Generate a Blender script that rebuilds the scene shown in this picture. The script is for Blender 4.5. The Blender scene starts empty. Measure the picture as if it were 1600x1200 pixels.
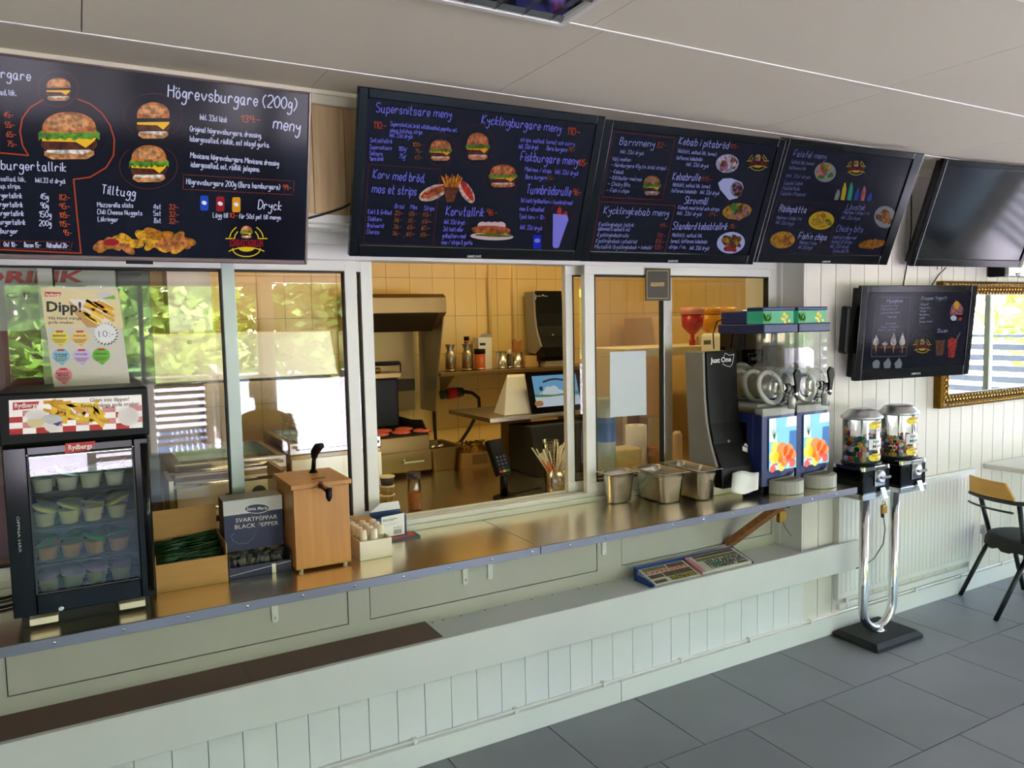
import bpy, bmesh, math, random
from mathutils import Matrix, Vector
random.seed(7)
R = math.radians
scene = bpy.context.scene
COL = scene.collection
# ---------------------------------------------------------------- camera, sky, sun, exposure
F, CX, CY = 1202.0, 800.0, 600.0
_a = Vector((2150, -140, F)).normalized()
_b = Vector((-672, -82, F)); _b = (_b - _a * _a.dot(_b)).normalized()
_z = _a.cross(_b)
CAM = Vector((0, 0, 1.6))
cam_d = bpy.data.cameras.new('camera'); cam = bpy.data.objects.new('camera', cam_d); COL.objects.link(cam)
right = Vector((_a.x, _b.x, _z.x)); down = Vector((_a.y, _b.y, _z.y)); fwd = Vector((_a.z, _b.z, _z.z))
m = Matrix.Identity(4)
for i in range(3):
    m[i][0], m[i][1], m[i][2], m[i][3] = right[i], -down[i], -fwd[i], CAM[i]
cam.matrix_world = m
cam_d.sensor_width = 36; cam_d.lens = F / 1600 * 36; cam_d.clip_start = .02
scene.camera = cam
scene.cycles.max_bounces = 9; scene.cycles.transparent_max_bounces = 12
EXPO = 1.9
scene.view_settings.view_transform = 'Standard'; scene.view_settings.look = 'None'
scene.view_settings.gamma = 1; scene.view_settings.use_curve_mapping = False
scene.view_settings.exposure = EXPO
world = bpy.data.worlds.new('world'); scene.world = world; world.use_nodes = True
wn = world.node_tree; wn.nodes.clear()
sky = wn.nodes.new('ShaderNodeTexSky'); sky.sky_type = 'NISHITA'; sky.sun_disc = False
sky.sun_elevation = R(48); sky.sun_rotation = R(70); sky.air_density = 1.2; sky.dust_density = .4
wb = wn.nodes.new('ShaderNodeBackground'); wb.inputs[1].default_value = .85
wo = wn.nodes.new('ShaderNodeOutputWorld')
wn.links.new(sky.outputs[0], wb.inputs[0]); wn.links.new(wb.outputs[0], wo.inputs[0])
sun_d = bpy.data.lights.new('sun', 'SUN'); sun = bpy.data.objects.new('sun', sun_d); COL.objects.link(sun)
sun_d.energy = 26; sun_d.angle = R(.6); sun_d.color = (1, .92, .9)
SUNDIR = Vector((-.62, -.22, -.85)).normalized()          # the way the light travels
sun.rotation_euler = (-SUNDIR).to_track_quat('Z', 'Y').to_euler()
def portal(loc, rot, sx, sy):
    d = bpy.data.lights.new('window_portal', 'AREA'); d.shape = 'RECTANGLE'; d.size = sx; d.size_y = sy
    d.cycles.is_portal = True
    o = bpy.data.objects.new('window_portal', d); COL.objects.link(o); o.location = loc; o.rotation_euler = rot
XL, XR, YB, YW, YWIN, YK, ZC = -3.2, 7.6, -4.2, 2.53, 2.72, 4.42, 2.36
BACK_OPEN = [(-.7, 1.95, .12, 2.15), (2.1, 3.75, .02, 2.15), (3.9, 6.9, .12, 2.15)]
END_OPEN = [(-3.6, -.55, .12, 2.15), (-.4, 1.95, .12, 2.15)]
for x0, x1, z0, z1 in BACK_OPEN: portal(((x0 + x1) / 2, YB - .05, (z0 + z1) / 2), (R(90), 0, 0), x1 - x0, z1 - z0)
for y0, y1, z0, z1 in END_OPEN: portal((XR + .05, (y0 + y1) / 2, (z0 + z1) / 2), (R(90), 0, R(90)), y1 - y0, z1 - z0)
# ---------------------------------------------------------------- helpers
def U(px, py, axis, val):
    """The point of the place that the photograph shows at a pixel, on the plane where the axis has the value."""
    c = Vector((px - CX, py - CY, F))
    d = Vector((_a.dot(c), _b.dot(c), _z.dot(c)))
    return CAM + d * ((val - CAM[axis]) / d[axis])
def C(r, g, b):
    f = lambda c: c / 12.92 / 255 if c <= 10 else ((c / 255 + .055) / 1.055) ** 2.4
    return (f(r), f(g), f(b), 1)
MATS = {}
def mat(name, col=(.8, .8, .8, 1), rough=.5, metal=0, var=0, vscale=6, bump=0, bscale=40, emit=None, es=1, coat=0, alpha=1, trans=0, stretch=None, spec=None, col2=None):
    if name in MATS: return MATS[name]
    m = bpy.data.materials.new(name); m.use_nodes = True; n = m.node_tree; b = n.nodes['Principled BSDF']
    b.inputs['Base Color'].default_value = col; b.inputs['Roughness'].default_value = rough; b.inputs['Metallic'].default_value = metal
    if coat: b.inputs['Coat Weight'].default_value = coat; b.inputs['Coat Roughness'].default_value = .05
    if spec is not None: b.inputs['Specular IOR Level'].default_value = spec
    if trans: b.inputs['Transmission Weight'].default_value = trans
    if alpha < 1: b.inputs['Alpha'].default_value = alpha
    if emit: b.inputs['Emission Color'].default_value = emit; b.inputs['Emission Strength'].default_value = es / 2 ** EXPO
    if var or bump or col2:
        tc = n.nodes.new('ShaderNodeTexCoord'); mp = n.nodes.new('ShaderNodeMapping'); n.links.new(tc.outputs['Object'], mp.inputs[0])
        if stretch: mp.inputs['Scale'].default_value = stretch
        if var or col2:
            no = n.nodes.new('ShaderNodeTexNoise'); no.inputs['Scale'].default_value = vscale; no.inputs['Detail'].default_value = 6
            n.links.new(mp.outputs[0], no.inputs[0])
            rp = n.nodes.new('ShaderNodeValToRGB'); e = rp.color_ramp.elements
            e[0].position = .3; e[1].position = .7
            if col2: e[0].color = col; e[1].color = col2
            else:
                e[0].color = tuple(c * (1 - var) for c in col[:3]) + (1,); e[1].color = tuple(min(1, c * (1 + var)) for c in col[:3]) + (1,)
            n.links.new(no.outputs[0], rp.inputs[0]); n.links.new(rp.outputs[0], b.inputs['Base Color'])
        if bump:
            n2 = n.nodes.new('ShaderNodeTexNoise'); n2.inputs['Scale'].default_value = bscale; n2.inputs['Detail'].default_value = 4
            n.links.new(mp.outputs[0], n2.inputs[0])
            bp = n.nodes.new('ShaderNodeBump'); bp.inputs['Strength'].default_value = bump; bp.inputs['Distance'].default_value = .01
            n.links.new(n2.outputs[0], bp.inputs['Height']); n.links.new(bp.outputs[0], b.inputs['Normal'])
    MATS[name] = m; return m
def thin_glass(name, tint=(1, 1, 1, 1), ior=1.5, boost=2.0, rough=0):
    m = bpy.data.materials.new(name); m.use_nodes = True; n = m.node_tree; n.nodes.clear()
    o = n.nodes.new('ShaderNodeOutputMaterial'); t = n.nodes.new('ShaderNodeBsdfTransparent'); t.inputs[0].default_value = tint
    g = n.nodes.new('ShaderNodeBsdfGlossy'); g.inputs['Roughness'].default_value = rough
    lw = n.nodes.new('ShaderNodeFresnel'); lw.inputs[0].default_value = ior
    mu = n.nodes.new('ShaderNodeMath'); mu.operation = 'MULTIPLY'; mu.inputs[1].default_value = boost; mu.use_clamp = True
    x = n.nodes.new('ShaderNodeMixShader'); n.links.new(lw.outputs[0], mu.inputs[0]); n.links.new(mu.outputs[0], x.inputs[0])
    n.links.new(t.outputs[0], x.inputs[1]); n.links.new(g.outputs[0], x.inputs[2]); n.links.new(x.outputs[0], o.inputs[0])
    MATS[name] = m; return m
W = {}                                                   # world matrix of every thing
def link(o, parent=None):
    COL.objects.link(o)
    if parent is not None: o.parent = parent; W[o] = W[parent]
    else: W[o] = Matrix.LocRotScale(o.location, o.rotation_euler, None)
    return o
def tag(o, label, cat, group=None):
    o['label'] = label; o['category'] = cat
    if group: o['group'] = group
    return o
def thing(name, label, cat, loc=(0, 0, 0), rot=(0, 0, 0), group=None):
    o = bpy.data.objects.new(name, None); o.empty_display_size = .05; o.location = loc; o.rotation_euler = rot
    link(o); return tag(o, label, cat, group)
class MB:
    def __init__(s): s.v, s.f, s.mi, s.sm = [], [], [], []
    def add(s, vs, fs, mi=0, sm=False):
        k = len(s.v); s.v += [tuple(v) for v in vs]
        for f in fs: s.f.append([i + k for i in f]); s.mi.append(mi); s.sm.append(sm)
        return s
    def box(s, x0, x1, y0, y1, z0, z1, mi=0):
        return s.add([(x0, y0, z0), (x1, y0, z0), (x1, y1, z0), (x0, y1, z0), (x0, y0, z1), (x1, y0, z1), (x1, y1, z1), (x0, y1, z1)],
                     [(3, 2, 1, 0), (4, 5, 6, 7), (0, 1, 5, 4), (1, 2, 6, 5), (2, 3, 7, 6), (3, 0, 4, 7)], mi)
    def bar(s, p0, p1, w, h, up=(0, 0, 1), mi=0):
        p0, p1 = Vector(p0), Vector(p1); d = (p1 - p0).normalized(); a = d.cross(Vector(up)).normalized(); b = a.cross(d)
        vs = [p + a * w / 2 * i + b * h / 2 * j for p in (p0, p1) for i, j in ((-1, -1), (1, -1), (1, 1), (-1, 1))]
        return s.add(vs, [(3, 2, 1, 0), (4, 5, 6, 7), (0, 1, 5, 4), (1, 2, 6, 5), (2, 3, 7, 6), (3, 0, 4, 7)], mi)
    def prism(s, poly, vec, mi=0, sm=False):
        n = len(poly); v = Vector(vec); a = [Vector(p) for p in poly]
        s.add(a + [p + v for p in a], [tuple(range(n - 1, -1, -1)), tuple(range(n, 2 * n))], mi)
        k = len(s.v) - 2 * n
        for i in range(n): s.f.append([k + i, k + (i + 1) % n, k + n + (i + 1) % n, k + n + i]); s.mi.append(mi); s.sm.append(sm)
        return s
    def rings(s, rings, mi=0, sm=True, cap0=True, cap1=True, closed=False):
        n = len(rings[0]); vs = [p for r in rings for p in r]; fs = []
        L = len(rings)
        for i in range(L if closed else L - 1):
            for j in range(n):
                fs.append((i * n + j, i * n + (j + 1) % n, ((i + 1) % L) * n + (j + 1) % n, ((i + 1) % L) * n + j))
        s.add(vs, fs, mi, sm)
        k = len(s.v) - len(vs)
        if not closed:
            if cap0: s.f.append([k + j for j in range(n - 1, -1, -1)]); s.mi.append(mi); s.sm.append(False)
            if cap1: s.f.append([k + (L - 1) * n + j for j in range(n)]); s.mi.append(mi); s.sm.append(False)
        return s
    def lathe(s, prof, c=(0, 0, 0), n=24, mi=0, axis='z', cap=True, sx=1, sy=1):
        c = Vector(c); rr = []
        for r, h in prof:
            ring = []
            for j in range(n):
                a = 2 * math.pi * j / n; p = (r * math.cos(a) * sx, r * math.sin(a) * sy, h)
                if axis == 'x': p = (h, p[0], p[1])
                if axis == 'y': p = (p[1], h, p[0])
                ring.append(c + Vector(p))
            rr.append(ring)
        return s.rings(rr, mi, True, cap, cap)
    def cyl(s, p0, p1, r0, r1=None, n=12, mi=0, cap=True):
        return s.tube([p0, p1], [r0, r0 if r1 is None else r1], n, mi, cap)
    def tube(s, pts, r, n=8, mi=0, cap=True):
        pts = [Vector(p) for p in pts]; k = len(pts); rs = r if isinstance(r, (list, tuple)) else [r] * k
        up = None; rr = []
        for i, p in enumerate(pts):
            d = (pts[min(i + 1, k - 1)] - pts[max(i - 1, 0)]).normalized()
            if up is None: up = Vector((0, 0, 1)) if abs(d.z) < .9 else Vector((1, 0, 0))
            a = d.cross(up).normalized(); up = a.cross(d)
            rr.append([p + (a * math.cos(2 * math.pi * j / n) + up * math.sin(2 * math.pi * j / n)) * rs[i] for j in range(n)])
        return s.rings(rr, mi, True, cap, cap)
    def ell(s, c, rx, ry, rz, n=12, mi=0):
        m = max(4, n // 2); prof = [(max(1e-4, math.sin(math.pi * i / m)), -math.cos(math.pi * i / m)) for i in range(m + 1)]
        c = Vector(c)
        return s.rings([[c + Vector((r * math.cos(2 * math.pi * j / n) * rx, r * math.sin(2 * math.pi * j / n) * ry, h * rz)) for j in range(n)] for r, h in prof], mi, True, False, False)
    def mesh(s, name, mats, M=None, fix=True):
        me = bpy.data.meshes.new(name)
        vs = s.v if M is None else [tuple(M @ Vector(v)) for v in s.v]
        me.from_pydata(vs, [], s.f); me.polygons.foreach_set('material_index', s.mi); me.polygons.foreach_set('use_smooth', s.sm)
        for k in mats: me.materials.append(MATS[k] if isinstance(k, str) else k)
        if fix:
            bm = bmesh.new(); bm.from_mesh(me); bmesh.ops.recalc_face_normals(bm, faces=bm.faces); bm.to_mesh(me); bm.free()
        return me
    def build(s, name, mats, parent=None, loc=None, bevel=0, seg=2, local=False, fix=True):
        """World coordinates in; a child is stored in its thing's frame. A top-level mesh gets its origin at loc."""
        if isinstance(mats, str) or not isinstance(mats, (list, tuple)): mats = [mats]
        if parent is not None: M = None if local else W[parent].inverted()
        else: M = Matrix.Translation(-Vector(loc)) if loc else None
        o = bpy.data.objects.new(name, s.mesh(name, mats, M, fix))
        if parent is None and loc: o.location = loc
        link(o, parent)
        if bevel:
            b = o.modifiers.new('bevel', 'BEVEL'); b.width = bevel; b.segments = seg; b.limit_method = 'ANGLE'; b.angle_limit = R(35)
        return o
def struct(o): o['kind'] = 'structure'; return o
def rrect(x0, x1, z0, z1, r, n=4):
    out = []
    for cx, cz, a0 in ((x1 - r, z1 - r, 0), (x0 + r, z1 - r, 90), (x0 + r, z0 + r, 180), (x1 - r, z0 + r, 270)):
        for k in range(n + 1): a = R(a0 + 90 * k / n); out.append((cx + r * math.cos(a), cz + r * math.sin(a)))
    return out
def arc(cx, cy, rx, ry, a0, a1, n=24): return [(cx + rx * math.cos(R(a0 + (a1 - a0) * i / n)), cy + ry * math.sin(R(a0 + (a1 - a0) * i / n))) for i in range(n + 1)]
_TX = {}
def text_geo(st, bold=0):
    if (st, bold) in _TX: return _TX[st, bold]
    cu = bpy.data.curves.new('t', 'FONT'); cu.body = st; cu.size = 1; cu.resolution_u = 2; cu.offset = bold
    o = bpy.data.objects.new('t', cu); me = o.to_mesh()
    v = [(p.co.x, p.co.y) for p in me.vertices]; f = [tuple(p.vertices) for p in me.polygons]
    o.to_mesh_clear(); bpy.data.objects.remove(o); bpy.data.curves.remove(cu)
    if not v: v, f = [(0, 0), (.1, 0), (.1, .1)], []
    x0 = min(p[0] for p in v); x1 = max(p[0] for p in v)
    _TX[st, bold] = ([(p[0] - x0, p[1]) for p in v], f, x1 - x0); return _TX[st, bold]
# hand-drawn letter strokes for the chalk-style menus: pairs of x and y, y below the line as a, b, c
HAND = dict(zip("abcdefghijklmnopqrstuvwxyz", "34 14 02 10 20 33|34 30 40;07 00|03 14 24 33 31 20 10 01;33 24 14 02 10 20 31;37 30|33 24 14 02 10 20 31;02 32 33 24 14 02 10 20 31;37 27 16 10|04 34;33 24 14 02 11 21 33|34 3a 2c 0c 0b;07 00|03 14 24 33 30;04 00|05 06;14 1b 0c|15 16;07 00|34 02 30;07 01 10;04 00|03 14 24 33 30|33 44 54 63 60;04 00|03 14 24 33 30;14 02 10 20 32 24 14;04 0c|03 14 24 33 31 20 10 01;33 24 14 02 10 20 31|34 3c;04 00|02 14 24 33;33 24 14 03 12 22 31 20 10 01;17 11 20 30|04 34;04 01 10 20 31|34 30 40;04 20 44;04 10 33 50 64;04 40|44 00;04 03 12 22 34|34 3a 2c 1c 0b;04 44 00 40".split(';')))
HAND.update(dict(zip("BCDEFGHIJKLMNOPRSTUVY", "07 00|07 27 36 35 24 04|24 33 31 20 00;46 37 17 04 02 10 30 41;07 00|07 27 45 42 20 00;47 07 00 40|03 33;47 07 00|03 33;46 37 17 04 02 10 30 41 43 23;07 00|47 40|04 44;07 00;37 31 20 10 01;07 00|47 03 40;07 00 40;00 07 33 67 60;00 07 40 47;27 05 02 20 42 45 27;00 07 27 46 45 24 04;00 07 27 46 45 24 04|24 40;46 37 17 06 05 33 42 41 30 10 01;07 47|27 20;07 02 10 30 42 47;07 20 47;07 24 47|24 20".split(';'))))
HAND.update(dict(zip("0123456789.,:-()/+&*'", "27 05 02 20 42 45 27;05 27 20;06 17 37 46 44 00 40;06 17 37 45 24 42 30 10 01;30 37 02 42;47 07 04 34 42 30 10 01;37 15 02 10 30 42 33 13 02;07 47 10;24 06 17 37 46 24 02 10 30 42 24;45 34 14 05 06 17 37 46 45 40;00 01;01 0a;00 01|03 04;03 43;27 05 02 2a;07 25 22 0a;00 47;03 43|25 21;41 10 01 25 26 17 06 40;05 25|16 14;07 06".split(';'))))
HAND['A'] = '00 27 40|13 33'; HAND['å'] = HAND['a'] + '|15 16 26 25 15'; HAND['ä'] = HAND['a'] + '|15 16|35 36'; HAND['ö'] = HAND['o'] + '|05 06|25 26'; HAND['Y'] = '07 24 47|24 20'
def hand_strokes(st):
    x0 = 0; out = []; rnd = random.Random(st)
    for ch in st:
        g = HAND.get(ch)
        if g is None: x0 += 2.6; continue
        w = 0; dy = rnd.uniform(-.12, .12)
        for s_ in g.split('|'):
            pts = []
            for p in s_.split():
                y = int(p[1]) if p[1].isdigit() else -(ord(p[1]) - 96); x = int(p[0]); w = max(w, x); pts.append((x0 + x * .9 + y * .1, y + dy))
            if len(pts) > 2:                                         # round the corners as a pen does
                q = [pts[0]]
                for i in range(len(pts) - 1):
                    p0, p1, p2, p3 = pts[max(i - 1, 0)], pts[i], pts[i + 1], pts[min(i + 2, len(pts) - 1)]
                    for t in (.34, .67, 1): q.append(tuple(.5 * (2 * b + (c - a) * t + (2 * a - 5 * b + 4 * c - d) * t * t + (3 * b - a - 3 * c + d) * t ** 3) for a, b, c, d in zip(p0, p1, p2, p3)))
                pts = q
            out.append(pts)
        x0 += w * .9 + 1.5
    return out, x0 - 1.5
class Print:
    """Flat print on a plane: origin O, unit axes u (right) and v (up) in world coordinates."""
    def __init__(s, O, u, v, zoom=None):
        s.O, s.u, s.v = Vector(O), Vector(u).normalized(), Vector(v).normalized(); s.n = s.u.cross(s.v); s.n.normalize()
        s.zoom = zoom; s.parts = {}; s.layer = 1; s.uid = 0; s.hold = False
    def px(s, x, y):
        if s.zoom: x, y = s.zoom[0] + x * s.zoom[2], s.zoom[1] + y * s.zoom[2]
        c = Vector((x - CX, y - CY, F)); d = Vector((_a.dot(c), _b.dot(c), _z.dot(c)))
        p = CAM + d * ((s.O - CAM).dot(s.n) / d.dot(s.n)) - s.O
        return p.dot(s.u), p.dot(s.v)
    def put(s, part, mk, uv, faces, lay=None):
        mb, mats = s.parts.setdefault((part, s.uid), (MB(), []))
        if mk not in mats: mats.append(mk)
        h = .0004 + .00012 * (s.layer if lay is None else lay)
        mb.add([s.O + s.u * a + s.v * b + s.n * h for a, b in uv], faces, mats.index(mk))
    def poly(s, part, mk, uv, lay=None): s.put(part, mk, uv, [tuple(range(len(uv)))], lay)
    def ppoly(s, part, mk, pts, lay=None): s.poly(part, mk, [s.px(*p) for p in pts], lay)
    def line(s, part, mk, uv, w, closed=False, lay=None, dash=0):
        if closed: uv = uv + [uv[0]]
        for (a, b), (c, d) in zip(uv, uv[1:]):
            L = math.hypot(c - a, d - b)
            if L < 1e-6: continue
            dx, dy = (c - a) / L, (d - b) / L; nx, ny = -dy * w / 2, dx * w / 2
            segs = [(0, L)] if not dash else [(t * dash, min(L, t * dash + dash * .6)) for t in range(int(L / dash))]
            for t0, t1 in segs:
                e = 0 if dash else w * .3
                p = (a + dx * (t0 - e), b + dy * (t0 - e)); q = (a + dx * (t1 + e), b + dy * (t1 + e))
                s.put(part, mk, [(p[0] + nx, p[1] + ny), (q[0] + nx, q[1] + ny), (q[0] - nx, q[1] - ny), (p[0] - nx, p[1] - ny)], [(3, 2, 1, 0)], lay)
    def new(s):
        if not s.hold: s.uid += 1
    def pline(s, part, mk, pts, w, closed=False, lay=None, dash=0): s.new(); s.line(part, mk, [s.px(*p) for p in pts], w, closed, lay, dash)
    def text(s, part, mk, st, p0, p1, cap, bold=0, lay=None, shear=0):
        """Baseline from pixel p0 to p1, capital height in pixels."""
        s.new(); a, b = s.px(*p0), s.px(*p1); t = s.px(p0[0], p0[1] - cap); h = math.hypot(t[0] - a[0], t[1] - a[1])
        s.textuv(part, mk, st, a, b, h, bold, lay, shear)
    def hand(s, part, mk, st, p0, p1, cap, wt=.75):
        s.new(); a, b = s.px(*p0), s.px(*p1); t = s.px(p0[0], p0[1] - cap); h = math.hypot(t[0] - a[0], t[1] - a[1])
        strokes, wd = hand_strokes(st); L = math.hypot(b[0] - a[0], b[1] - a[1]); dx, dy = (b[0] - a[0]) / L, (b[1] - a[1]) / L; sx, sy = L / wd, h / 7.
        for pts in strokes:
            q = [(a[0] + dx * x * sx - dy * y * sy, a[1] + dy * x * sx + dx * y * sy) for x, y in pts]; k = len(q); hw = wt * sy / 2; lo, hi = [], []
            for i in range(k):
                ax, ay = q[max(i - 1, 0)]; bx, by = q[min(i + 1, k - 1)]; l = math.hypot(bx - ax, by - ay) or 1; nx, ny = -(by - ay) / l * hw, (bx - ax) / l * hw
                lo.append((q[i][0] - nx, q[i][1] - ny)); hi.append((q[i][0] + nx, q[i][1] + ny))
            s.put(part, mk, lo + hi, [(i, i + 1, k + i + 1, k + i) for i in range(k - 1)])
    def textuv(s, part, mk, st, a, b, h, bold=0, lay=None, shear=0):
        v, f, wd = text_geo(st, bold); L = math.hypot(b[0] - a[0], b[1] - a[1]); dx, dy = (b[0] - a[0]) / L, (b[1] - a[1]) / L
        sx, sy = L / wd, h / .72
        s.put(part, mk, [(a[0] + dx * (x * sx + y * sy * shear) - dy * y * sy, a[1] + dy * (x * sx + y * sy * shear) + dx * y * sy) for x, y in v], f, lay)
    def build(s, parent, only=None):
        for (part, _), (mb, mats) in s.parts.items(): mb.build(part, mats, parent, fix=False)
        s.parts = {}
# ---------------------------------------------------------------- materials
mat('white_board', C(228, 226, 226), .45, var=.03, vscale=3, bump=.03)
mat('board_warm', C(222, 215, 204), .45, var=.03, vscale=3, bump=.03)
mat('edge_alu', C(136, 136, 146), .32, metal=.9)
mat('white_paint', C(230, 227, 222), .4, var=.02, vscale=2, bump=.02)
mat('plank_white', C(220, 218, 216), .35, var=.03, vscale=4)
mat('frame_white', C(228, 226, 218), .3)
mat('strip_white', C(250, 248, 240), .4)
mat('groove_grey', C(128, 128, 124), .8)
mat('panel_grey', C(192, 187, 176), .3, metal=0, var=.02)
mat('pine', C(214, 184, 138), .5, col2=C(186, 148, 98), vscale=5, stretch=(9, 9, .5), bump=.05)
mat('ceiling_paint', C(222, 214, 192), .7, var=.015, vscale=1.5, bump=.02)
mat('floor_tile', C(122, 122, 125), .38, var=.13, vscale=1.6, bump=.03, bscale=60)
mat('grout', C(36, 36, 36), .9)
mat('steel', C(208, 204, 194), .26, metal=1, var=.04, vscale=3, stretch=(1, 30, 30))
mat('steel_dull', C(176, 168, 152), .34, metal=1, var=.06, vscale=4)
mat('worktop_steel', C(240, 230, 206), .24, metal=1, var=.03, vscale=3)
mat('chrome', C(215, 215, 215), .08, metal=1)
mat('alu', C(190, 192, 194), .35, metal=1)
mat('alu_green', C(168, 178, 172), .35, metal=.3)  # aluminium stile in shade: the greenish shade tone is put into the colour
mat('black_gloss', C(7, 7, 8), .12, spec=.28)
mat('black_plastic', C(11, 11, 12), .4, bump=.02, spec=.2)
mat('black_matte', C(22, 22, 22), .65, bump=.05)
mat('dark_grey', C(54, 54, 54), .5)
mat('rubber', C(12, 12, 12), .6)
mat('brown_lino', C(86, 40, 26), .35, var=.08, vscale=8)
mat('cardboard', C(184, 138, 78), .75, var=.05, vscale=8, stretch=(1, 1, 8))
mat('cardboard_dark', C(142, 104, 58), .8, var=.05)
mat('wood_orange', C(206, 146, 74), .35, col2=C(190, 128, 60), vscale=4, stretch=(12, 12, .6))
mat('brace_wood', C(164, 106, 50), .5, col2=C(130, 78, 34), vscale=5, stretch=(1, 8, 8))
mat('tile_cream', C(234, 200, 128), .28, var=.02, bump=.01)
mat('tile_grout', C(150, 126, 84), .8)
mat('kitchen_paint', C(226, 208, 164), .6, var=.02)
mat('white_plastic', C(232, 230, 220), .35)
mat('cream_plastic', C(232, 222, 196), .35)
mat('grey_plastic', C(150, 146, 136), .4)
mat('paper', C(236, 236, 232), .7, var=.02)
mat('gold', C(112, 80, 30), .4, metal=1, var=.2, vscale=60, bump=.4, bscale=90)
mat('gold_plain', C(206, 164, 80), .25, metal=1, var=.1, vscale=20)
mat('mirror', C(240, 242, 240), .01, metal=1)
mat('brass', C(176, 136, 62), .3, metal=1)
mat('navy', C(34, 44, 92), .35)
mat('red', C(200, 30, 36), .4)
mat('ink', C(20, 18, 18), .5)
thin_glass('glass'); thin_glass('clear_plastic', (.97, .98, .97, 1), 1.45, 2); thin_glass('fridge_glass', (.82, .86, .86, 1), 1.5, 2)
# ---------------------------------------------------------------- room shell
PITCH = .4345; ROW = .4475
fl = struct(MB().box(XL, XR, YB, 3.0, -.12, -.006).build('floor', 'grout'))
tile_me = MB().box(-PITCH / 2 + .0023, PITCH / 2 - .0023, -ROW / 2 + .0023, ROW / 2 - .0023, -.006, 0).mesh('tile', ['floor_tile'])
for r in range(15):
    yc = 2.085 + ROW / 2 - r * ROW; off = 2.404 + (.217 if r % 2 else 0)
    for k in range(-9, 13):
        xc = off + PITCH / 2 + k * PITCH
        if not (XL < xc < XR) or yc < YB + .2 or r * 22 + k > 400: continue
        if yc < -1.9 or xc < -.9 or xc > 6.9: continue
        o = bpy.data.objects.new('tile', tile_me); o.location = (xc, yc, 0); link(o, fl); o.rotation_euler.z = R(random.choice((0, 180)))
MB().box(-3.2, XR, YB, -1.96, -.006, -.0005).build('plain_floor', 'floor_tile', fl)
ce = struct(MB().box(XL, XR, YB, 2.9, ZC + .012, ZC + .12).build('ceiling', 'groove_grey'))
SY = [2.53, 2.3, 1.69, 1.08, .47, -.14, -.75, -1.36, -1.97, -2.58, -3.19, YB]
for i in range(len(SY) - 1):
    j0 = {0: .69, 1: 1.25}.get(i, .1 + .55 * (i % 3))
    xs = [XL] + [x for x in [j0 + 1.2 * q * (1 if i else 2) + (0) for q in range(-4, 7)] if XL + .2 < x < XR - .2] + [XR]
    for a, b in zip(xs, xs[1:]):
        MB().box(a + .0012, b - .0012, SY[i + 1] + .0025, SY[i] - .0025, ZC, ZC + .012).build('ceiling_panel', 'ceiling_paint', ce)
    if i: MB().box(XL, XR, SY[i] - .0035, SY[i] + .0035, ZC - .002, ZC + .004).build('joint_strip', 'strip_white', ce)
# lower wall under the ledge
wl = struct(MB().box(XL, 3.03, 2.546, 2.70, 0, .44).build('wall_counter', 'groove_grey'))
bd = MB().box(-.0518, .0518, 0, .016, -.165, .265).mesh('board', ['white_board'])
for k in range(-22, 24):
    x = .708 + .106 * k + .053
    if x < 3.0:
        o = bpy.data.objects.new('board', bd); o.location = (x, 2.53, .175); link(o, wl)
# wall beyond the kiosk, and wall over the windows
wr = struct(MB().box(3.035, XR, 2.546, 2.9, 0, ZC).build('wall_front', 'groove_grey'))
bd = MB().box(-.052, .052, 0, .016, -1.18, 1.17).mesh('board', ['board_warm'])
for k in range(40):
    x = 3.032 + .054 + .1078 * k
    o = bpy.data.objects.new('board', bd); o.location = (x, 2.53, 1.18); link(o, wr)
# reveal beside the window
MB().box(3.022, 3.0335, 2.531, 2.9, .44, 1.95).build('reveal_board', 'white_paint', wr)
MB().box(3.015, 3.03, 2.66, 2.70, .46, 1.95).build('reveal_strip', 'frame_white', wr, bevel=.003)
wu = struct(MB().box(XL, 3.034, 2.546, 2.9, 1.94, ZC).build('wall_over_window', 'pine'))
bd = MB().box(-.0525, .0525, 0, .016, -.19, .2).mesh('board', ['pine'])
for k in range(-30, 22):
    x = .748 + .107 * k
    if x < 3.0: o = bpy.data.objects.new('board', bd); o.location = (x, 2.53, 2.155); link(o, wu)
struct(MB().box(XL, 3.03, 2.518, 2.56, 1.937, 1.966).box(XL, 3.03, 2.555, 2.70, 1.925, 1.94).box(XL, 3.03, 2.66, 2.70, 1.885, 1.93).build('trim_1', 'frame_white', bevel=.003))
struct(MB().box(XL, XR, 2.512, 2.546, 2.315, 2.352).box(XL, XR, 2.505, 2.53, 2.345, ZC).build('trim_2', 'ceiling_paint', bevel=.003))
bb = struct(MB().box(XL, 1.9, 2.508, 2.546, 0, .088).box(1.903, XR, 2.508, 2.546, 0, .088).build('baseboard_front', 'white_paint', bevel=.002))
pp = MB().tube([(XL, 2.518, .099), (XR, 2.518, .099)], .006, 8)
for k in range(-6, 16): pp.box(.55 + k * .42, .565 + k * .42, 2.509, 2.53, .09, .108)
pp.build('cable_strip', 'white_paint', bb)
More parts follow.
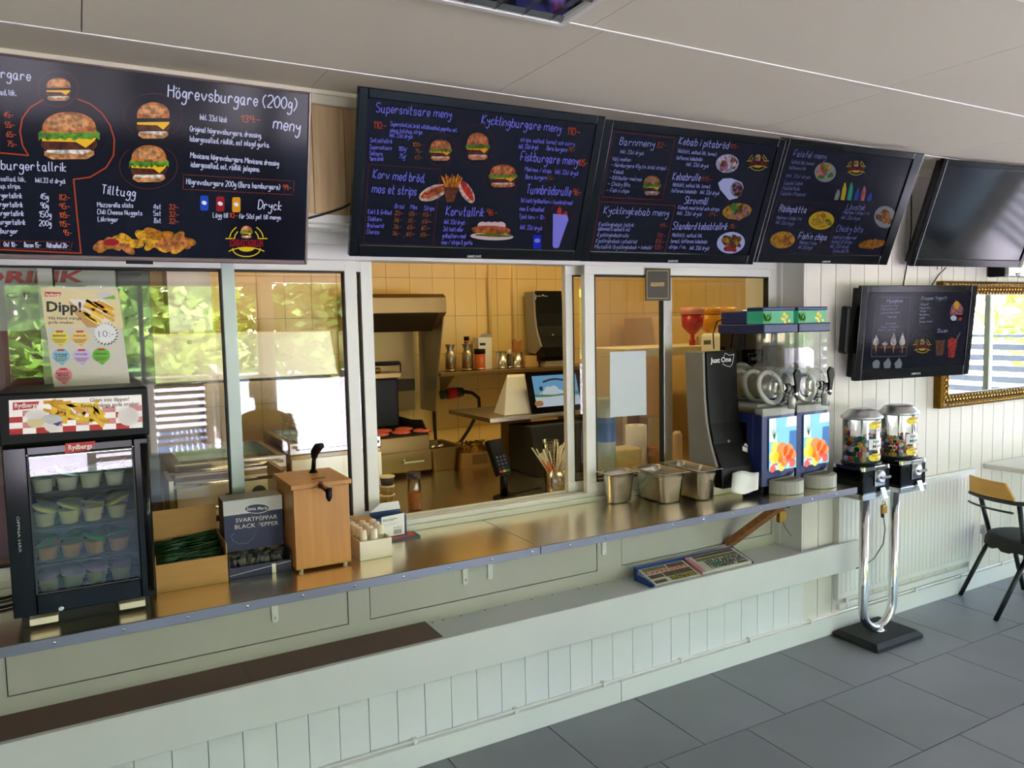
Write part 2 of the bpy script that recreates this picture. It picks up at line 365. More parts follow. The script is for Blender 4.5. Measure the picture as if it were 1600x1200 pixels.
# other walls of the room: left, back with glazing, far end with glazing
struct(MB().box(XL - .15, XL, YB, 2.9, 0, ZC).build('wall_left', 'white_paint'))
def holed(name, axis, pos, th, lo, hi, opens):
    mb = MB(); prev = lo
    def seg(a, b, z0, z1):
        if b - a < 1e-4 or z1 - z0 < 1e-4: return
        if axis == 'y': mb.box(a, b, pos - th, pos, z0, z1)
        else: mb.box(pos, pos + th, a, b, z0, z1)
    for a, b, z0, z1 in opens:
        seg(prev, a, 0, ZC); seg(a, b, 0, z0); seg(a, b, z1, ZC); prev = b
    seg(prev, hi, 0, ZC); return struct(mb.build(name, 'white_paint'))
holed('wall_back', 'y', YB, .14, XL, XR, BACK_OPEN); holed('wall_end', 'x', XR, .14, YB, 2.9, END_OPEN)
mat('window_green', C(150, 158, 138), .4)
nwin = 0
def glazing(axis, pos, a, b, z0, z1, n):
    global nwin; nwin += 1
    fr = MB(); t = .05
    def bx(p0, p1, q0, q1): fr.box(p0, p1, pos - .09, pos - .03, q0, q1) if axis == 'y' else fr.box(pos + .03, pos + .09, p0, p1, q0, q1)
    bx(a, b, z0, z0 + t); bx(a, b, z1 - t, z1)
    for i in range(n + 1):
        x = a + (b - a - t) * i / n; bx(x, x + t, z0 + t, z1 - t)
    o = struct(fr.build('window_%d' % nwin, 'window_green'))
    for i in range(n):
        x0 = a + (b - a - t) * i / n + t; x1 = a + (b - a - t) * (i + 1) / n
        g = MB()
        if axis == 'y': g.add([(x0, pos - .06, z0 + t), (x1, pos - .06, z0 + t), (x1, pos - .06, z1 - t), (x0, pos - .06, z1 - t)], [(0, 1, 2, 3)])
        else: g.add([(pos + .06, x0, z0 + t), (pos + .06, x1, z0 + t), (pos + .06, x1, z1 - t), (pos + .06, x0, z1 - t)], [(0, 1, 2, 3)])
        g.build('pane', 'glass', o, fix=False)
glazing('y', YB, *BACK_OPEN[0], 2); glazing('y', YB, *BACK_OPEN[2], 3)
glazing('x', XR, *END_OPEN[0], 2); glazing('x', XR, *END_OPEN[1], 2)
# ---------------------------------------------------------------- outside
mat('gravel', C(192, 184, 190), .9, var=.12, vscale=12, bump=.2)
mat('grass', C(84, 116, 44), .9, var=.25, vscale=5, bump=.3)
struct(MB().box(-45, 50, -24, YB - .14, -.3, -.06).box(XR + .14, 50, YB - .14, 26, -.3, -.06).build('ground_outside', 'gravel'))
struct(MB().box(-60, 60, -60, -24, -.3, -.02).build('grass_ground', 'grass'))
mat('slat_wood', C(120, 112, 98), .7, var=.15, vscale=4, stretch=(1, 1, 10))
mat('slat_grey', C(66, 74, 82), .6, var=.06)
def slat_fence(label, p0, p1, z0, z1, n, mk, posts=3):
    p0, p1 = Vector(p0), Vector(p1); t = thing('slat_fence', label, 'fence', (p0.x, p0.y, -.06))
    for i in range(posts):
        p = p0.lerp(p1, i / (posts - 1)); MB().box(p.x - .045, p.x + .045, p.y - .045, p.y + .045, -.06, z1 + .05).build('post', mk, t, bevel=.006)
    h = (z1 - z0) / n
    for i in range(n):
        z = z0 + h * (i + .5); MB().bar((p0.x, p0.y, z), (p1.x, p1.y, z), .022, h * .56).build('slat', mk, t, bevel=.004)
    MB().bar((p0.x, p0.y, z1 + .065), (p1.x, p1.y, z1 + .065), .12, .03).build('top_rail', mk, t, bevel=.004)
slat_fence('brown slatted fence outside, reflected in the leftmost glass', (.05, -5.3, 0), (1.45, -5.3, 0), .08, .92, 9, 'slat_wood')
slat_fence('brown slatted side fence running out from the building, reflected in glass', (1.62, -5.35, 0), (1.95, -8.4, 0), .08, .92, 9, 'slat_wood')
slat_fence('grey slatted railing outside the end windows, seen in the gold mirror', (8.9, -2.4, 0), (8.9, 1.05, 0), .2, 1.28, 9, 'slat_grey')
leafm = [mat('leaf_a', C(120, 164, 52), .6, var=.35, vscale=1.2), mat('leaf_b', C(150, 180, 70), .6, var=.3, vscale=1.5), mat('leaf_c', C(80, 120, 46), .65, var=.35, vscale=1.2)]
mat('bark', C(112, 84, 58), .9, var=.3, vscale=8, stretch=(6, 6, 1), bump=.4)
def tree(name, label, x, y, h, rx, rz, zc, mk, n=1500, cat='tree'):
    rnd = random.Random(int(x * 91 + y * 7)); t = thing(name, label, cat, (x, y, -.1), group='trees and bushes beyond the yard')
    if cat == 'tree': MB().tube([(x, y, -.1), (x + .1, y, h * .3), (x - .05, y + .1, h * .6), (x, y, h * .92)], [.2, .16, .12, .04], 8).build('trunk', 'bark', t)
    mb = MB()
    for i in range(n):
        d = Vector((rnd.gauss(0, 1), rnd.gauss(0, 1), rnd.gauss(0, 1))).normalized() * (.55 + .5 * rnd.random() ** .7)
        lump = 1 + .25 * math.sin(d.x * 7 + x) * math.cos(d.z * 6 + y)
        c = Vector((x + d.x * rx * lump, y + d.y * rx * lump, zc + d.z * rz * lump)); s = .16 + .22 * rnd.random()
        a = Vector((rnd.gauss(0, 1), rnd.gauss(0, 1), rnd.gauss(0, .6))).normalized(); b = a.cross(Vector((rnd.gauss(0, 1), rnd.gauss(0, 1), rnd.gauss(0, 1)))).normalized()
        mb.add([c - a * s, c - b * s * .5, c + a * s, c + b * s * .5], [(0, 1, 2, 3)])
    o = mb.build('foliage', mk, t, fix=False); o['kind'] = 'stuff'
for i, (x, y, h, rx, rz) in enumerate([(-10, -32, 8, 2.6, 2.6), (-2.5, -32, 9, 2.8, 3), (4.5, -32, 8.5, 2.5, 2.8), (11.5, -32, 9.5, 2.6, 3), (18, -32, 8.5, 2.3, 2.6), (25, -32, 9, 2.6, 3)]):
    tree('tree', ('tall green tree beyond the yard, %s one in the reflection' % ['first', 'second', 'third', 'fourth', 'fifth', 'sixth'][i]), x, y, h, rx, rz, h * .72, leafm[i % 3])
for i in range(19):
    x = -15 + (i if i < 10 else i - 10 + .5) * 4.4
    tree('bush', 'tall leafy green bush across the yard, %s in the %s row' % (['first', 'second', 'third', 'fourth', 'fifth', 'sixth', 'seventh', 'eighth', 'ninth', 'tenth'][i % 10], ('near', 'far')[i // 10]), x, -20.5 - 5 * (i // 10), 3, 1.75, 2.3 + .3 * (i % 2) + 1.2 * (i // 10), 2.1 + 1.1 * (i // 10), leafm[(i + i // 10) % 3], 1700, 'bush')
for i, y in enumerate([-10, -4, 2, 8]):
    tree('bush', 'leafy green bush beyond the end windows, %s along the row' % ['first', 'second', 'third', 'fourth'][i], 21, y, 3, 2.2, 2.2, 2, leafm[i % 3], 900, 'bush')
# ---------------------------------------------------------------- kiosk front: ledge, plank, hatch panel, counter, window frames
def screws(mb, xs, y, z, mi=0, r=.0045):
    for x in xs: mb.lathe([(r, 0), (r, -.0012), (r * .6, -.003), (.0005, -.0033)], (x, y, z), 10, mi, 'y')
ledge = thing('ledge', 'white painted ledge running under the steel counter', 'ledge', (1, 2.6, .44))
MB().box(XL, 3.02, 2.50, 2.70, .435, .455).build('shelf_board', 'plank_white', ledge)
mb = MB()
for px_ in (676, 692, 720, 758, 790, 830, 862, 902, 930, 972): 
    p = U(px_, 1007 - (px_ - 480) * .236 + 12, 2, .455); mb.lathe([(.004, 0), (.004, .0006)], (p.x, min(p.y, 2.68), .4552), 8)
mb.build('nail_head', 'dark_grey', ledge)['kind'] = 'stuff'
lino = thing('brown_covering', 'dark brown lino covering laid on the ledge beneath the small fridge', 'lino', (.3, 2.6, .455))
MB().box(XL, .42, 2.50, 2.70, .4555, .460).build('sheet', 'brown_lino', lino); MB().box(.4215, 1.10, 2.50, 2.70, .4555, .460).build('sheet', 'brown_lino', lino)
pk = MB().box(XL, 3.385, 2.478, 2.499, .322, .468).build('front_plank', 'plank_white', loc=(1, 2.488, .322), bevel=.002)
tag(pk, 'long white plank fixed along the front of the ledge', 'plank')
PY = 2.70
hp = struct(MB().box(XL, 3.02, PY + .004, PY + .05, .45, .84).build('wall_hatch', 'dark_grey'))
fr = MB(); doors = [(-.245, .799), (.885, 1.911), (2.047, 2.985)]
fr.box(XL, 3.02, PY - .012, PY + .004, .455, .512)
prev = XL
for a, b in doors: fr.box(prev, a - .003, PY - .012, PY + .004, .512, .80); prev = b + .003
fr.box(prev, 3.02, PY - .012, PY + .004, .512, .80)
fr.build('panel_frame', 'panel_grey', hp)
for a, b in doors: MB().box(a, b, PY - .011, PY + .003, .515, .80).build('panel', 'panel_grey', hp, bevel=.0015)
for i, (x, y) in enumerate(((430, 957), (728, 899), (767, 891), (945, 854), (1214, 797))):
    p = U(x, y, 1, PY - .02)
    la = thing('hatch_latch', ['white latch tab on the panel below the pepper box', 'white latch tab on the panel, nearer of the close pair', 'white latch tab on the panel, farther of the close pair', 'white latch tab on the panel below the steel pans', 'white latch tab beside the wooden brace and padlock'][i], 'latch', (p.x, PY - .012, p.z), group='latch tabs on the hatch panel')
    MB().prism([(u, PY - .0125, w) for u, w in rrect(p.x - .011, p.x + .011, p.z - .038, p.z + .06, .008)], (0, -.004, 0)).build('tab', 'frame_white', la)
    mb = MB(); screws(mb, [p.x], PY - .0165, p.z - .02); mb.build('screw', 'chrome', la)
ZT = .82
for nm, a, b, lab in (('left', XL, 1.357, 'stainless steel counter top under the fridge, boxes and dispenser'), ('right', 1.361, 3.05, 'stainless steel counter top under the steel pans and slush machine')):
    ct = thing('counter_top', lab, 'counter', ((a + b) / 2, 2.47, ZT - .022), group='counter sheets')
    MB().box(a, b, 2.255, 2.688, ZT - .02, ZT).build('sheet', 'worktop_steel', ct, bevel=.0015)
    MB().box(a, b, 2.247, 2.2549, ZT - .027, ZT + .001).build('edge_strip', 'edge_alu', ct, bevel=.001)
    for k in range(40):
        x = -3.1 + k * .158
        if a + .03 < x < b - .02: q = MB(); screws(q, [x], 2.247, ZT - .012); q.build('screw', 'chrome', ct)
    mb = MB().box(a, b, 2.62, 2.66, ZT - .045, ZT - .0205).build('batten', 'plank_white', ct)
br = MB().bar(U(1222, 788, 1, 2.45), U(1138, 850, 1, 2.672), .03, .06, up=(1, 0, 0)).build('wooden_brace', 'brace_wood', loc=(2.55, 2.5, .455), bevel=.002)
tag(br, 'brown wooden brace slanting from the counter down to the ledge', 'brace')
# window frames
def win(name, mb, mk='frame_white', bevel=.002): return struct(mb.build(name, mk, bevel=bevel))
Y0, Y1 = 2.69, 2.725
w1 = win('window_10', MB().box(XL, 3.02, Y0, Y1 + .06, 1.835, 1.886).box(2.968, 3.02, Y0, Y1 + .06, .866, 1.835)
         .box(XL, 3.02, Y0 - .002, Y1 + .06, ZT, .842).box(XL, 3.02, Y0 + .012, Y0 + .018, .842, .862).box(XL, 3.02, Y0 + .04, Y0 + .046, .842, .862).box(XL, 3.02, Y1 + .04, Y1 + .06, .842, .866))
def sash(n, x0, x1, y, ls, rs, mk='frame_white', mkl=None, gl='glass'):
    o = struct(MB().box(x0, x1, y - .014, y + .014, 1.797, 1.835).box(x0, x1, y - .014, y + .014, .862, .905).box(x0, x0 + ls, y - .014, y + .014, .905, 1.797).build('window_%d' % n, mk, bevel=.002))
    MB().box(x1 - rs, x1, y - .015, y + .015, .862, 1.835).build('stile', mkl or mk, o, bevel=.002)
    MB().add([(x0 + ls, y, .905), (x1 - rs, y, .905), (x1 - rs, y, 1.797), (x0 + ls, y, 1.797)], [(0, 1, 2, 3)]).build('pane', gl, o, fix=False)
    s = MB()
    for a in (x0 + ls, x1 - rs - .005): s.box(a, a + .005, y - .0145, y + .0145, .905, 1.797)
    s.box(x0 + ls, x1 - rs, y - .0145, y + .0145, 1.792, 1.797); s.box(x0 + ls, x1 - rs, y - .0145, y + .0145, .905, .910)
    s.build('rubber_seal', 'rubber', o)
sash(11, -1.0, .462, 2.706, .04, .042, mkl='alu_green')
sash(12, .425, .888, 2.736, .03, .044)
sash(13, -.1, .958, 2.768, .04, .044)
sash(14, 1.812, 2.40, 2.768, .036, .05, mkl='alu')
sash(15, 1.868, 2.972, 2.706, .05, .012)
# ---------------------------------------------------------------- kitchen shell
KX0, KX1 = -1.4, 5.6
kw = struct(MB().box(KX0, KX1, YK + .006, YK + .12, 0, 2.5).build('wall_kitchen', 'tile_grout'))
TW, TH = .1508, .2365
tm = MB().box(-TW / 2 + .0012, TW / 2 - .0012, 0, .007, -TH / 2 + .0012, TH / 2 - .0012).mesh('wall_tile', ['tile_cream'])
for r in range(7):
    for k in range(-7, 26):
        x = 1.70 + k * TW; z = .93 + (r - .5) * TH + .01
        if KX0 < x < KX1 - .1 and .75 < z < 2.36: o = bpy.data.objects.new('wall_tile', tm); o.location = (x, YK, z); link(o, kw)
struct(MB().box(KX1, KX1 + .1, 2.9, YK + .1, 0, 2.5).build('wall_kitchen_end', 'kitchen_paint'))
struct(MB().box(KX0 - .1, KX0, 2.78, YK + .1, 0, 2.5).build('wall_kitchen_side', 'kitchen_paint'))
struct(MB().box(KX0, KX1, 2.785, YK + .1, 2.40, 2.5).build('ceiling_kitchen', 'kitchen_paint'))
struct(MB().box(KX0, KX1, 2.79, YK + .1, -.1, 0).build('floor_kitchen', 'grout'))
KZ = .815
wt = thing('worktop', 'deep stainless worktop inside the kitchen behind the serving window', 'worktop', (2, 3.5, 0))
MB().box(KX0 + .005, 3.015, 2.79, YK - .005, KZ - .04, KZ).box(3.015, 3.9, 2.91, YK - .005, KZ - .04, KZ).build('top', 'worktop_steel', wt, bevel=.002)
MB().box(KX0 + .005, 3.015, 2.82, YK - .005, .05, KZ - .04).build('front_panel', 'steel_dull', wt)
# kitchen ceiling lamps
mat('lamp_glow', (1, .8, .5, 1), .5, emit=(1, .8, .42, 1), es=6)
for i, x in enumerate((.6, 2.5, 4.2)):
    t = thing('strip_lamp', ['warm strip lamp on the kitchen ceiling above the fryers', 'warm strip lamp on the kitchen ceiling above the till', 'warm strip lamp on the kitchen ceiling above the sauce shelf'][i], 'lamp', (x, 3.45, 2.40))
    MB().box(x - .6, x + .6, 3.38, 3.52, 2.36, 2.40).build('housing', 'white_plastic', t, bevel=.004)
    MB().box(x - .58, x + .58, 3.40, 3.50, 2.345, 2.36).build('diffuser', 'lamp_glow', t)
    d = bpy.data.lights.new('strip_light', 'AREA'); d.shape = 'RECTANGLE'; d.size = 1.1; d.size_y = .1; d.energy = 1.7; d.color = (1, .79, .34)
    o = bpy.data.objects.new('strip_light', d); COL.objects.link(o); o.location = (x, 3.45, 2.34)
# louvre lamp in the dining-room ceiling
t = thing('ceiling_lamp', 'recessed ceiling lamp with mirrored louvres above the menus', 'lamp', (.6, 1.4, ZC))
lx0, lx1, ly0, ly1 = -.08, 1.12, 1.12, 1.70
f = MB()
for a in ((lx0, lx1, ly0, ly0 + .018), (lx0, lx1, ly1 - .018, ly1), (lx0, lx0 + .018, ly0 + .018, ly1 - .018), (lx1 - .018, lx1, ly0 + .018, ly1 - .018)): f.box(*a, ZC - .012, ZC)
f.build('frame', 'white_plastic', t, bevel=.002)
MB().box(lx0 + .018, lx1 - .018, ly0 + .018, ly1 - .018, ZC - .003, ZC).build('reflector', 'chrome', t)
for i in range(5):
    y = ly0 + .03 + (ly1 - ly0 - .06) * i / 4; MB().prism([(lx0 + .02, y - .016, ZC - .003), (lx0 + .02, y + .016, ZC - .003), (lx0 + .02, y, ZC - .011)], (lx1 - lx0 - .04, 0, 0)).build('louvre', 'chrome', t)
for i in range(15):
    x = lx0 + .05 + (lx1 - lx0 - .1) * i / 14; MB().box(x - .0012, x + .0012, ly0 + .02, ly1 - .02, ZC - .010, ZC - .003).build('cross_blade', 'chrome', t)
# ---------------------------------------------------------------- menu screens
def em(name, r, g, b, s=1.0, grain=0):
    m = mat(name, (.004, .004, .004, 1), .12, emit=C(r, g, b), es=s, spec=.12)
    if grain and len(m.node_tree.nodes) < 4:                     # photographic grain of a food picture
        n = m.node_tree; c = C(r, g, b); tc = n.nodes.new('ShaderNodeTexCoord'); no = n.nodes.new('ShaderNodeTexNoise'); no.inputs['Scale'].default_value = grain; no.inputs['Detail'].default_value = 5
        rp = n.nodes.new('ShaderNodeValToRGB'); e = rp.color_ramp.elements; e[0].position = .36; e[1].position = .66
        e[0].color = tuple(v * .38 for v in c[:3]) + (1,); e[1].color = tuple(min(1, v * 1.25) for v in c[:3]) + (1,)
        n.links.new(tc.outputs['Object'], no.inputs[0]); n.links.new(no.outputs[0], rp.inputs[0]); n.links.new(rp.outputs[0], n.nodes['Principled BSDF'].inputs['Emission Color'])
    return m
def palette(p, dim, tint=(1, 1, 1)):
    """Lit colours of one screen, at that screen's brightness."""
    base = dict(txt=(205, 208, 245), org=(200, 84, 34), line=(170, 66, 28), thin=(96, 44, 30), bun=(196, 120, 62), bun2=(214, 150, 96), meat=(92, 46, 30), let=(92, 156, 44), chs=(246, 190, 30),
                tom=(206, 60, 44), cream=(240, 226, 214), pink=(214, 120, 130), fry=(226, 164, 40), fry2=(190, 120, 24), red=(150, 26, 34), yel=(220, 190, 30), blue=(30, 70, 190), can=(222, 150, 30),
                white=(232, 232, 240), teal=(50, 170, 140), grey=(150, 156, 164), brown=(120, 74, 44), bg=(8, 9, 16), box=(3, 3, 5))
    for k, c in base.items(): em(p + '_' + k, *[min(255, max(0, v * t)) for v, t in zip(c, tint)], dim, 90 if k in ('bun', 'bun2', 'meat', 'let', 'fry', 'fry2', 'brown', 'tom', 'pink', 'cream') else 0)
    return lambda k: p + '_' + k
class Screen(Print):
    def burger(s, K, cx, cy, w, h, kind=0, part='burger_picture'):
        s.new(); a = s.px(cx - w / 2, cy); b = s.px(cx + w / 2, cy); t = s.px(cx, cy - h / 2); c = s.px(cx, cy + h / 2)
        ux, uy = (b[0] - a[0]) / 2, (b[1] - a[1]) / 2; vx, vy = (t[0] - c[0]) / 2, (t[1] - c[1]) / 2; ox, oy = (a[0] + b[0]) / 2, (a[1] + b[1]) / 2
        P = lambda pts: [(ox + x * ux + y * vx, oy + x * uy + y * vy) for x, y in pts]
        rnd = random.Random(int(cx * 3 + cy)); L = s.layer
        dome = lambda y0, top, w: [(-w, y0)] + [(w * math.cos(R(180 - 180 * i / 16)), y0 + .06 + top * math.sin(R(180 * i / 16)) ** .8) for i in range(17)] + [(w, y0)]
        s.poly(part, K('bun2'), P([(-.78, -.62), (-.8, -.8), (-.55, -.97), (.55, -.97), (.8, -.8), (.78, -.62)]), L)
        s.poly(part, K('cream'), P([(x, y + rnd.uniform(-.04, .04)) for x, y in [(-.7, -.52), (-.72, -.68), (-.3, -.76), (0, -.7), (.4, -.77), (.7, -.66), (.7, -.52)]]), L + 1)
        wav = [(-.97 + 1.94 * i / 14, -.02 + .11 * (i % 2) + rnd.uniform(-.05, .05)) for i in range(15)]
        lt = [(x, y - .28 - rnd.uniform(0, .06)) for x, y in reversed(wav)]
        s.poly(part, K('meat'), P([(-.86, -.14), (-.9, -.4), (-.78, -.58), (.78, -.58), (.9, -.4), (.86, -.14)]), L + 2)
        s.poly(part, K('chs'), P([(-.86, -.1), (-.85, -.22), (.2, -.26), (.52, -.5), (.8, -.22), (.86, -.08)]), L + 3)
        if kind in (1, 2): s.poly(part, K('tom'), P([(-.82, .1), (-.86, -.06), (.84, -.06), (.84, .1)]), L + 4)
        if kind != 0: s.poly(part, K('let'), P([(x, y + .12) for x, y in wav] + [(x, y + .12) for x, y in lt]), L + 5)
        s.poly(part, K('bun'), P(dome(.12, .78, .86)), L + 6)
        s.poly(part, K('bun2'), P([(x * .7 - .06, .52 + .3 * y) for x, y in [(math.cos(R(a)), math.sin(R(a))) for a in range(0, 360, 24)]]), L + 7)
    def blob(s, K, col, cx, cy, w, h, part, rot=0, n=14, wob=0, lay=None):
        rnd = random.Random(int(cx * 7 + cy * 3))
        s.poly(part, K(col) if callable(K) else K, [s.px(cx + (math.cos(t) * w * math.cos(rot) - math.sin(t) * h * math.sin(rot)) / 2 * q, cy + (math.cos(t) * w * math.sin(rot) + math.sin(t) * h * math.cos(rot)) / 2 * q)
               for t, q in [(-2 * math.pi * i / n, 1 + rnd.uniform(-wob, wob)) for i in range(n)]], lay)
    def circ(s, K, col, cx, cy, rx, ry, w, part='outline', a0=0, a1=360): s.pline(part, K(col), arc(cx, cy, rx, ry, a0, a1, 30), w)
    def rect(s, mk, x0, y0, x1, y1, part, lay=None): s.ppoly(part, mk, [(x0, y1), (x1, y1), (x1, y0), (x0, y0)], lay)
    def logo(s, K, cx, cy, q, txt='LÖNSHULTAGRILLEN'):
        w = s.lw; s.new(); hold = s.hold; s.hold = True
        s.layer += 2
        for sg in (-1, 1):
            s.pline('logo', K('yel'), [(cx + sg * (.88 * math.cos(R(a))) * q, cy - .1 * q - .78 * math.sin(R(a)) * q) for a in range(8, 62, 9)], w)
            s.pline('logo', K('yel'), [(cx + sg * 1.08 * q, cy - .14 * q), (cx + sg * .62 * q, cy - .14 * q), (cx + sg * .6 * q, cy - .3 * q), (cx + sg * .46 * q, cy - .5 * q)], w)
        s.pline('logo', K('yel'), [(cx + .92 * q * x, cy + q * (.52 - .2 * (1 - x * x))) for x in [i / 8 - 1 for i in range(17)]], w)
        s.pline('logo', K('yel'), [(cx + .72 * q * math.cos(R(a)), cy + .38 * q + .42 * q * math.sin(R(a))) for a in range(0, 181, 12)], w)
        s.ppoly('logo', K('yel'), [(cx + .44 * q * math.cos(R(a)), cy + .32 * q + .22 * q * math.sin(R(a))) for a in range(180, -1, -15)])
        s.text('logo', K('red'), txt, (cx - .86 * q, cy + .26 * q), (cx + .86 * q, cy + .28 * q), .36 * q, .03)
        s.burger(K, cx, cy - .48 * q, .66 * q, .68 * q, 1, 'logo'); s.hold = hold
def tv(label, X0, Yb, Zb, w, h, tilt, yaw, bez, zoom, depth=.055, silver=False, group='menu screens', cat='screen', name='menu_screen'):
    c = (X0 + math.cos(R(yaw)) * w / 2, Yb + math.sin(R(yaw)) * w / 2, Zb)
    t = thing(name, label, cat, c, (R(tilt), 0, R(yaw)), group)
    l, r, b, tp = bez; hw = w / 2
    MB().box(-hw + .012, hw - .012, .022, depth, .012, h - .012).box(-hw * .55, hw * .55, depth, depth + .025, h * .2, h * .75).build('back_shell', 'black_plastic', t, local=True, bevel=.006)
    f = MB().box(-hw, -hw + l, 0, .024, 0, h).box(hw - r, hw, 0, .024, 0, h).box(-hw + l, hw - r, 0, .024, 0, b).box(-hw + l, hw - r, 0, .024, h - tp, h)
    f.build('bezel', 'bezel_silver' if silver else 'black_gloss', t, local=True, bevel=.003, seg=3)
    sc = MB().box(-hw + l - .001, hw - r + .001, .006, .022, b - .001, h - tp + .001).build('screen', 'screen_dark' if cat == 'screen' else 'screen_off', t, local=True)
    # wall bracket
    MB().box(-.1, .1, depth + .02, depth + .045, h * .3, h * .62).build('wall_bracket', 'black_matte', t, local=True)
    M = W[t]; O = M @ Vector((-hw, .006, 0)); u = M.to_3x3() @ Vector((1, 0, 0)); v = M.to_3x3() @ Vector((0, 0, 1))
    s = Screen(O, u, v, zoom); s.root = t; s.sc = sc; s.lw = .003; s.w = w; s.h = h
    return s
def brand(s, x0, y0, x1, y1, cap):
    O = s.O; s.O = s.O + s.n * .0062
    s.text('brand_lettering', 'print_silver', 'SAMSUNG', (x0, y0), (x1, y1), cap, .02); s.build(s.root); s.O = O
mat('bezel_silver', C(120, 104, 100), .3, metal=.6)
mat('print_silver', C(190, 190, 190), .4)
mat('screen_dark', (.004, .004, .006, 1), .1, emit=C(12, 13, 24), es=.8, spec=.12)
mat('screen_off', (.006, .006, .007, 1), .08, spec=.5)
Z1, Z2, Z3, Z4, Z5 = (0, 80, .3125), (540, 120, .2625), (900, 170, .225), (1160, 190, .275), (1280, 420, .21666)
TXT, PRC = 'lettering', 'price_lettering'
def rows(s, K, items, cap, part=TXT, col='txt'):
    for st, x0, y0, x1, y1 in items: s.hand(part, K(col), st, (x0, y0), (x1, y1), cap * 1.08, .7 if cap > 34 else .85)
# screen 1
s = tv('large thin-framed menu screen with big lettuce burger, above the small fridge', -.285, 2.45, 1.795, .926, .512, 15, 0, (.006, .008, .014, .006), Z1, .045, True)
K = palette('s1', .8); s.layer = 1
rows(s, K, [('Hamburgare', -190, 117, 152, 148)], 48); rows(s, K, [('Högrevsburgare (200g)', 840, 230, 1480, 292), ('meny', 1365, 386, 1497, 406)], 58)
rows(s, K, [('Hamburgertallrik', -112, 586, 330, 602)], 44); rows(s, K, [('Tilltugg', 507, 712, 675, 730), ('Dryck', 1290, 788, 1405, 796)], 42)
rows(s, K, [('isbergssallad, lök,', -130, 212, 80, 222), ('Inkl. 33cl läsk', 1000, 342, 1135, 356), ('Original högrevsburgare, dressing,', 950, 400, 1306, 434), ('Isbergssallad, rödlök, ost inlagd gurka.', 950, 450, 1347, 482),
            ('Mexicana högrevsburgare. Mexicana dressing', 952, 532, 1393, 574), ('isbergssallad, ost, rödlök jalapeno.', 955, 578, 1297, 603), ('Högrevsburgare 200g (Bara hamburgare)', 932, 664, 1398, 692)], 26)
rows(s, K, [('Inköttsallad, lök,', -70, 645, 126, 652), ('Inkl.33 cl dryck', 178, 655, 328, 662), ('ketchup, strips.', -60, 682, 103, 687), ('Mozzarella sticks', 487, 778, 665, 782), ('4st', 768, 788, 804, 789), ('Chili Cheese Nuggets', 487, 814, 710, 820),
            ('5st', 768, 822, 804, 823), ('Lökringar', 490, 850, 590, 852), ('8st', 770, 858, 804, 859), ('Lägg till', 1065, 830, 1140, 832), ('för 50cl pet till menyn.', 1195, 836, 1405, 842),
            ('Ost 10:-', 20, 976, 86, 979), ('Bacon 15:-', 122, 979, 205, 981), ('Räksallad 20:-', 235, 981, 343, 984)], 22)
for i, (y, x1, g) in enumerate(((735, 110, '45g'), (780, 114, '90g'), (824, 119, '150g'), (868, 127, '200g'), (912, 89, ''))):
    rows(s, K, [('Hamburgertallrik' if i < 4 else 'Kycklingburger', x1 - 190, y - 5, x1, y)], 24)
    if g: rows(s, K, [(g, 204 if len(g) < 4 else 196, y + 5, 242 if len(g) < 4 else 256, y + 6)], 26)
    rows(s, K, [(('82:-', '95:-', '105:-', '115:-', '95:-')[i], 298 + (20 if i == 4 else 0), y + 8, 345 + (14 if i == 4 else 6), y + 9)], 24, PRC, 'org')
for i, (x, y) in enumerate(((22, 330), (28, 380), (34, 428), (38, 476))): rows(s, K, [(('45:-', '55:-', '65:-', '75:-')[i], x, y, x + 47, y + 2)], 24, PRC, 'org')
rows(s, K, [('139:-', 1205, 354, 1300, 358)], 30, PRC, 'org'); rows(s, K, [('99:-', 1414, 692, 1456, 694), ('10:-', 1146, 832, 1190, 834), ('32:-', 845, 790, 894, 792), ('32:-', 845, 826, 894, 828), ('32:-', 845, 861, 894, 863)], 22, PRC, 'org')
s.pline('outline', K('line'), [(-300, 485), (0, 508), (142, 521), (112, 470), (100, 400), (112, 335), (150, 282), (215, 243)], .0035)
s.pline('outline', K('line'), [(388, 240), (450, 262), (510, 310), (550, 370), (572, 440), (568, 520), (530, 582), (450, 630), (368, 641), (385, 820), (405, 1010), (0, 992), (-300, 980)], .0035)
s.new(); s.circ(K, 'thin', 290, 188, 100, 90, .002); s.circ(K, 'thin', 766, 325, 145, 114, .0016, a0=135, a1=410); s.circ(K, 'thin', 742, 575, 145, 114, .0016, a0=-55, a1=228)
s.pline('outline', K('line'), [(917, 617), (1470, 650), (1468, 718), (915, 690)], .0014, True, dash=.006); s.pline('outline', K('line'), [(0, 948), (362, 954), (356, 992), (0, 984)], .0012, True, dash=.006)
s.burger(K, 292, 190, 140, 118, 0); s.burger(K, 345, 422, 316, 246, 2); s.burger(K, 766, 346, 190, 188, 0); s.burger(K, 744, 562, 204, 192, 1)
for i, c in enumerate(('blue', 'red', 'can')):
    x = 1001 + 80 * i; s.new(); s.ppoly('can_picture', K(c), [(x, 790 + 4 * i), (x + 4, 797 + 4 * i), (x + 36, 797 + 4 * i), (x + 41, 790 + 4 * i), (x + 41, 730 + 4 * i), (x + 36, 722 + 4 * i), (x + 4, 722 + 4 * i), (x, 730 + 4 * i)])
    s.blob(K, 'white', x + 20, 758 + 4 * i, 26, 20, 'can_picture', .4, lay=2)
rn = random.Random(3)
for i in range(26):
    x = 500 + 450 * rn.random(); k = 1 - abs(x - 750) / 300; s.blob(K, ('fry', 'fry2', 'bun')[i % 3], x, 985 - 90 * k * rn.random(), 95, 44, 'snack_picture', rn.uniform(-.9, .9), wob=.04, lay=1 + i % 6)
s.blob(K, 'red', 556, 955, 80, 36, 'snack_picture', 0, lay=8)
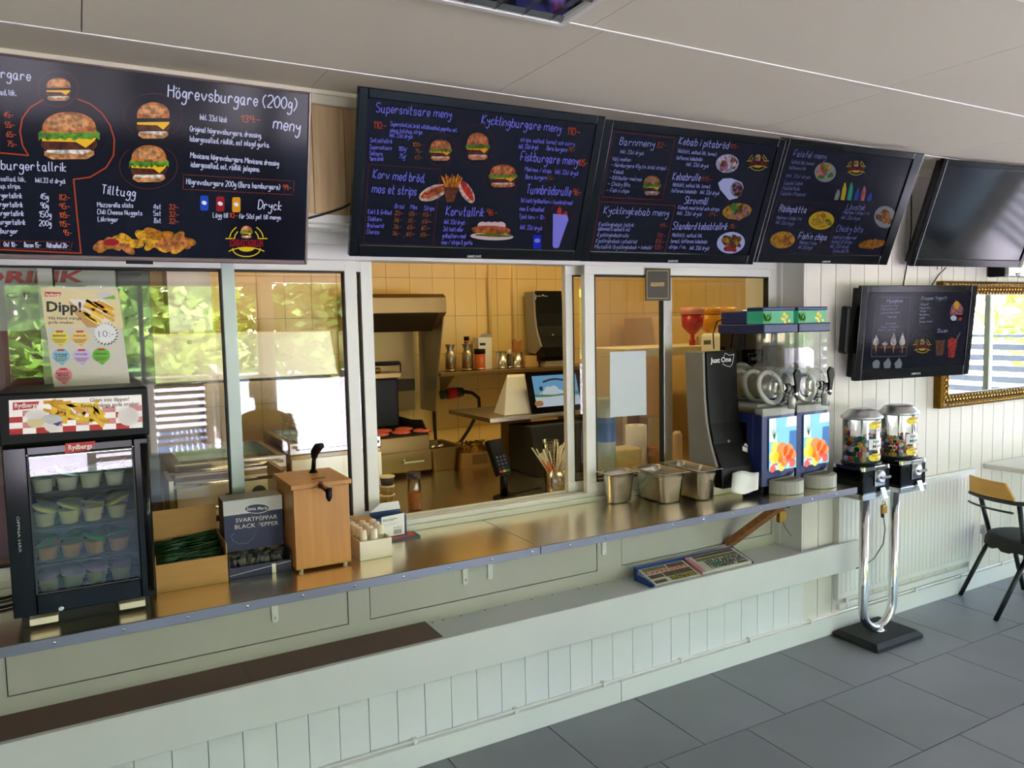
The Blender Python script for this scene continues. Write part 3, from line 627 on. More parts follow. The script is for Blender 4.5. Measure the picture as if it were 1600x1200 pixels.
s.logo(K, 1232, 950, 96); s.build(s.sc)
MB().box(-.05, .02, -.004, 0, -.006, .004).build('sensor_bump', 'black_plastic', s.root, local=True)
# screen 2
s = tv('glossy black menu screen with hot dog pictures, second from the small fridge', .778, 2.45, 1.825, .884, .519, 20.1, -2.2, (.03, .032, .04, .03), Z2)
K = palette('s2', .5, (.62, .6, 1.1)); K2 = palette('s2p', .5, (1, .85, .85))
mat('s2_back', (.004, .004, .006, 1), .1, emit=C(14, 12, 40), es=.5, coat=.3)
s.rect('s2_back', 118, 110, 1490, 1040, 'backlight', 0) if False else None
rows(s, K, [('Supersnitsare meny', 180, 208, 626, 246), ('Kycklingburgare meny', 808, 278, 1278, 330)], 50); rows(s, K, [('Korv med bröd,', 162, 602, 466, 628), ('mos et strips', 156, 688, 418, 706), ('Korvtallrik', 596, 824, 820, 832), ('Fiskburgare meny', 1040, 498, 1378, 526), ('Tunnbrödsrulle', 1074, 694, 1338, 708)], 50)
rows(s, K, [('Superschnitzel, bröd, vitkålssallad, paprika, ost,', 266, 290, 662, 328), ('pinup, ketchup, strips', 266, 328, 455, 342), ('Inkl. 33cl dryck', 262, 358, 398, 368), ('Snitzeltallrik', 145, 388, 277, 396), ('Supersnitsare', 143, 428, 272, 436), ('180g*', 314, 440, 366, 443),
            ('Snitsare', 141, 466, 218, 470), ('75g*', 318, 484, 360, 488), ('*bara bröd', 141, 498, 222, 500), ('Bröd', 292, 782, 344, 785), ('Mos', 386, 786, 424, 788), ('Strips', 466, 792, 526, 796),
            ('Kokt & Grillad', 132, 814, 270, 820), ('Stekkorv', 130, 856, 214, 860), ('Bratwurst', 128, 896, 228, 898), ('Chorizo', 124, 934, 198, 936), ('Inkl. 33cl dryck', 586, 874, 708, 880), ('2st kokt eller', 580, 918, 698, 922), ('grillad korv med', 575, 958, 712, 960), ('mos / strips & gurka.', 570, 996, 756, 998),
            ('strips, sallad, tomat och curry.', 1040, 384, 1364, 412), ('Inkl. 33cl dryck', 1030, 426, 1146, 432), ('Bara burgare', 1196, 436, 1316, 446), ('Med mos / strips.', 1066, 560, 1224, 574), ('Inkl. 33cl dryck', 1246, 576, 1384, 588), ('Bara burgare', 1070, 606, 1194, 612),
            ('1st kokt/grillad korv i tunnbröd med', 1040, 746, 1346, 762), ('mos & räksallad.', 1034, 796, 1180, 802), ('Tjock korv + 10:-', 1030, 842, 1186, 850), ('Inkl. 33cl dryck', 1038, 906, 1168, 914)], 24)
rows(s, K2, [('110:-', 165, 308, 240, 312), ('110:-', 1316, 344, 1392, 350)], 40, PRC, 'org'); rows(s, K2, [('96:-', 836, 822, 900, 826), ('105:-', 1380, 526, 1440, 532), ('96:-', 1350, 702, 1400, 706)], 32, PRC, 'org')
rows(s, K2, [('100:-', 398, 414, 456, 417), ('75:-', 412, 454, 456, 456), ('60:-', 410, 490, 456, 494), ('75:-', 1322, 446, 1364, 448), ('65:-', 1200, 612, 1240, 614)] + [(('22:-', '65:-', '65:-')[c] if r == 0 else ('36:-', '65:-', '65:-')[c], 292 + c * 84 - r * 5, 822 + r * 40 + c * 4, 340 + c * 84 - r * 5, 824 + r * 40 + c * 4) for r in range(4) for c in range(3)], 22, PRC, 'fry2')
s.pline('outline', K2('thin'), [(137, 520), (566, 550), (518, 1006), (108, 996)], .002, True)
for a in ((563, 432, 92, 97), (780, 410, 106, 124), (930, 610, 100, 98)): s.circ(K2, 'thin', *a, .0014)
s.circ(K2, 'thin', 1276, 865, 92, 98, .0014)
s.burger(K2, 564, 436, 142, 130, 2); s.burger(K2, 786, 414, 148, 168, 1); s.burger(K2, 935, 590, 176, 140, 1)
s.new(); s.hold = True; s.blob(K2, 'cream', 520, 690, 180, 84, 'hot_dog_picture', -.4, lay=2); s.blob(K2, 'bun', 530, 684, 176, 46, 'hot_dog_picture', -.42, lay=3); s.pline('hot_dog_picture', K2('red'), [(450, 712), (470, 690), (490, 700), (510, 676), (535, 680), (560, 655), (590, 650)], .004, lay=5)
s.blob(K2, 'cream', 720, 686, 70, 150, 'hot_dog_picture', -.55, lay=2); s.blob(K2, 'tom', 722, 676, 40, 140, 'hot_dog_picture', -.55, lay=3)
s.ppoly('hot_dog_picture', K2('brown'), [(600, 745), (640, 745), (676, 655), (582, 650)], 6)
for i in range(11): s.pline('hot_dog_picture', K2(('fry', 'fry2')[i % 2]), [(596 + i * 7, 655), (572 + i * 12, 592 + 12 * math.sin(i * 2.1))], .005, lay=7)
s.hold = False; s.new(); s.hold = True; s.blob(K2, 'white', 870, 950, 260, 46, 'hot_dog_picture', .03, lay=1)
for i in range(4): s.blob(K2, 'white', 815 + 36 * i, 885, 60, 46, 'hot_dog_picture', lay=2)
s.blob(K2, 'bun', 866, 910, 236, 50, 'hot_dog_picture', .04, lay=3); s.blob(K2, 'fry2', 866, 925, 230, 22, 'hot_dog_picture', .04, lay=4); s.blob(K2, 'let', 880, 944, 220, 18, 'hot_dog_picture', .03, wob=.1, lay=5)
s.hold = False; s.new(); s.hold = True; s.ppoly('wrap_picture', K('white'), [(1232, 1010), (1245, 1020), (1268, 1016), (1326, 850), (1318, 822), (1234, 815)], 3); s.blob(K2, 'tom', 1271, 800, 26, 54, 'wrap_picture', .1, lay=2); s.blob(K2, 'tom', 1303, 824, 30, 52, 'wrap_picture', .3, lay=2); s.hold = False
s.rect(K('blue'), 1116, 942, 1164, 1024, 'can_picture', 2); s.blob(K, 'white', 1140, 975, 36, 26, 'can_picture', lay=3)
s.build(s.sc); brand(s, 722, 1076, 806, 1076, 15)
# screen 3
s = tv('glossy black menu screen with kebab pictures, between the hot dog and falafel screens', 1.682, 2.45, 1.827, .86, .519, 21.3, -3.6, (.036, .036, .042, .03), Z3)
K = palette('s3', .42, (.82, .84, 1.05))
rows(s, K, [('Barnmeny', 300, 248, 540, 268), ('Kycklingkebab meny', 190, 726, 638, 746), ('Kebab i pitabröd', 712, 246, 1054, 278), ('Standard kebabtallrik', 668, 836, 1046, 840), ('Kebabrulle', 668, 492, 860, 500), ('Skrovmål', 750, 658, 910, 664)], 46)
rows(s, K, [('Inkl. 33cl dryck', 306, 308, 468, 322), ('Välj mellan', 250, 358, 378, 366), ('- Hamburgare 45g (m. bröd, strips)', 244, 400, 620, 424), ('- Kebab', 236, 444, 326, 452), ('- Köttbullar med mos', 230, 488, 454, 502), ('- Chicky Bits', 220, 532, 372, 540), ('- Fish n chips', 212, 576, 366, 584),
            ('Kycklingkebab tallrik', 156, 812, 398, 820), ('(pommes & sallad & ris)', 152, 844, 370, 850), ('Kycklingkebabrulle', 146, 886, 362, 892), ('Kycklingkebab i pitabröd', 136, 928, 418, 934), ('Mixtallrik (kycklingkebab + kebab)', 128, 970, 522, 974),
            ('Nötkött, sallad, lök, tomat,', 706, 304, 976, 328), ('fefferoni, kebabsås', 694, 352, 874, 362), ('Inkl. 33cl dryck', 764, 396, 918, 410), ('Nötkött, sallad, lök, tomat,', 670, 538, 932, 552), ('fefferoni, kebabsås', 660, 580, 834, 588), ('Inkl. 33cl dryck', 860, 590, 992, 600),
            ('Kebab med bröd och strips', 708, 696, 992, 710), ('Inkl. 33cl dryck', 700, 736, 870, 744), ('Nötkött, sallad, lök,', 666, 888, 874, 892), ('tomat, fefferoni, kebabsås', 654, 930, 908, 934), ('strips / ris.', 644, 970, 760, 972), ('Inkl. 33cl dryck', 788, 978, 922, 980)], 24)
rows(s, K, [('82:-', 560, 268, 622, 272)], 34, PRC, 'org'); rows(s, K, [('119:-', 574, 826, 632, 828), ('110:-', 556, 894, 618, 896), ('105:-', 546, 932, 610, 936), ('130:-', 540, 974, 604, 976), ('105:-', 868, 500, 942, 504), ('119:-', 918, 748, 980, 752), ('115:-', 1062, 830, 1110, 832), ('105:-', 1066, 272, 1130, 278)], 26, PRC, 'org')
s.pline('outline', K('line'), [(260, 158), (688, 202), (598, 634), (182, 612)], .003, True, dash=.008); s.pline('outline', K('line'), [(165, 645), (688, 672), (614, 1010), (104, 1006)], .002, True)
s.burger(K, 526, 532, 130, 140, 2)
def plate(s, K, cx, cy, w, h, cols, base='white', seed=1, part='dish_picture', n=16):
    s.new(); s.blob(K, base, cx, cy, w, h, part, -.12, 24, lay=1); r = random.Random(seed)
    for i in range(n): a = r.random() * 6.28; q = math.sqrt(r.random()) * .33; s.blob(K, cols[i % len(cols)], cx + math.cos(a) * q * w, cy + math.sin(a) * q * h, w * .3, h * .26, part, r.random() * 3, 9, .2, lay=2 + i % 5)
plate(s, K, 1050, 380, 160, 130, ('brown', 'bun', 'pink', 'cream'), 'cream', 2); plate(s, K, 1118, 712, 205, 112, ('brown', 'fry', 'let', 'pink'), 'fry', 3, n=22); plate(s, K, 1075, 930, 196, 150, ('brown', 'brown', 'fry', 'tom'), 'white', 4, n=20)
s.new(); s.ppoly('dish_picture', K('white'), [(1062, 634), (1000, 560), (986, 515), (1020, 484), (1080, 482), (1150, 510), (1165, 550), (1120, 620)], 1); plate(s, K, 1116, 560, 90, 110, ('brown', 'meat', 'pink'), 'brown', 5, n=14)
s.logo(K, 1262, 372, 70); s.build(s.sc); brand(s, 637, 1064, 706, 1064, 14)
# screen 4
s = tv('glossy black menu screen with fish and falafel pictures, nearest the white wall', 2.585, 2.45, 1.842, .866, .528, 21.1, -3.5, (.036, .062, .046, .03), Z4)
K = palette('s4', .2, (.8, .82, 1.15)); Kp = palette('s4p', .3)
rows(s, K, [('Falafel meny', 288, 196, 472, 214), ('Chicky bits', 530, 624, 680, 628), ('Lövstek', 588, 500, 692, 504)], 30); K_ = palette('s4b', .36, (.9, .9, 1.1)); rows(s, K_, [('Rödspätta', 206, 510, 360, 518), ("Fish'n chips", 316, 666, 474, 674)], 32)
rows(s, K, [('Sallad, lök, tomat', 274, 236, 406, 248), ('fefferoni, lök', 262, 270, 358, 276), ('Inkl. 33cl dryck', 248, 314, 384, 326), ('Falafel Tallrik', 236, 358, 340, 362), ('Falafel Rulle', 226, 386, 322, 392), ('Falafel i Pitabröd', 216, 416, 354, 424), ('Med mos / strips / ris', 194, 554, 334, 560), ('Inkl. 33cl dryck', 188, 580, 290, 590),
            ('Med mos / strips', 322, 694, 420, 700), ('Inkl. 33cl dryck', 316, 722, 396, 726), ('Med mos / strips / ris', 572, 524, 718, 530), ('Inkl. 33cl dryck', 560, 552, 666, 560), ('med currydipp med', 514, 664, 644, 668), ('tomat & strips', 504, 690, 620, 694), ('Inkl. 33cl dryck', 496, 716, 602, 720), ('Extra sås 10:-', 512, 742, 606, 746)], 17)
rows(s, Kp, [('110:-', 366, 512, 424, 514), ('110:-', 420, 714, 464, 718)], 22, PRC, 'thin')
s.pline('outline', Kp('thin'), [(200, 448), (556, 470), (466, 762), (112, 748)], .002, True)
plate(s, Kp, 470, 288, 122, 112, ('let', 'pink', 'fry', 'tom'), 'grey', 6); plate(s, Kp, 448, 562, 146, 104, ('fry', 'fry', 'bun', 'let'), 'yel', 7); plate(s, Kp, 228, 672, 140, 96, ('fry', 'bun', 'fry2'), 'fry', 8); plate(s, Kp, 810, 542, 124, 126, ('brown', 'bun', 'fry2'), 'grey', 9); plate(s, Kp, 736, 696, 156, 50, ('fry2', 'bun', 'fry2'), 'fry2', 10)
for i, c in enumerate(('grey', 'yel', 'teal', 'blue', 'pink', 'blue')):
    x = 520 + i * 37; hh = (60, 100, 100, 68, 84, 46)[i]; s.new(); s.ppoly('bottle_picture', Kp(c), [(x, 444 + i), (x + 22, 446 + i), (x + 34, 446 - hh * .6 + i), (x + 30, 446 - hh + i), (x + 22, 446 - hh + i), (x + 10, 446 - hh * .6 + i)])
s.logo(Kp, 645, 262, 52); s.build(s.sc); brand(s, 452, 800, 498, 800, 9)
# screen 5, switched off
s = tv('switched-off black screen reflecting the room, hung above the wall television', 3.71, 2.45, 1.845, .86, .532, 19.9, -6.2, (.03, .03, .04, .03), Z4, cat='television', name='wall_screen')
q = MB().tube([(-.16, .05, 0), (-.165, .05, -.012), (-.16, .05, -.03)], .002, 6).tube([(-.13, .05, 0), (-.13, .05, -.03)], .002, 6); q.build('loose_plug', 'rubber', s.root, local=True)
# screen 6 on the wall
s = tv('smaller black television with ice cream and slush menu, on the white wall', 3.262, 2.43, 1.283, .765, .46, 5, -8.5, (.042, .04, .052, .036), Z5, .07)
K = palette('s6', .55, (.85, .87, .9))
rows(s, K, [('Mjukglass', 488, 244, 600, 240), ('Frozen Yogurt', 738, 226, 918, 218), ('Slush', 850, 458, 922, 458)], 22)
rows(s, K, [('Smörstrut liten', 446, 274, 570, 272), ('Mellanstrut', 444, 298, 560, 294), ('Lyxstrut med topping', 440, 324, 580, 318), ('Toppings', 488, 352, 556, 350), ('Strössel', 480, 400, 552, 398), ('Kola  Choklad', 448, 426, 570, 422), ('Daim  Lakrits', 424, 448, 550, 444), ('Naturell', 732, 262, 788, 260), ('Cappuccino', 724, 288, 800, 286), ('Mango', 726, 312, 768, 310), ('Blackberry', 724, 338, 792, 334), ('Lemon', 722, 362, 760, 360), ('Passion Vanilla', 720, 388, 814, 384)], 12)
s.pline('outline', K('grey'), [(414, 206), (660, 206), (626, 630), (374, 634)], .0015, True)
s.rect(K('brown'), 380, 556, 628, 572, 'ice_cream_picture', 2)
for i, x in enumerate((408, 472, 534, 598)):
    s.new(); s.ppoly('ice_cream_picture', K('bun2'), [(x - 8, 548), (x, 614), (x + 8, 548)], 3); hh = (76, 24, 94, 90)[i]
    s.ppoly('ice_cream_picture', K('cream'), [(x - 16, 550), (x - 22, 530 if i != 1 else 540), (x - 12, 550 - hh * .55), (x + 4, 548 - hh), (x + 16, 550 - hh * .5), (x + 22, 530 if i != 1 else 540), (x + 14, 550)], 4)
for i, x in enumerate((410, 490, 570)):
    s.new(); s.ppoly('ice_cream_picture', K('grey'), [(x - 22, 716), (x + 20, 716), (x + 28, 680), (x + 18, 660), (x + (8 if i else 0), 640 if i else 656), (x - 10, 662), (x - 28, 680)], 3)
s.new(); s.ppoly('yogurt_picture', K('pink'), [(940, 330), (1030, 330), (1040, 290), (1010, 240), (985, 230), (955, 265)], 2); s.blob(K, 'chs', 990, 262, 40, 60, 'yogurt_picture', lay=3); s.blob(K, 'white', 968, 355, 44, 40, 'yogurt_picture', lay=4); s.blob(K, 'tom', 1014, 362, 30, 26, 'yogurt_picture', lay=4)
s.new(); s.ppoly('slush_picture', K('tom'), [(930, 640), (972, 640), (996, 512), (960, 494), (926, 514)], 2); s.pline('slush_picture', K('grey'), [(988, 512), (1014, 462)], .004, lay=3); s.new(); s.ppoly('slush_picture', K('brown'), [(842, 625), (890, 625), (908, 514), (838, 516)], 2)
s.logo(K, 742, 556, 62); s.build(s.sc); brand(s, 664, 764, 730, 760, 14)
MB().box(-.43, -.40, .03, .075, .13, .36).build('side_speaker', 'black_plastic', s.root, local=True, bevel=.01)
# ---------------------------------------------------------------- things on the counter
ZT_ = ZT + .0005
ORD = ['first', 'second', 'third', 'fourth', 'fifth', 'sixth', 'seventh', 'eighth', 'ninth', 'tenth', 'eleventh', 'twelfth']
# ---- small dip fridge
fx0, fx1, fy0, fy1 = -.188, .150, 2.345, 2.655
fr = thing('dip_fridge', 'small black glass-door fridge full of dip cups, on the counter', 'fridge', (-.02, 2.5, ZT_))
b = MB()
zb, zm, zt = .862, 1.31, 1.447
b.box(fx0, fx0 + .02, fy0, fy1, zb, zm).box(fx1 - .02, fx1, fy0, fy1, zb, zm).box(fx0 + .02, fx1 - .02, fy1 - .02, fy1, zb, zm).box(fx0 + .02, fx1 - .02, fy0, fy1 - .02, zb, zb + .012).box(fx0 + .02, fx1 - .02, fy0, fy1 - .02, zm - .012, zm)
b.build('cabinet', 'black_plastic', fr, bevel=.003)
MB().box(fx0 + .02, fx1 - .02, fy1 - .024, fy1 - .02, zb + .012, zm - .012).build('inner_wall', 'dark_grey', fr)
MB().box(fx0 + .015, fx1 - .015, fy0 + .02, fy1 - .02, ZT_, zb).build('plinth', 'black_matte', fr)
for a in (-.155, .055):
    p = MB().box(a, a + .065, fy0 - .012, fy0 + .03, ZT_ + .012, ZT_ + .03).build('foot_block', 'cream_plastic', fr, bevel=.002)
hd = MB().box(fx0 - .004, fx1 + .006, fy0 - .02, fy1, zm + .001, zt).build('header_box', 'black_plastic', fr, bevel=.006)
dY = fy0 - .022
gx0, gx1, gz0, gz1 = -.135, .112, .915, 1.283
d = MB().box(fx0, gx0, dY, fy0 - .002, zb, zm - .004).box(gx1, fx1, dY, fy0 - .002, zb, zm - .004).box(gx0, gx1, dY, fy0 - .002, zb, gz0).box(gx0, gx1, dY, fy0 - .002, gz1, zm - .004).build('door', 'black_gloss', fr, bevel=.003)
MB().add([(gx0, dY + .006, gz0), (gx1, dY + .006, gz0), (gx1, dY + .006, gz1), (gx0, dY + .006, gz1)], [(0, 1, 2, 3)]).build('pane', 'fridge_glass', d, fix=False)
q = MB()
for a in ((gx0, gx0 + .004, gz0, gz1), (gx1 - .004, gx1, gz0, gz1), (gx0, gx1, gz0, gz0 + .004), (gx0, gx1, gz1 - .004, gz1)): q.box(a[0], a[1], dY - .001, dY + .004, a[2], a[3])
q.build('pane_trim', 'dark_grey', d)
MB().tube([(fx1 - .012, dY - .008, zb + .02), (fx1 - .012, dY - .008, zm - .02)], .009, 10).build('edge_handle', 'black_gloss', d)
k_ = U(96, 950, 1, dY); MB().lathe([(.007, 0), (.007, -.006), (.004, -.008)], (k_.x, dY, k_.z), 12, axis='y').build('lock', 'chrome', d)
MB().box(fx0 + .03, fx1 - .03, fy0 + .02, fy0 + .03, 1.272, 1.280).build('inner_lamp', mat('led', (1, 1, 1, 1), emit=(.9, 1, .96, 1), es=5), fr)
red_logo = lambda s, x0, y0, x1, y1, y2, y3: s.ppoly('logo', 'red', [(x0, y0), (x1, y1), (x1 - (x1 - x0) * .1, y2), (x0, y3)])
mat('logo_white', C(240, 236, 230), .5)
s = Screen((fx0, dY - .0012, 0), (1, 0, 0), (0, 0, 1)); s.new(); s.hold = True
red_logo(s, 102, 693, 149, 689, 702, 709); s.text('logo', 'logo_white', 'Rydbergs', (107, 703), (144, 700), 8, .02, lay=3); s.hold = False
s2_ = s; s.build(d)
s = Screen((fx0, dY - .0012, 0), (0, 0, -1), (1, 0, 0)); s.textuv('lettering', 'print_silver', 'ÖPPNA HÄR', (-1.13, .022), (-1.035, .022), .006)
s.O = Vector((fx0, dY - .0016, 0)); s.n = Vector((0, -1, 0)); s.build(d)
# header print
for n_, c in dict(pr_red=(196, 40, 46), pr_pink=(226, 150, 150), pr_white=(236, 226, 220), pr_yellow=(244, 200, 40), pr_yellow2=(222, 160, 20), pr_cream=(228, 210, 160), pr_purple=(80, 50, 140), pr_blue=(140, 200, 220), pr_violet=(206, 186, 226), pr_green=(96, 190, 40), pr_tan=(196, 150, 90), pr_lgrey=(206, 204, 200), pr_gold=(232, 214, 80), pr_peach=(238, 200, 110), pr_rose=(224, 130, 136), pr_brown=(120, 74, 36), pr_ltgreen=(120, 180, 60), pr_cool=(190, 196, 204)).items(): mat(n_, C(*c), .5)
mat('header_glow', C(230, 220, 214), .4, emit=C(230, 220, 214), es=.35)
hY = fy0 - .0205
s = Screen((fx0, hY, 0), (1, 0, 0), (0, 0, 1), (0, 400, .25))
H = [(60, 1118), (892, 1072), (884, 866), (55, 902)]
s.ppoly('header_print', 'header_glow', H, 0); s.hold = True
for i in range(10):
    for j in range(4):
        if (i + j) % 2: continue
        u0, u1 = i / 10, (i + 1) / 10; v0, v1 = .0 + j * .17, .17 + j * .17
        if v1 > .68 and i < 6: continue
        Q = lambda u, v: (60 + (892 - 60) * u - 5 * v, (1118 - 46 * u) * (1 - v) + (902 - 36 * u) * v)
        s.ppoly('header_print', 'pr_red' if j % 2 == 0 else 'pr_pink', [Q(u0, v0), Q(u1, v0), Q(u1, v1), Q(u0, v1)], 1)
red_logo(s, 80, 915, 246, 908, 950, 965); s.text('header_print', 'logo_white', 'Rydbergs', (92, 950), (236, 944), 30, .02, lay=4)
rn = random.Random(5)
for i in range(34):
    x = 330 + 300 * rn.random(); y = 925 + 95 * rn.random() + (x - 480) * .12; a = rn.uniform(-.9, .9) + (1.2 if i % 3 == 0 else .5)
    s.blob(None, 'x', x, y, 0, 0, 'header_print') if 0 else s.pline('header_print', ('pr_yellow', 'pr_yellow2')[i % 3 == 1], [(x - 55 * math.cos(a), y - 38 * math.sin(a)), (x + 55 * math.cos(a), y + 38 * math.sin(a))], .009, lay=2 + i % 5)
s.blob('pr_cream', '', 225, 1040, 110, 70, 'header_print', lay=6); s.blob('pr_white', '', 222, 992, 140, 66, 'header_print', -.1, lay=7); s.blob('pr_white', '', 328, 1070, 100, 60, 'header_print', lay=8); s.blob('pr_lgrey', '', 330, 1022, 132, 64, 'header_print', .1, lay=9); s.ppoly('header_print', 'pr_purple', [(330, 1048), (362, 1064), (395, 1030)], 10)
s.blob('pr_white', '', 802, 1002, 136, 118, 'header_print', n=20, lay=6)
s.text('header_print', 'ink', 'Glöm inte dippen!', (562, 912), (806, 904), 24, .01, lay=8); s.text('header_print', 'ink', 'Finns i många goda smaker.', (508, 948), (876, 932), 24, .01, lay=8)
s.build(hd)
# shelves and dip cups
SH = [U(130, y, 1, 2.42).z for y in (762, 814, 866, 914)]
cols = [U(x, 800, 1, 2.43).x for x in (70, 108, 145, 183)]
lidc = [('blue', mat('lid_blue', C(176, 208, 224), .35)), ('yellow', mat('lid_yellow', C(206, 196, 60), .35)), ('green', mat('lid_green', C(60, 150, 40), .35)), ('purple', mat('lid_purple', C(150, 110, 140), .35))]
cupm = [mat('cup_pale', C(214, 214, 190), .4), mat('cup_cream', C(224, 206, 140), .4), mat('cup_tan', C(206, 150, 80), .4), mat('cup_yellow', C(206, 196, 110), .4)]
cup_l = MB().lathe([(.021, 0), (.023, .02), (.0235, .021), (.026, .036), (.028, .037)], n=16).mesh('cup', ['cup_pale'])
for r in range(4):
    z = SH[r]
    g = MB()
    for a in range(9): g.box(fx0 + .021, fx1 - .021, 2.38 + a * .03, 2.383 + a * .03, z - .006, z - .002)
    g.box(fx0 + .021, fx1 - .021, 2.375, 2.381, z - .008, z - .001); g.build('wire_shelf', 'dark_grey', fr)
    me = bpy.data.meshes.new('x'); me = cup_l.copy(); me.materials[0] = cupm[r]
    ld = MB().lathe([(.031, 0), (.032, .0015), (.0005, .002)], n=16).mesh('lid', [lidc[r][1]])
    for row in range(2):
        for c in range(4):
            for st in range(2 if row == 1 or r in (0, 1, 3) and c else 1):
                zz = z + .041 * st if r == 99 else z
                if st: continue
            o = thing('dip_cup', '%s-lidded dip cup, %s from the hinge side in the %s row on the %s shelf' % (lidc[r][0], ORD[c], ('front', 'rear')[row], ('top', 'second', 'third', 'lowest')[r]), 'dip cup', (cols[c] + .006 * row, 2.425 + row * .075, z), group='%s dip cups in the fridge' % lidc[r][0])
            p = bpy.data.objects.new('cup', me); link(p, o); l = bpy.data.objects.new('lid', ld); link(l, o); l.location = (0, -.002, .047); l.rotation_euler = (R(24), 0, random.random() * 6)
# ---- dip poster leaning on top of the fridge
po = thing('dip_poster', 'cream cardboard sign with fries picture and dip flavours, on top of the fridge', 'sign', (-.02, 2.52, zt))
PYp = 2.50
c4 = [U(x, y, 1, PYp) for x, y in ((85, 609), (204, 604), (183, 449), (63, 448))]
MB().prism([tuple(p) for p in c4], (0, .004, 0)).build('card', mat('poster_card', C(214, 208, 192), .5), po)
s = Screen((0, PYp, 0), (1, 0, 0), (0, 0, 1), (60, 440, .14164)); s.new(); s.hold = True
s.ppoly('top_print', 'pr_cream', [(78, 508), (940, 512), (882, 102), (22, 66)], 0); s.ppoly('top_print', 'pr_tan', [(390, 340), (540, 505), (700, 508), (620, 440), (330, 210)], 1)
s.ppoly('top_print', 'pr_white', [(330, 190), (640, 470), (780, 440), (860, 300), (700, 190), (520, 200)], 2)
rn = random.Random(8)
for i in range(22): x = 530 + 260 * rn.random(); y = 230 + 190 * rn.random(); s.pline('top_print', ('pr_yellow', 'pr_yellow2')[i % 2], [(x - 55, y - 30 + 20 * rn.random()), (x + 50, y + 40)], .008, lay=3 + i % 4)
s.blob('pr_lgrey', '', 745, 155, 210, 70, 'top_print', .15, lay=4); s.ppoly('top_print', 'pr_ltgreen', [(690, 190), (850, 195), (840, 150)], 5)
s.ppoly('top_print', 'red', [(72, 165), (240, 160), (252, 118), (72, 112)], 3); s.text('top_print', 'logo_white', 'Rydbergs', (84, 156), (238, 152), 26, .02, lay=5)
s.text('top_print', 'ink', 'Dipp!', (92, 328), (476, 334), 112, .03, lay=8); s.text('top_print', 'ink', 'Välj bland många', (104, 416), (474, 420), 32, .01, lay=8); s.text('top_print', 'ink', 'goda smaker.', (110, 462), (398, 466), 32, .01, lay=8)
s.hold = False
for x, y, mk, a, b2 in ((235, 610, 'pr_gold', 'BEARNAISE', ''), (458, 610, 'pr_peach', 'CHEDDAR', ''), (250, 815, 'pr_blue', 'SOURCREAM', '& ONION'), (478, 815, 'pr_violet', 'VITLÖK', ''), (694, 808, 'pr_green', 'CHICAGO', ''), (275, 1025, 'pr_rose', 'HOT', 'MEXICANA')):
    s.new(); s.hold = True
    s.ppoly('flavour_drop', mk, [(x + 98 * math.cos(R(t)), y + 6 - (82 * math.sin(R(t)))) for t in range(-35, 216, 12)] + [(x + 12, y + 112)], 1)
    s.text('flavour_drop', 'ink', a, (x - 74, y - 4), (x + 66, y - 4), 18, .03, lay=3)
    if b2: s.text('flavour_drop', 'ink', b2, (x - 60, y + 18), (x + 58, y + 16), 18, .03, lay=3)
    s.ppoly('flavour_drop', 'red', [(x - 40, y - 48), (x + 36, y - 50), (x + 40, y - 70), (x - 42, y - 68)], 3)
    for q in range(4): s.ppoly('flavour_drop', 'pr_brown', [(x - 80 + 8 * q, y + 26 + 11 * q), (x + 78 - 12 * q, y + 26 + 11 * q), (x + 78 - 12 * q, y + 31 + 11 * q), (x - 80 + 8 * q, y + 31 + 11 * q)], 3)
    s.text('flavour_drop', 'ink', '25 g', (x - 4, y + 92), (x + 30, y + 94), 13, 0, lay=3); s.hold = False
s.new(); s.hold = True
s.ppoly('price_star', 'ink', [(748 + (136 if t % 2 else 112) * math.cos(t * .1745 * .9), 582 + (126 if t % 2 else 104) * math.sin(t * .1745 * .9)) for t in range(40)], 6)
s.ppoly('price_star', 'paper', [(740 + (136 if t % 2 else 112) * math.cos(t * .1745 * .9), 574 + (122 if t % 2 else 102) * math.sin(t * .1745 * .9)) for t in range(40)], 7)
s.text('price_star', mat('pen_blue', C(110, 112, 150), .6), '10:-', (668, 616), (836, 606), 76, -.01, lay=8); s.build(po)
# ---- cardboard box of green straws
bx = thing('straw_box', 'open brown cardboard box of wrapped green straws beside the fridge', 'box', (.26, 2.55, ZT_))
a0, a1, y0, y1, t_ = .158, .361, 2.462, 2.64, .003
MB().box(a0, a1, y0, y0 + t_, ZT_, .905).box(a0, a0 + t_, y0 + t_, y1, ZT_, .93).box(a1 - t_, a1, y0 + t_, y1, ZT_, .94).box(a0 + t_, a1 - t_, y1 - t_, y1, ZT_, 1.03).box(a0 + t_, a1 - t_, y0 + t_, y1 - t_, ZT_, ZT_ + .003).build('carton', 'cardboard', bx)
g = MB(); rn = random.Random(4)
mat('straw_green', C(26, 74, 40), .3, var=.4, vscale=40)
for i in range(230):
    x = rn.uniform(a0 + .012, a1 - .012); y = rn.uniform(y0 + .01, y1 - .012); z = .87 + .05 * (y - y0) / (y1 - y0) + rn.uniform(0, .025); an = rn.gauss(.1, .35); L = rn.uniform(.03, .06)
    X0, X1 = max(a0 + .005, x - L * math.cos(an)), min(a1 - .005, x + L * math.cos(an)); g.cyl((X0, max(y0 + .006, y - L * .3 * math.sin(an)), z), (X1, min(y1 - .006, y + L * .3 * math.sin(an)), z + rn.uniform(-.006, .012)), .0022, n=5)
g.box(a0 + .004, a1 - .004, y0 + .004, y1 - .004, ZT_ + .004, .872).build('wrapped_straws', 'straw_green', bx)['kind'] = 'stuff'
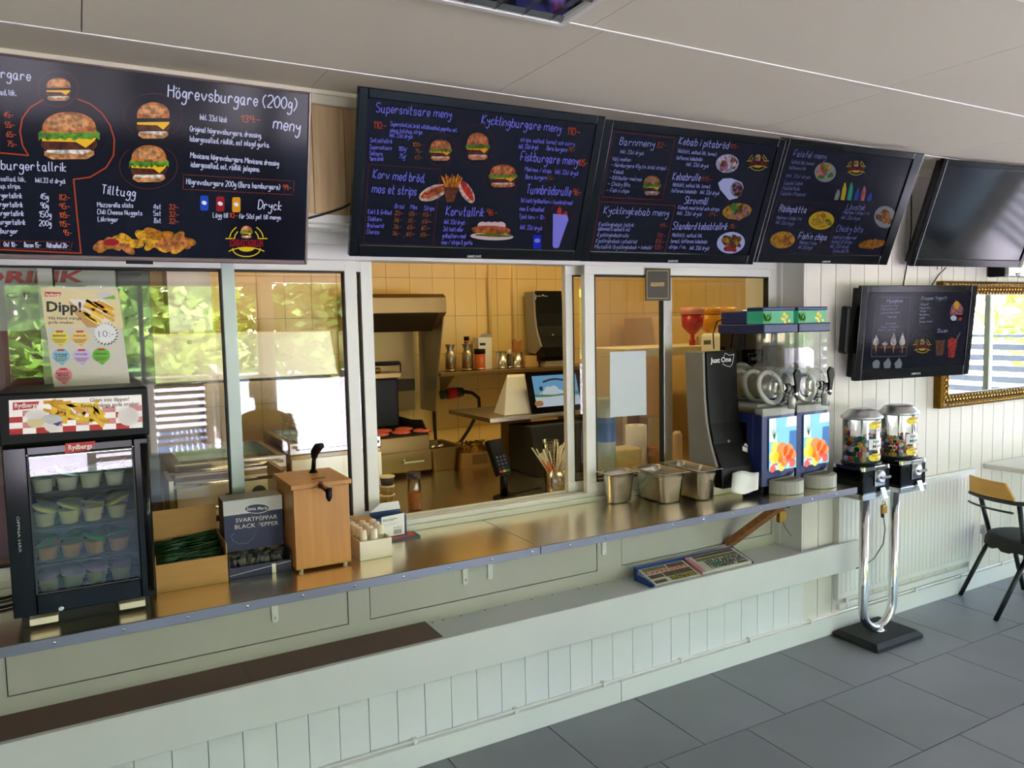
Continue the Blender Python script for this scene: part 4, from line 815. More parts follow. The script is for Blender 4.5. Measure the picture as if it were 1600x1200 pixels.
# ---- black pepper display box
pb = thing('pepper_box', 'dark blue display box of black pepper sachets with white top band', 'box', (.46, 2.55, ZT_))
mat('box_navy', C(26, 32, 78), .4); mat('box_white', C(214, 214, 210), .45)
p0, p1, py0, py1, pz = .366, .556, 2.472, 2.655, 1.05
MB().box(p0, p1, py0, py0 + .003, ZT_, .856).box(p0, p0 + .003, py0 + .003, py1, ZT_, .885).box(p1 - .003, p1, py0 + .003, py1, ZT_, .885).box(p0 + .003, p1 - .003, py0 + .003, py1, ZT_, ZT_ + .003).build('tray', 'box_navy', pb)
MB().box(p0 + .0035, p1 - .0035, 2.555, py1, .885, pz).build('upper_box', ['box_navy'], pb)
MB().box(p0 + .003, p1 - .003, 2.554, 2.5555, pz - .046, pz + .001).build('white_band', 'box_white', pb)
MB().box(p0 + .003, p1 - .003, 2.556, py1, pz, pz + .0012).build('lid_flap', mat('box_grey', C(120, 120, 112), .5), pb)
g = MB()
for i in range(60):
    x = rn.uniform(p0 + .015, p1 - .02); y = rn.uniform(py0 + .012, 2.55); g.bar((x, y, .842 + (y - py0) * .2), (x + .012 * rn.uniform(-1, 1), y + .004, .866 + (y - py0) * .25), .014, .0014, up=(rn.uniform(-.5, .5), 1, .2))
g.build('sachets', mat('sachet', C(40, 34, 24), .4, var=.4, vscale=40), pb)['kind'] = 'stuff'
s = Screen((p0, 2.5535, 0), (1, 0, 0), (0, 0, 1), (230, 670, .25625))
s.new(); s.hold = True; s.blob('ink', '', 669, 486, 146, 52, 'brand_oval', -.05, 24, lay=5); s.blob('logo_white', '', 669, 486, 154, 60, 'brand_oval', -.05, 24, lay=4); s.blob('box_navy', '', 669, 486, 146, 52, 'brand_oval', -.05, 24, lay=6); s.text('brand_oval', 'logo_white', 'Santa Maria', (606, 498), (732, 490), 20, .01, lay=7); s.hold = False
s.text('lettering', 'logo_white', 'SVARTPEPPAR', (540, 572), (793, 546), 26, .004); s.text('lettering', 'logo_white', 'BLACK PEPPER', (534, 612), (800, 584), 26, .004)
s.pline('flourish', mat('navy_light', C(84, 90, 134), .4), [(690, 500), (688, 540), (672, 600), (650, 660), (610, 696), (560, 702), (520, 680), (512, 655), (528, 640)], .004); s.build(pb)
k_ = U(428, 890, 1, py0); MB().bar((p0, py0 - .001, ZT_ + .012), (p1, py0 - .001, ZT_ + .03), .0012, .0012).box(k_.x - .006, k_.x + .006, py0 - .004, py0, ZT_, ZT_ + .03).build('seal_strip', 'white_plastic', pb)
# ---- wooden sauce dispenser
ds = thing('sauce_dispenser', 'orange wooden box dispenser with black pump handle on the counter', 'dispenser', (.65, 2.53, ZT_))
x0, x1, y0, y1 = .560, .740, 2.425, 2.66
MB().box(x0, x1, y0, y1, ZT_ + .008, 1.088).build('body', 'wood_orange', ds, bevel=.002)
MB().box(x0 - .008, x1 + .007, y0 - .010, y1 + .006, 1.089, 1.104).build('lid', 'wood_orange', ds, bevel=.002)
for a, b_ in ((x0 + .018, y0 + .012), (x1 - .018, y0 + .012), (x0 + .018, y1 - .02), (x1 - .018, y1 - .02)): MB().lathe([(.007, 0), (.007, .0075)], (a, b_, ZT_), 10).build('foot', 'white_plastic', ds)
hx, hy = .672, 2.60
MB().lathe([(.016, 0), (.012, .006), (.009, .012)], (hx, hy, 1.104), 14).cyl((hx, hy, 1.11), (hx + .004, hy - .005, 1.165), .0085, .0065).build('pump_stem', 'black_plastic', ds)
MB().tube([(hx + .003, hy - .004, 1.155), (hx + .006, hy - .008, 1.175), (hx + .014, hy - .022, 1.193), (hx + .022, hy - .04, 1.20)], [.010, .015, .016, .010], 10).build('pump_handle', 'black_plastic', ds)
sp = U(500, 757, 1, y0); mat('spout_brown', C(110, 44, 24), .3)
MB().lathe([(.011, 0), (.013, -.005), (.010, -.01)], (sp.x, y0, sp.z), 12, axis='y').tube([(sp.x, y0 - .008, sp.z), (sp.x + .006, y0 - .05, sp.z - .008), (sp.x + .008, y0 - .068, sp.z - .012)], [.008, .009, .009], 10).build('spout', 'spout_brown', ds)
MB().tube([(sp.x + .008, y0 - .07, sp.z), (sp.x + .008, y0 - .07, sp.z - .03), (sp.x + .008, y0 - .07, sp.z - .042)], [.011, .010, .004], 8).build('nozzle', 'black_plastic', ds)
s = Screen((x0, 0, 1.1042), (1, 0, 0), (0, 1, 0)); s.ppoly('mark', 'pr_brown', [(486, 748), (509, 745), (509, 747), (487, 750)], 1); s.build(ds)
# ---- tray of small white bottles
tr = thing('bottle_tray', 'white plastic divided tray holding small bottles on the counter', 'tray', (.84, 2.5, ZT_))
tx0, tx1, ty0, ty1 = .772, .884, 2.432, 2.590
q = MB(); n3 = 3; cw = (tx1 - tx0) / n3
q.box(tx0, tx1, ty0, ty0 + .004, ZT_, .885).box(tx0, tx1, ty1 - .004, ty1, ZT_, .885).box(tx0, tx0 + .004, ty0 + .004, ty1 - .004, ZT_, .885).box(tx1 - .004, tx1, ty0 + .004, ty1 - .004, ZT_, .885).box(tx0 + .004, tx1 - .004, ty0 + .004, ty1 - .004, ZT_, ZT_ + .004)
for i in (1, 2): q.box(tx0 + cw * i - .001, tx0 + cw * i + .001, ty0 + .004, ty1 - .004, ZT_ + .004, .876)
for i in (1, 2, 3): q.box(tx0 + .004, tx1 - .004, ty0 + (ty1 - ty0) * i / 4 - .001, ty0 + (ty1 - ty0) * i / 4 + .001, ZT_ + .004, .876)
q.build('crate', 'cream_plastic', tr, bevel=.002)
bot = MB().lathe([(.0135, 0), (.0145, .003), (.0145, .055), (.011, .062)], n=14).mesh('bottle', ['cream_plastic']); cap = MB().lathe([(.0135, 0), (.0135, .004), (.0115, .03), (.009, .033)], n=14).mesh('cap', ['cream_plastic'])
for i in range(3):
    for j in range(4):
        if (i, j) == (2, 0): continue
        o = thing('small_bottle', 'small white capped bottle, %s across in the %s row of the tray' % (ORD[i], ORD[j]), 'bottle', (tx0 + cw * (i + .5), ty0 + (ty1 - ty0) * (j + .5) / 4, ZT_ + .0042), group='small white bottles in the tray')
        link(bpy.data.objects.new('bottle', bot), o); c = bpy.data.objects.new('cap', cap); link(c, o); c.location = (0, 0, .0622)
# ---- carton with a white label, and the thin items under it
lb = thing('labelled_carton', 'opened small carton with white barcode label behind the bottle tray', 'carton', (.97, 2.65, ZT_))
l0, l1, ly = .918, 1.01, 2.618
MB().box(l0 - .05, l1 + .045, ly - .022, ly + .045, ZT_, ZT_ + .006).build('blue_leaflet', mat('leaflet', C(70, 96, 116), .5), lb)
MB().box(l0 - .04, l1 + .028, ly - .018, ly + .045, ZT_ + .0065, ZT_ + .011).build('red_leaflet', mat('leaflet_red', C(190, 90, 80), .5), lb)
zl = ZT_ + .0115
MB().box(l0 - .03, l1, ly, ly + .002, zl, .905).box(l0 - .03, l0 - .028, ly + .002, ly + .055, zl, .905).box(l1 - .002, l1, ly + .002, ly + .055, zl, .905).box(l0 - .028, l1 - .002, ly + .053, ly + .055, zl, .918).box(l0 - .028, l1 - .002, ly + .002, ly + .053, zl, zl + .002).build('carton', mat('carton_blue', C(40, 66, 120), .5), lb)
MB().prism([(l0 - .028, ly + .054, .918), (l1 - .002, ly + .054, .918), (l1 - .004, ly + .064, .945), (l0 + .02, ly + .064, .945)], (0, .0015, 0)).build('back_flap', 'paper', lb)
MB().prism([(l0 - .03, ly + .002, .905), (l0 - .03, ly + .054, .905), (l0 - .115, ly + .05, .914), (l0 - .085, ly - .02, .905)], (0, 0, .0015)).build('side_flap', 'cardboard', lb)
s = Screen((l0, ly, 0), (1, 0, 0), (0, 0, 1), (540, 760, .11666)); s.new(); s.hold = True
s.ppoly('label', 'paper', [(482, 690), (790, 634), (785, 352), (478, 414)], 0)
s.text('label', 'ink', 'PORTIONSFLASKA', (496, 462), (694, 432), 16, .02, lay=2); s.text('label', 'ink', 'SENAP 20 ST', (496, 478), (650, 456), 14, .02, lay=2); s.text('label', 'ink', 'FV 0214', (648, 566), (752, 550), 24, 0, lay=2)
for i in range(9): s.ppoly('label', 'ink', [(646 + i * 12, 640 - i * 1.6), (652 + i * 12, 639 - i * 1.6), (652 + i * 12, 579 - i * 1.6), (646 + i * 12, 580 - i * 1.6)], 2)
for i in range(3): s.ppoly('label', 'pr_lgrey', [(498, 504 + i * 16), (720 - i * 30, 470 + i * 16), (720 - i * 30, 475 + i * 16), (498, 509 + i * 16)], 2)
s.build(lb)
# ---- steel pans
def ring_rr(x0, x1, y0, y1, z, r): return [(a, b, z) for a, b in rrect(x0, x1, y0, y1, r, 5)]
def pan(label, x0, x1, y0, y1, z1):
    t = thing('steel_pan', label, 'pan', ((x0 + x1) / 2, (y0 + y1) / 2, ZT_), group='steel food pans')
    tp = .012; q = MB(); e = .014
    lv = [(ZT_, tp + .012, .02), (ZT_ + .006, tp, .028), (z1 - .03, .003, .03), (z1 - .026, 0, .032), (z1 - .002, 0, .032)]
    rr = [ring_rr(x0 + e + d, x1 - e - d, y0 + e + d, y1 - e - d, z, r) for z, d, r in lv]
    rr += [ring_rr(x0, x1, y0, y1, z1 - .002, .012), ring_rr(x0, x1, y0, y1, z1, .012), ring_rr(x0 + e + .001, x1 - e - .001, y0 + e + .001, y1 - e - .001, z1, .031)]
    rr += [ring_rr(x0 + e + d + .0015, x1 - e - d - .0015, y0 + e + d + .0015, y1 - e - d - .0015, z, r - .001) for z, d, r in ((z1 - .03, .002, .03), (ZT_ + .008, tp, .028), (ZT_ + .003, tp + .012, .02))]
    q.rings(rr, 0, True).build('pan', 'steel', t)
    return t
pan('small square stainless steel food pan next to the window post', 1.905, 2.07, 2.572, 2.684, .956)
p2 = pan('stainless steel food pan in the middle of the three, with a divider', 2.088, 2.246, 2.455, 2.684, .953)
MB().box(2.13, 2.21, 2.51, 2.66, ZT_ + .09, ZT_ + .091).build('insert', 'steel', p2)
p3 = pan('stainless steel food pan nearest the napkin dispenser, with a spoon', 2.252, 2.388, 2.41, 2.684, .957)
p = MB().tube([(2.32, 2.53, ZT_ + .05), (2.325, 2.50, .94), (2.33, 2.49, .965)], .006, 8).build('spoon', 'cream_plastic', loc=(2.32, 2.53, ZT_ + .05)); tag(p, 'pale plastic spoon handle sticking up in a steel pan', 'spoon')
# ---- napkin dispensers
def napkin_dispenser(label, x0, x1, yf, z0, z1, sc=1, logo=None, napkin=True):
    """Standing dispenser: grey sides and a black front that sweeps forward at the foot."""
    t = thing('napkin_dispenser', label, 'dispenser', ((x0 + x1) / 2, yf + .05, z0))
    h = z1 - z0
    fr_ = [(0, 1), (-.004, .85), (-.008, .68), (-.022, .5), (-.045, .36), (-.085, .21)]     # front edge of the grey shell: y offset, height share
    bk = [(.115, 1), (.105, .7), (.095, .45), (.085, .12)]
    poly = [(x0, yf + a * sc, z0 + h * b) for a, b in fr_] + [(x0, yf - .01 * sc, z0 + h * .10)] + [(x0, yf + a * sc, z0 + h * b) for a, b in reversed(bk)]
    MB().prism(poly, (x1 - x0, 0, 0)).build('shell', 'grey_plastic', t, bevel=.003)
    f2 = [(-.012, 1.005), (-.016, .85), (-.02, .68), (-.034, .5), (-.057, .36), (-.105, .2), (-.11, .06), (-.02, .06), (-.02, .18), (-.06, .3), (-.03, .42), (-.004, .68), (.004, 1.005)]
    MB().prism([(x0 + .012, yf + a * sc, z0 + h * b) for a, b in f2], (x1 - x0 - .012, 0, 0)).build('front_cover', 'black_plastic', t, bevel=.004)
    MB().box(x0 + .01, x1 - .01, yf - .06 * sc, yf + .08 * sc, z0, z0 + h * .1).build('base', 'cream_plastic' if napkin else 'black_plastic', t, bevel=.003)
    MB().lathe([(.008, 0), (.008, -.004), (.004, -.006)], ((x0 + x1) / 2 + .005, yf - .052 * sc, z0 + h * .37), 10, axis='y').build('lock', 'grey_plastic', t)
    if logo:
        s = Screen((x0, yf - .015 * sc, z1), (1, 0, 0), Vector((0, .004 * sc, h * .15)).normalized(), logo); s.O.y -= .0005
        s.text('lettering', 'logo_white', 'Just', (1050, 834), (1124, 832), 40, .02); s.text('lettering', 'logo_white', 'One', (1134, 830), (1212, 824), 40, .02)
        s.pline('logo_outline', 'logo_white', [(1154, 786), (1166, 758), (1196, 776), (1234, 768), (1222, 840), (1206, 864), (1172, 858), (1144, 842)], .0022 * sc); s.build(t)
    return t
nd = napkin_dispenser('tall grey and black napkin dispenser standing beside the slush machine', 2.392, 2.585, 2.545, ZT_, 1.452, 1, (900, 400, .2))
q = MB(); g_ = []
for i in range(7):
    for j in range(5): g_.append((2.455 + .135 * i / 6 - .014 * j, 2.428 - .012 * j - .004 * math.sin(i * 1.1) - .004 * i, .925 - .019 * j + .008 * math.sin(i * .9 + j * .5)))
q.add(g_, [(i * 5 + j, i * 5 + j + 1, i * 5 + j + 6, i * 5 + j + 5) for i in range(6) for j in range(4)], 0, True)
np_ = q.build('paper_napkin', 'paper', loc=(2.52, 2.44, .9)); so = np_.modifiers.new('solid', 'SOLIDIFY'); so.thickness = .001
tag(np_, 'white paper napkin hanging out of the napkin dispenser', 'napkin')
s = Screen((2.392, 2.4525, .95), (1, 0, 0), Vector((0, .05, .1)).normalized()); s.O = Vector((2.392, 2.545 - .082, ZT_ + .632 * .28)); s.v = Vector((0, .048, .632 * .16)).normalized(); s.n = s.u.cross(s.v); s.new(); s.hold = True
s.ppoly('hand_sign', 'logo_white', [(1160, 704), (1168, 707), (1168, 700), (1160, 697)], 2); s.ppoly('hand_sign', 'logo_white', [(1162, 696), (1169, 699), (1167, 694), (1164, 692)], 2); s.build(nd)
# ---- slush machine
sl = thing('slush_machine', 'navy twin-bowl slush machine with lit fruit panels at the counter end', 'slush machine', (2.82, 2.5, ZT_))
mat('navy_plastic', C(38, 50, 104), .35); mat('slush_grey', C(158, 158, 148), .4)
mat('fruit_glow', C(130, 200, 230), .4, emit=C(120, 196, 228), es=.45)
for n_, c in dict(fg_blue=(40, 110, 180), fg_white=(220, 240, 246), fg_orange=(240, 140, 70), fg_yellow=(236, 214, 90), fg_green=(40, 110, 70), fg_red=(226, 90, 80), fg_ice=(170, 214, 228)).items(): mat(n_, C(*c), .4, emit=C(*c), es=.45)
sx = [(2.600, 2.808), (2.822, 3.028)]; sy = 2.385
MB().box(2.600, 3.015, sy + .06, 2.665, ZT_ + .02, 1.175).build('body', 'navy_plastic', sl, bevel=.005)
MB().box(2.5975, 2.5998, sy + .10, 2.62, ZT_ + .18, 1.13).build('side_grille', 'black_plastic', sl)
for a, b_ in ((2.62, 2.42), (3.0, 2.42), (2.62, 2.64), (3.0, 2.64)): MB().lathe([(.014, 0), (.012, .0205)], (a, b_, ZT_), 10).build('foot', 'rubber', sl)
for i, (a, b_) in enumerate(sx):
    c = (a + b_) / 2; w = b_ - a
    fcx = [(a, sy + .058), (a, sy + .012), (a + w * .2, sy + .002), (c, sy - .003), (b_ - w * .2, sy + .002), (b_, sy + .012), (b_, sy + .058)]
    fc = MB().prism([(x, y, ZT_ + .03) for x, y in fcx], (0, 0, 1.175 - ZT_ - .03)).build('front_panel', 'navy_plastic', sl, bevel=.002)
    MB().prism([(x + (0), y - .002, 1.165) for x, y in fcx], (0, 0, .035)).build('collar', 'slush_grey', sl, bevel=.003)
    # lit fruit picture bent over the front panel
    s = Screen((a, sy - .004, 0), (1, 0, 0), (0, 0, 1)); s.new(); s.hold = True
    zl, zh = ZT_ + .10, 1.155; u0, u1 = .028, w - .006
    s.poly('fruit_picture', 'fruit_glow', [(u0, zl), (u1, zl), (u1, zh), (u0, zh)], 0); rn = random.Random(11)
    B = lambda mk, x, z, rx, rz, lay: s.poly('fruit_picture', mk, [(u0 + (u1 - u0) * x + rx * math.cos(R(t)), zl + (zh - zl) * z + rz * math.sin(R(t))) for t in range(0, 360, 30)], lay)
    s.poly('fruit_picture', 'fg_blue', [(u1 - .05, zl + .06), (u1, zl + .06), (u1, zl + .17), (u1 - .045, zl + .17)], 1)
    s.poly('fruit_picture', 'fg_white', [(u0, zl + .13), (u0 + .05, zl + .13), (u0 + .04, zh), (u0, zh)], 1); s.poly('fruit_picture', 'fg_white', [(u1 - .07, zl + .19), (u1, zl + .19), (u1, zh), (u1 - .06, zh)], 1)
    for k in range(46): B(('fg_ice', 'fg_white', 'fg_red', 'fg_ice')[k % 4], rn.uniform(.06, .94), rn.uniform(.03, .22), .009, .008, 2 + k % 3)
    for k in range(7): s.poly('fruit_picture', 'fg_green', [(u0 + .03, zl + .14), (u0 + .034, zl + .14), (u0 + .003 + .009 * k, zl + .215 - .004 * abs(k - 3))], 3)
    B('fg_yellow', .22, .43, .026, .03, 4)
    for x, z, mk, r_ in ((.18, .27, 'fg_yellow', .032), (.32, .25, 'fg_yellow', .028), (.47, .38, 'fg_orange', .036), (.70, .34, 'fg_orange', .034), (.84, .26, 'fg_orange', .026), (.4, .2, 'fg_red', .015), (.70, .2, 'fg_red', .016), (.55, .14, 'fg_orange', .022), (.85, .1, 'fg_red', .02), (.45, .06, 'fg_yellow', .022), (.12, .04, 'fg_red', .017)): B(mk, x, z, r_, r_, 5)
    s.poly('fruit_picture', 'fg_green', [(u0 + (u1 - u0) * .55, zl + (zh - zl) * .40), (u0 + (u1 - u0) * .64, zl + (zh - zl) * .42), (u0 + (u1 - u0) * .66, zl + (zh - zl) * .44), (u0 + (u1 - u0) * .56, zl + (zh - zl) * .43)], 7); s.build(fc)
    # drip tray
    dt = MB().prism([(x, y, ZT_ + .0) for x, y in [(a + .03, sy - .002)] + [(c + .017 + (w / 2 - .014) * math.cos(R(t)), sy - .002 - .085 * math.sin(R(t))) for t in range(170, 0, -14)] + [(b_, sy - .002)]], (0, 0, .058)).build('drip_tray', 'slush_grey', sl, bevel=.004)
    g = MB()
    for k in range(9): g.box(a + .05 + k * .016, a + .054 + k * .016, sy - .06 + abs(k - 4) * .006, sy - .012, ZT_ + .0583, ZT_ + .0593)
    g.build('grille', 'dark_grey', dt)
    MB().prism([(a + .03, sy - .004, ZT_ + .058), (b_ - .02, sy - .004, ZT_ + .058), (b_ - .03, sy - .014, ZT_ + .085), (b_ - .05, sy - .016, ZT_ + .07), (a + .03, sy - .016, ZT_ + .066)], (0, .004, 0)).build('tray_back', 'slush_grey', dt)
    # bowl
    bw = MB(); prof = lambda d: [(a + .008 + d, 0), (a + .008 + d, .30), (b_ - .008 - d, .30), (b_ - .008 - d, 0)]
    ring = lambda y: [(c + (w / 2 - .008) * math.cos(R(t)), y, 1.28 + .075 * math.sin(R(t))) for t in range(180, 361, 15)] + [(b_ - .008, y, 1.53), (a + .008, y, 1.53)]
    bw.rings([ring(2.66), ring(sy + .03), ring(sy + .012)], 0, False, True, True).build('bowl', 'clear_plastic', sl)
    MB().box(a + .012, b_ - .012, sy + .05, 2.65, 1.195, 1.215).build('bowl_base', 'slush_grey', sl, bevel=.004)
    MB().lathe([(.028, sy + .03), (.05, sy + .05), (.052, 2.62), (.03, 2.64)], (c, 0, 1.285), 20, axis='y').build('evaporator', mat('evap', C(206, 196, 172), .3, metal=.8), sl)
    for k in range(3):
        y = sy + .055 + k * .085; MB().rings([[(c + r_ * math.cos(R(t)), y + dy + .02 * math.sin(R(t)), 1.285 + r_ * math.sin(R(t))) for t in range(0, 360, 15)] for r_, dy in ((.078, 0), (.078, .014), (.058, .014), (.058, 0))], 0, True, closed=True).build('auger_ring', 'white_plastic', sl)
    MB().lathe([(.074, sy + .010), (.075, sy + .004), (.074, sy - .001), (.066, sy - .003), (.064, sy - .0005), (.0005, sy - .001)], (c, 0, 1.29), 28, axis='y', cap=False).build('front_disc', 'clear_plastic', sl)
    tp = MB().lathe([(.018, 1.195), (.018, 1.25), (.013, 1.255), (.013, 1.30)], (c + .03, sy - .035, 0), 14).build('tap', 'clear_plastic', sl)
    MB().lathe([(.014, 1.196), (.014, 1.25)], (c + .03, sy - .035, 0), 12).build('tap_piston', 'white_plastic', tp)
    MB().lathe([(.022, sy - .006), (.022, sy - .03), (.012, sy - .04)], (c + .02, 0, 1.285), 16, axis='y').build('tap_collar', 'clear_plastic', tp)
    MB().prism([(c + .03 + x, sy - .056, z) for x, z in ((.0, 1.245), (.016, 1.242), (.028, 1.30), (.038, 1.335), (.03, 1.365), (.008, 1.372), (-.008, 1.352), (.004, 1.30))], (0, .012, 0)).build('tap_lever', 'black_plastic', tp, bevel=.003)
    MB().lathe([(.006, sy - .06), (.006, sy - .035)], (c + .035, 0, 1.262), 8, axis='y').build('pivot', 'chrome', tp)
    # lid with lit picture box
    MB().box(a - .002, b_ + .004, sy + .0, 2.665, 1.53, 1.572).build('lid_rim', 'navy_plastic', sl, bevel=.006)
    ld = MB().box(a + .006, b_ - .004, sy + .11, 2.655, 1.572, 1.632).box(a + .004, b_ - .002, sy + .012, sy + .11, 1.628, 1.645).build('lid', 'navy_plastic', sl, bevel=.006)
    MB().box(a + .010, b_ - .008, sy + .016, sy + .11, 1.572, 1.628).build('light_box', mat('jungle', C(40, 130, 96), .3, emit=C(46, 140, 104), es=.5), ld)
    s = Screen((a, sy + .0158, 0), (1, 0, 0), (0, 0, 1)); s.new(); s.hold = True
    mat('jg_green', C(60, 120, 50), .4, emit=C(60, 120, 50), es=.4); mat('jg_yellow', C(220, 180, 40), .4, emit=C(220, 180, 40), es=.5)
    for k in range(16): s.poly('jungle_picture', 'jg_green', [(.012 + .05 * rn.random() + .012 * math.cos(R(t)), 1.578 + .04 * rn.random() + .006 * math.sin(R(t))) for t in range(0, 360, 60)], 1 + k % 3)
    for k in range(8): s.poly('jungle_picture', 'jg_yellow', [(.145 + .03 * math.sin(k * 1.7) * (1 - k / 9) + .008 * math.cos(R(t)), 1.577 + k * .0055 + .007 * math.sin(R(t))) for t in range(0, 360, 60)], 2)
    s.build(ld)
cb = MB().tube([(2.598, 2.62, 1.60), (2.56, 2.63, 1.585), (2.545, 2.64, 1.53), (2.555, 2.645, 1.46)], .003, 6).build('lamp_cable', 'rubber', sl)
# ---------------------------------------------------------------- inside the kitchen
KT = KZ + .0006
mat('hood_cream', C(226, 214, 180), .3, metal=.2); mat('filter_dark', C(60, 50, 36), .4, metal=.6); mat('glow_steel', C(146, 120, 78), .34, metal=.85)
# drinks cooler behind the fridge
co = thing('drinks_cooler', 'drinks cooler with white DRINK header and red lower half, behind the dip sign', 'cooler', (-.3, 3.1, KT))
c_r = U(186, 500, 1, 2.86).x
MB().box(-.75, c_r, 2.86, 3.3, KT, 1.95).build('body', 'dark_grey', co, bevel=.004)
MB().box(c_r + .001, c_r + .10, 2.86, 3.3, KT, 1.95).build('side_frame', mat('cooler_frame', C(70, 72, 70), .35), co, bevel=.004)
zs = U(60, 516, 1, 2.857).z
MB().box(-.74, c_r - .004, 2.855, 2.8598, zs, 1.93).build('header', mat('cooler_white', C(200, 204, 194), .35), co)
MB().box(-.74, c_r - .004, 2.855, 2.8598, KT + .05, zs - .001).build('lower_panel', mat('cooler_red', C(120, 22, 26), .35), co)
s = Screen((0, 2.8546, 0), (1, 0, 0), (0, 0, 1)); s.text('lettering', 'red', 'DRINK', (-34, 442), (130, 440), 18, .04, shear=.25); s.text('lettering', mat('ink_grey', C(120, 120, 112), .5), 'I C E', (-4, 466), (48, 464), 8); s.build(co)
# extraction hood over the fryers
hd = thing('extraction_hood', 'pale metal extraction hood over the fryers behind the left glass', 'hood', (.65, 3.7, 1.36))
HY = 3.6
A, B_, D_, E_ = U(221, 523, 1, HY), U(516, 517, 1, HY), U(518, 590, 1, HY), U(240, 600, 1, HY)
MB().prism([(A.x, HY, A.z), (B_.x, HY, A.z), (B_.x + .03, HY, E_.z), (A.x + .03, HY, E_.z)], (0, .55, 0)).build('canopy', 'hood_cream', hd, bevel=.004)
MB().box(A.x + .12, A.x + .30, HY + .1, HY + .3, A.z, 2.39).build('duct', 'steel_dull', hd)
MB().box(A.x + .03, B_.x, HY + .02, HY + .5, E_.z - .012, E_.z - .001).build('filter', 'filter_dark', hd)
s = Screen((0, HY, 0), (1, 0, 0), (0, 0, 1)); s.pline('badge', 'ink', arc(296, 535, 3, 2, 30, 330, 12), .003); s.new(); s.ppoly('badge', 'ink', [(223, 558), (239, 557), (239, 554), (223, 555)]); s.build(hd)
# fryers
def fryer(label, x0, x1, y0, y1, z1, knobs, basket=False, dial=None):
    t = thing('fryer', label, 'fryer', ((x0 + x1) / 2, (y0 + y1) / 2, KT), group='table-top fryers')
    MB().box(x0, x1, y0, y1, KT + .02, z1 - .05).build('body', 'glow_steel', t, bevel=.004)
    q = MB(); e = .03
    q.box(x0, x1, y0, y0 + e, z1 - .05, z1).box(x0, x1, y1 - e, y1, z1 - .05, z1).box(x0, x0 + e, y0 + e, y1 - e, z1 - .05, z1).box(x1 - e, x1, y0 + e, y1 - e, z1 - .05, z1); q.build('rim', 'steel', t, bevel=.003)
    MB().box(x0 + e, x1 - e, y0 + e, y1 - e, z1 - .049, z1 - .035).build('oil', mat('oil', C(60, 40, 14), .1), t)
    MB().tube([(x0 + .02, y0 - .03, z1 - .02), (x1 - .02, y0 - .03, z1 - .02)], .007, 8).build('front_rail', 'chrome', t)
    MB().prism([(x0 + .005, y0, KT + .03), (x0 + .005, y0 - .02, KT + .03), (x0 + .005, y0 - .012, z1 - .07), (x0 + .005, y0, z1 - .07)], (x1 - x0 - .01, 0, 0)).build('control_panel', 'hood_cream', t)
    for kx in knobs: MB().lathe([(.024, 0), (.02, -.012), (.017, -.03)], (kx, y0 - .015, KT + .09), 14, axis='y').box(kx - .004, kx + .004, y0 - .052, y0 - .04, KT + .07, KT + .11).build('knob', 'black_plastic', t)
    if dial: MB().lathe([(.03, 0), (.03, -.006), (.022, -.008)], (dial, y0 - .015, KT + .10), 18, axis='y').build('dial', 'dark_grey', t)
    for a in (x0 + .03, x1 - .03): MB().lathe([(.014, 0), (.014, .021)], (a, y0 + .04, KT), 8).build('foot', 'rubber', t)
    if basket:
        g = MB(); bx0, bx1, by0, by1, bz0, bz1 = x0 + .07, x1 - .08, y0 + .06, y1 - .1, z1 - .02, z1 + .10
        for zz in (bz0, (bz0 + bz1) / 2, bz1):
            g.tube([(bx0, by0, zz), (bx1, by0, zz), (bx1, by1, zz), (bx0, by1, zz), (bx0, by0, zz)], .003, 5)
        for i in range(9):
            x = bx0 + (bx1 - bx0) * i / 8; g.cyl((x, by0, bz0), (x, by0, bz1), .0016, n=4); g.cyl((x, by1, bz0), (x, by1, bz1), .0016, n=4)
        g.tube([((bx0 + bx1) / 2, by0, bz1), ((bx0 + bx1) / 2, by0 - .1, bz1 + .06), ((bx0 + bx1) / 2, by0 - .22, bz1 + .07)], .007, 6); g.build('basket', 'chrome', t)
    return t
fryer('table-top fryer with wire basket behind the pump dispenser', .76, 1.17, 3.32, 3.85, 1.10, [.86], True)
fryer('table-top fryer with black knob and dial behind the pepper box', .30, .74, 3.30, 3.85, 1.06, [.50], False, .62)
gr = thing('chrome_rail_rack', 'low steel shelf with chrome rails behind the straw box', 'rack', (.25, 3.0, KT))
for y, z in ((2.86, .885), (2.92, .955), (3.0, 1.03), (3.06, 1.07)): MB().tube([(.25, y, z), (.62, y, z)], .007, 8).build('rail', 'chrome', gr)
MB().box(.24, .255, 2.85, 3.08, KT, 1.08).box(.615, .63, 2.85, 3.08, KT, 1.08).build('end_plate', 'steel_dull', gr); MB().box(.256, .614, 2.86, 3.08, .86, .866).build('shelf', 'steel_dull', gr)
# contact grill with patties
g0 = U(572, 745, 1, 3.71).x; g1 = U(673, 735, 1, 3.71).x; gz = U(640, 682, 1, 3.71).z
gt = thing('grill', 'stainless flat-top grill with black splash guard and raised press', 'grill', ((g0 + g1) / 2, 3.9, KT))
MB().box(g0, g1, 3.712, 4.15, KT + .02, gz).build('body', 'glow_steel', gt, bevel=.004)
MB().box(g0 - .005, g1 + .004, 3.70, 3.7115, KT + .025, KT + .13).build('drip_drawer', 'glow_steel', gt, bevel=.003)
MB().box(g1 - .16, g1 - .05, 3.675, 3.69, KT + .075, KT + .085).box(g1 - .16, g1 - .15, 3.69, 3.70, KT + .07, KT + .095).build('drawer_handle', 'steel', gt)
MB().box(g0 + .01, g1 - .01, 3.72, 4.1, gz, gz + .006).build('hot_plate', 'black_matte', gt)
hz = U(620, 652, 1, 4.1).z
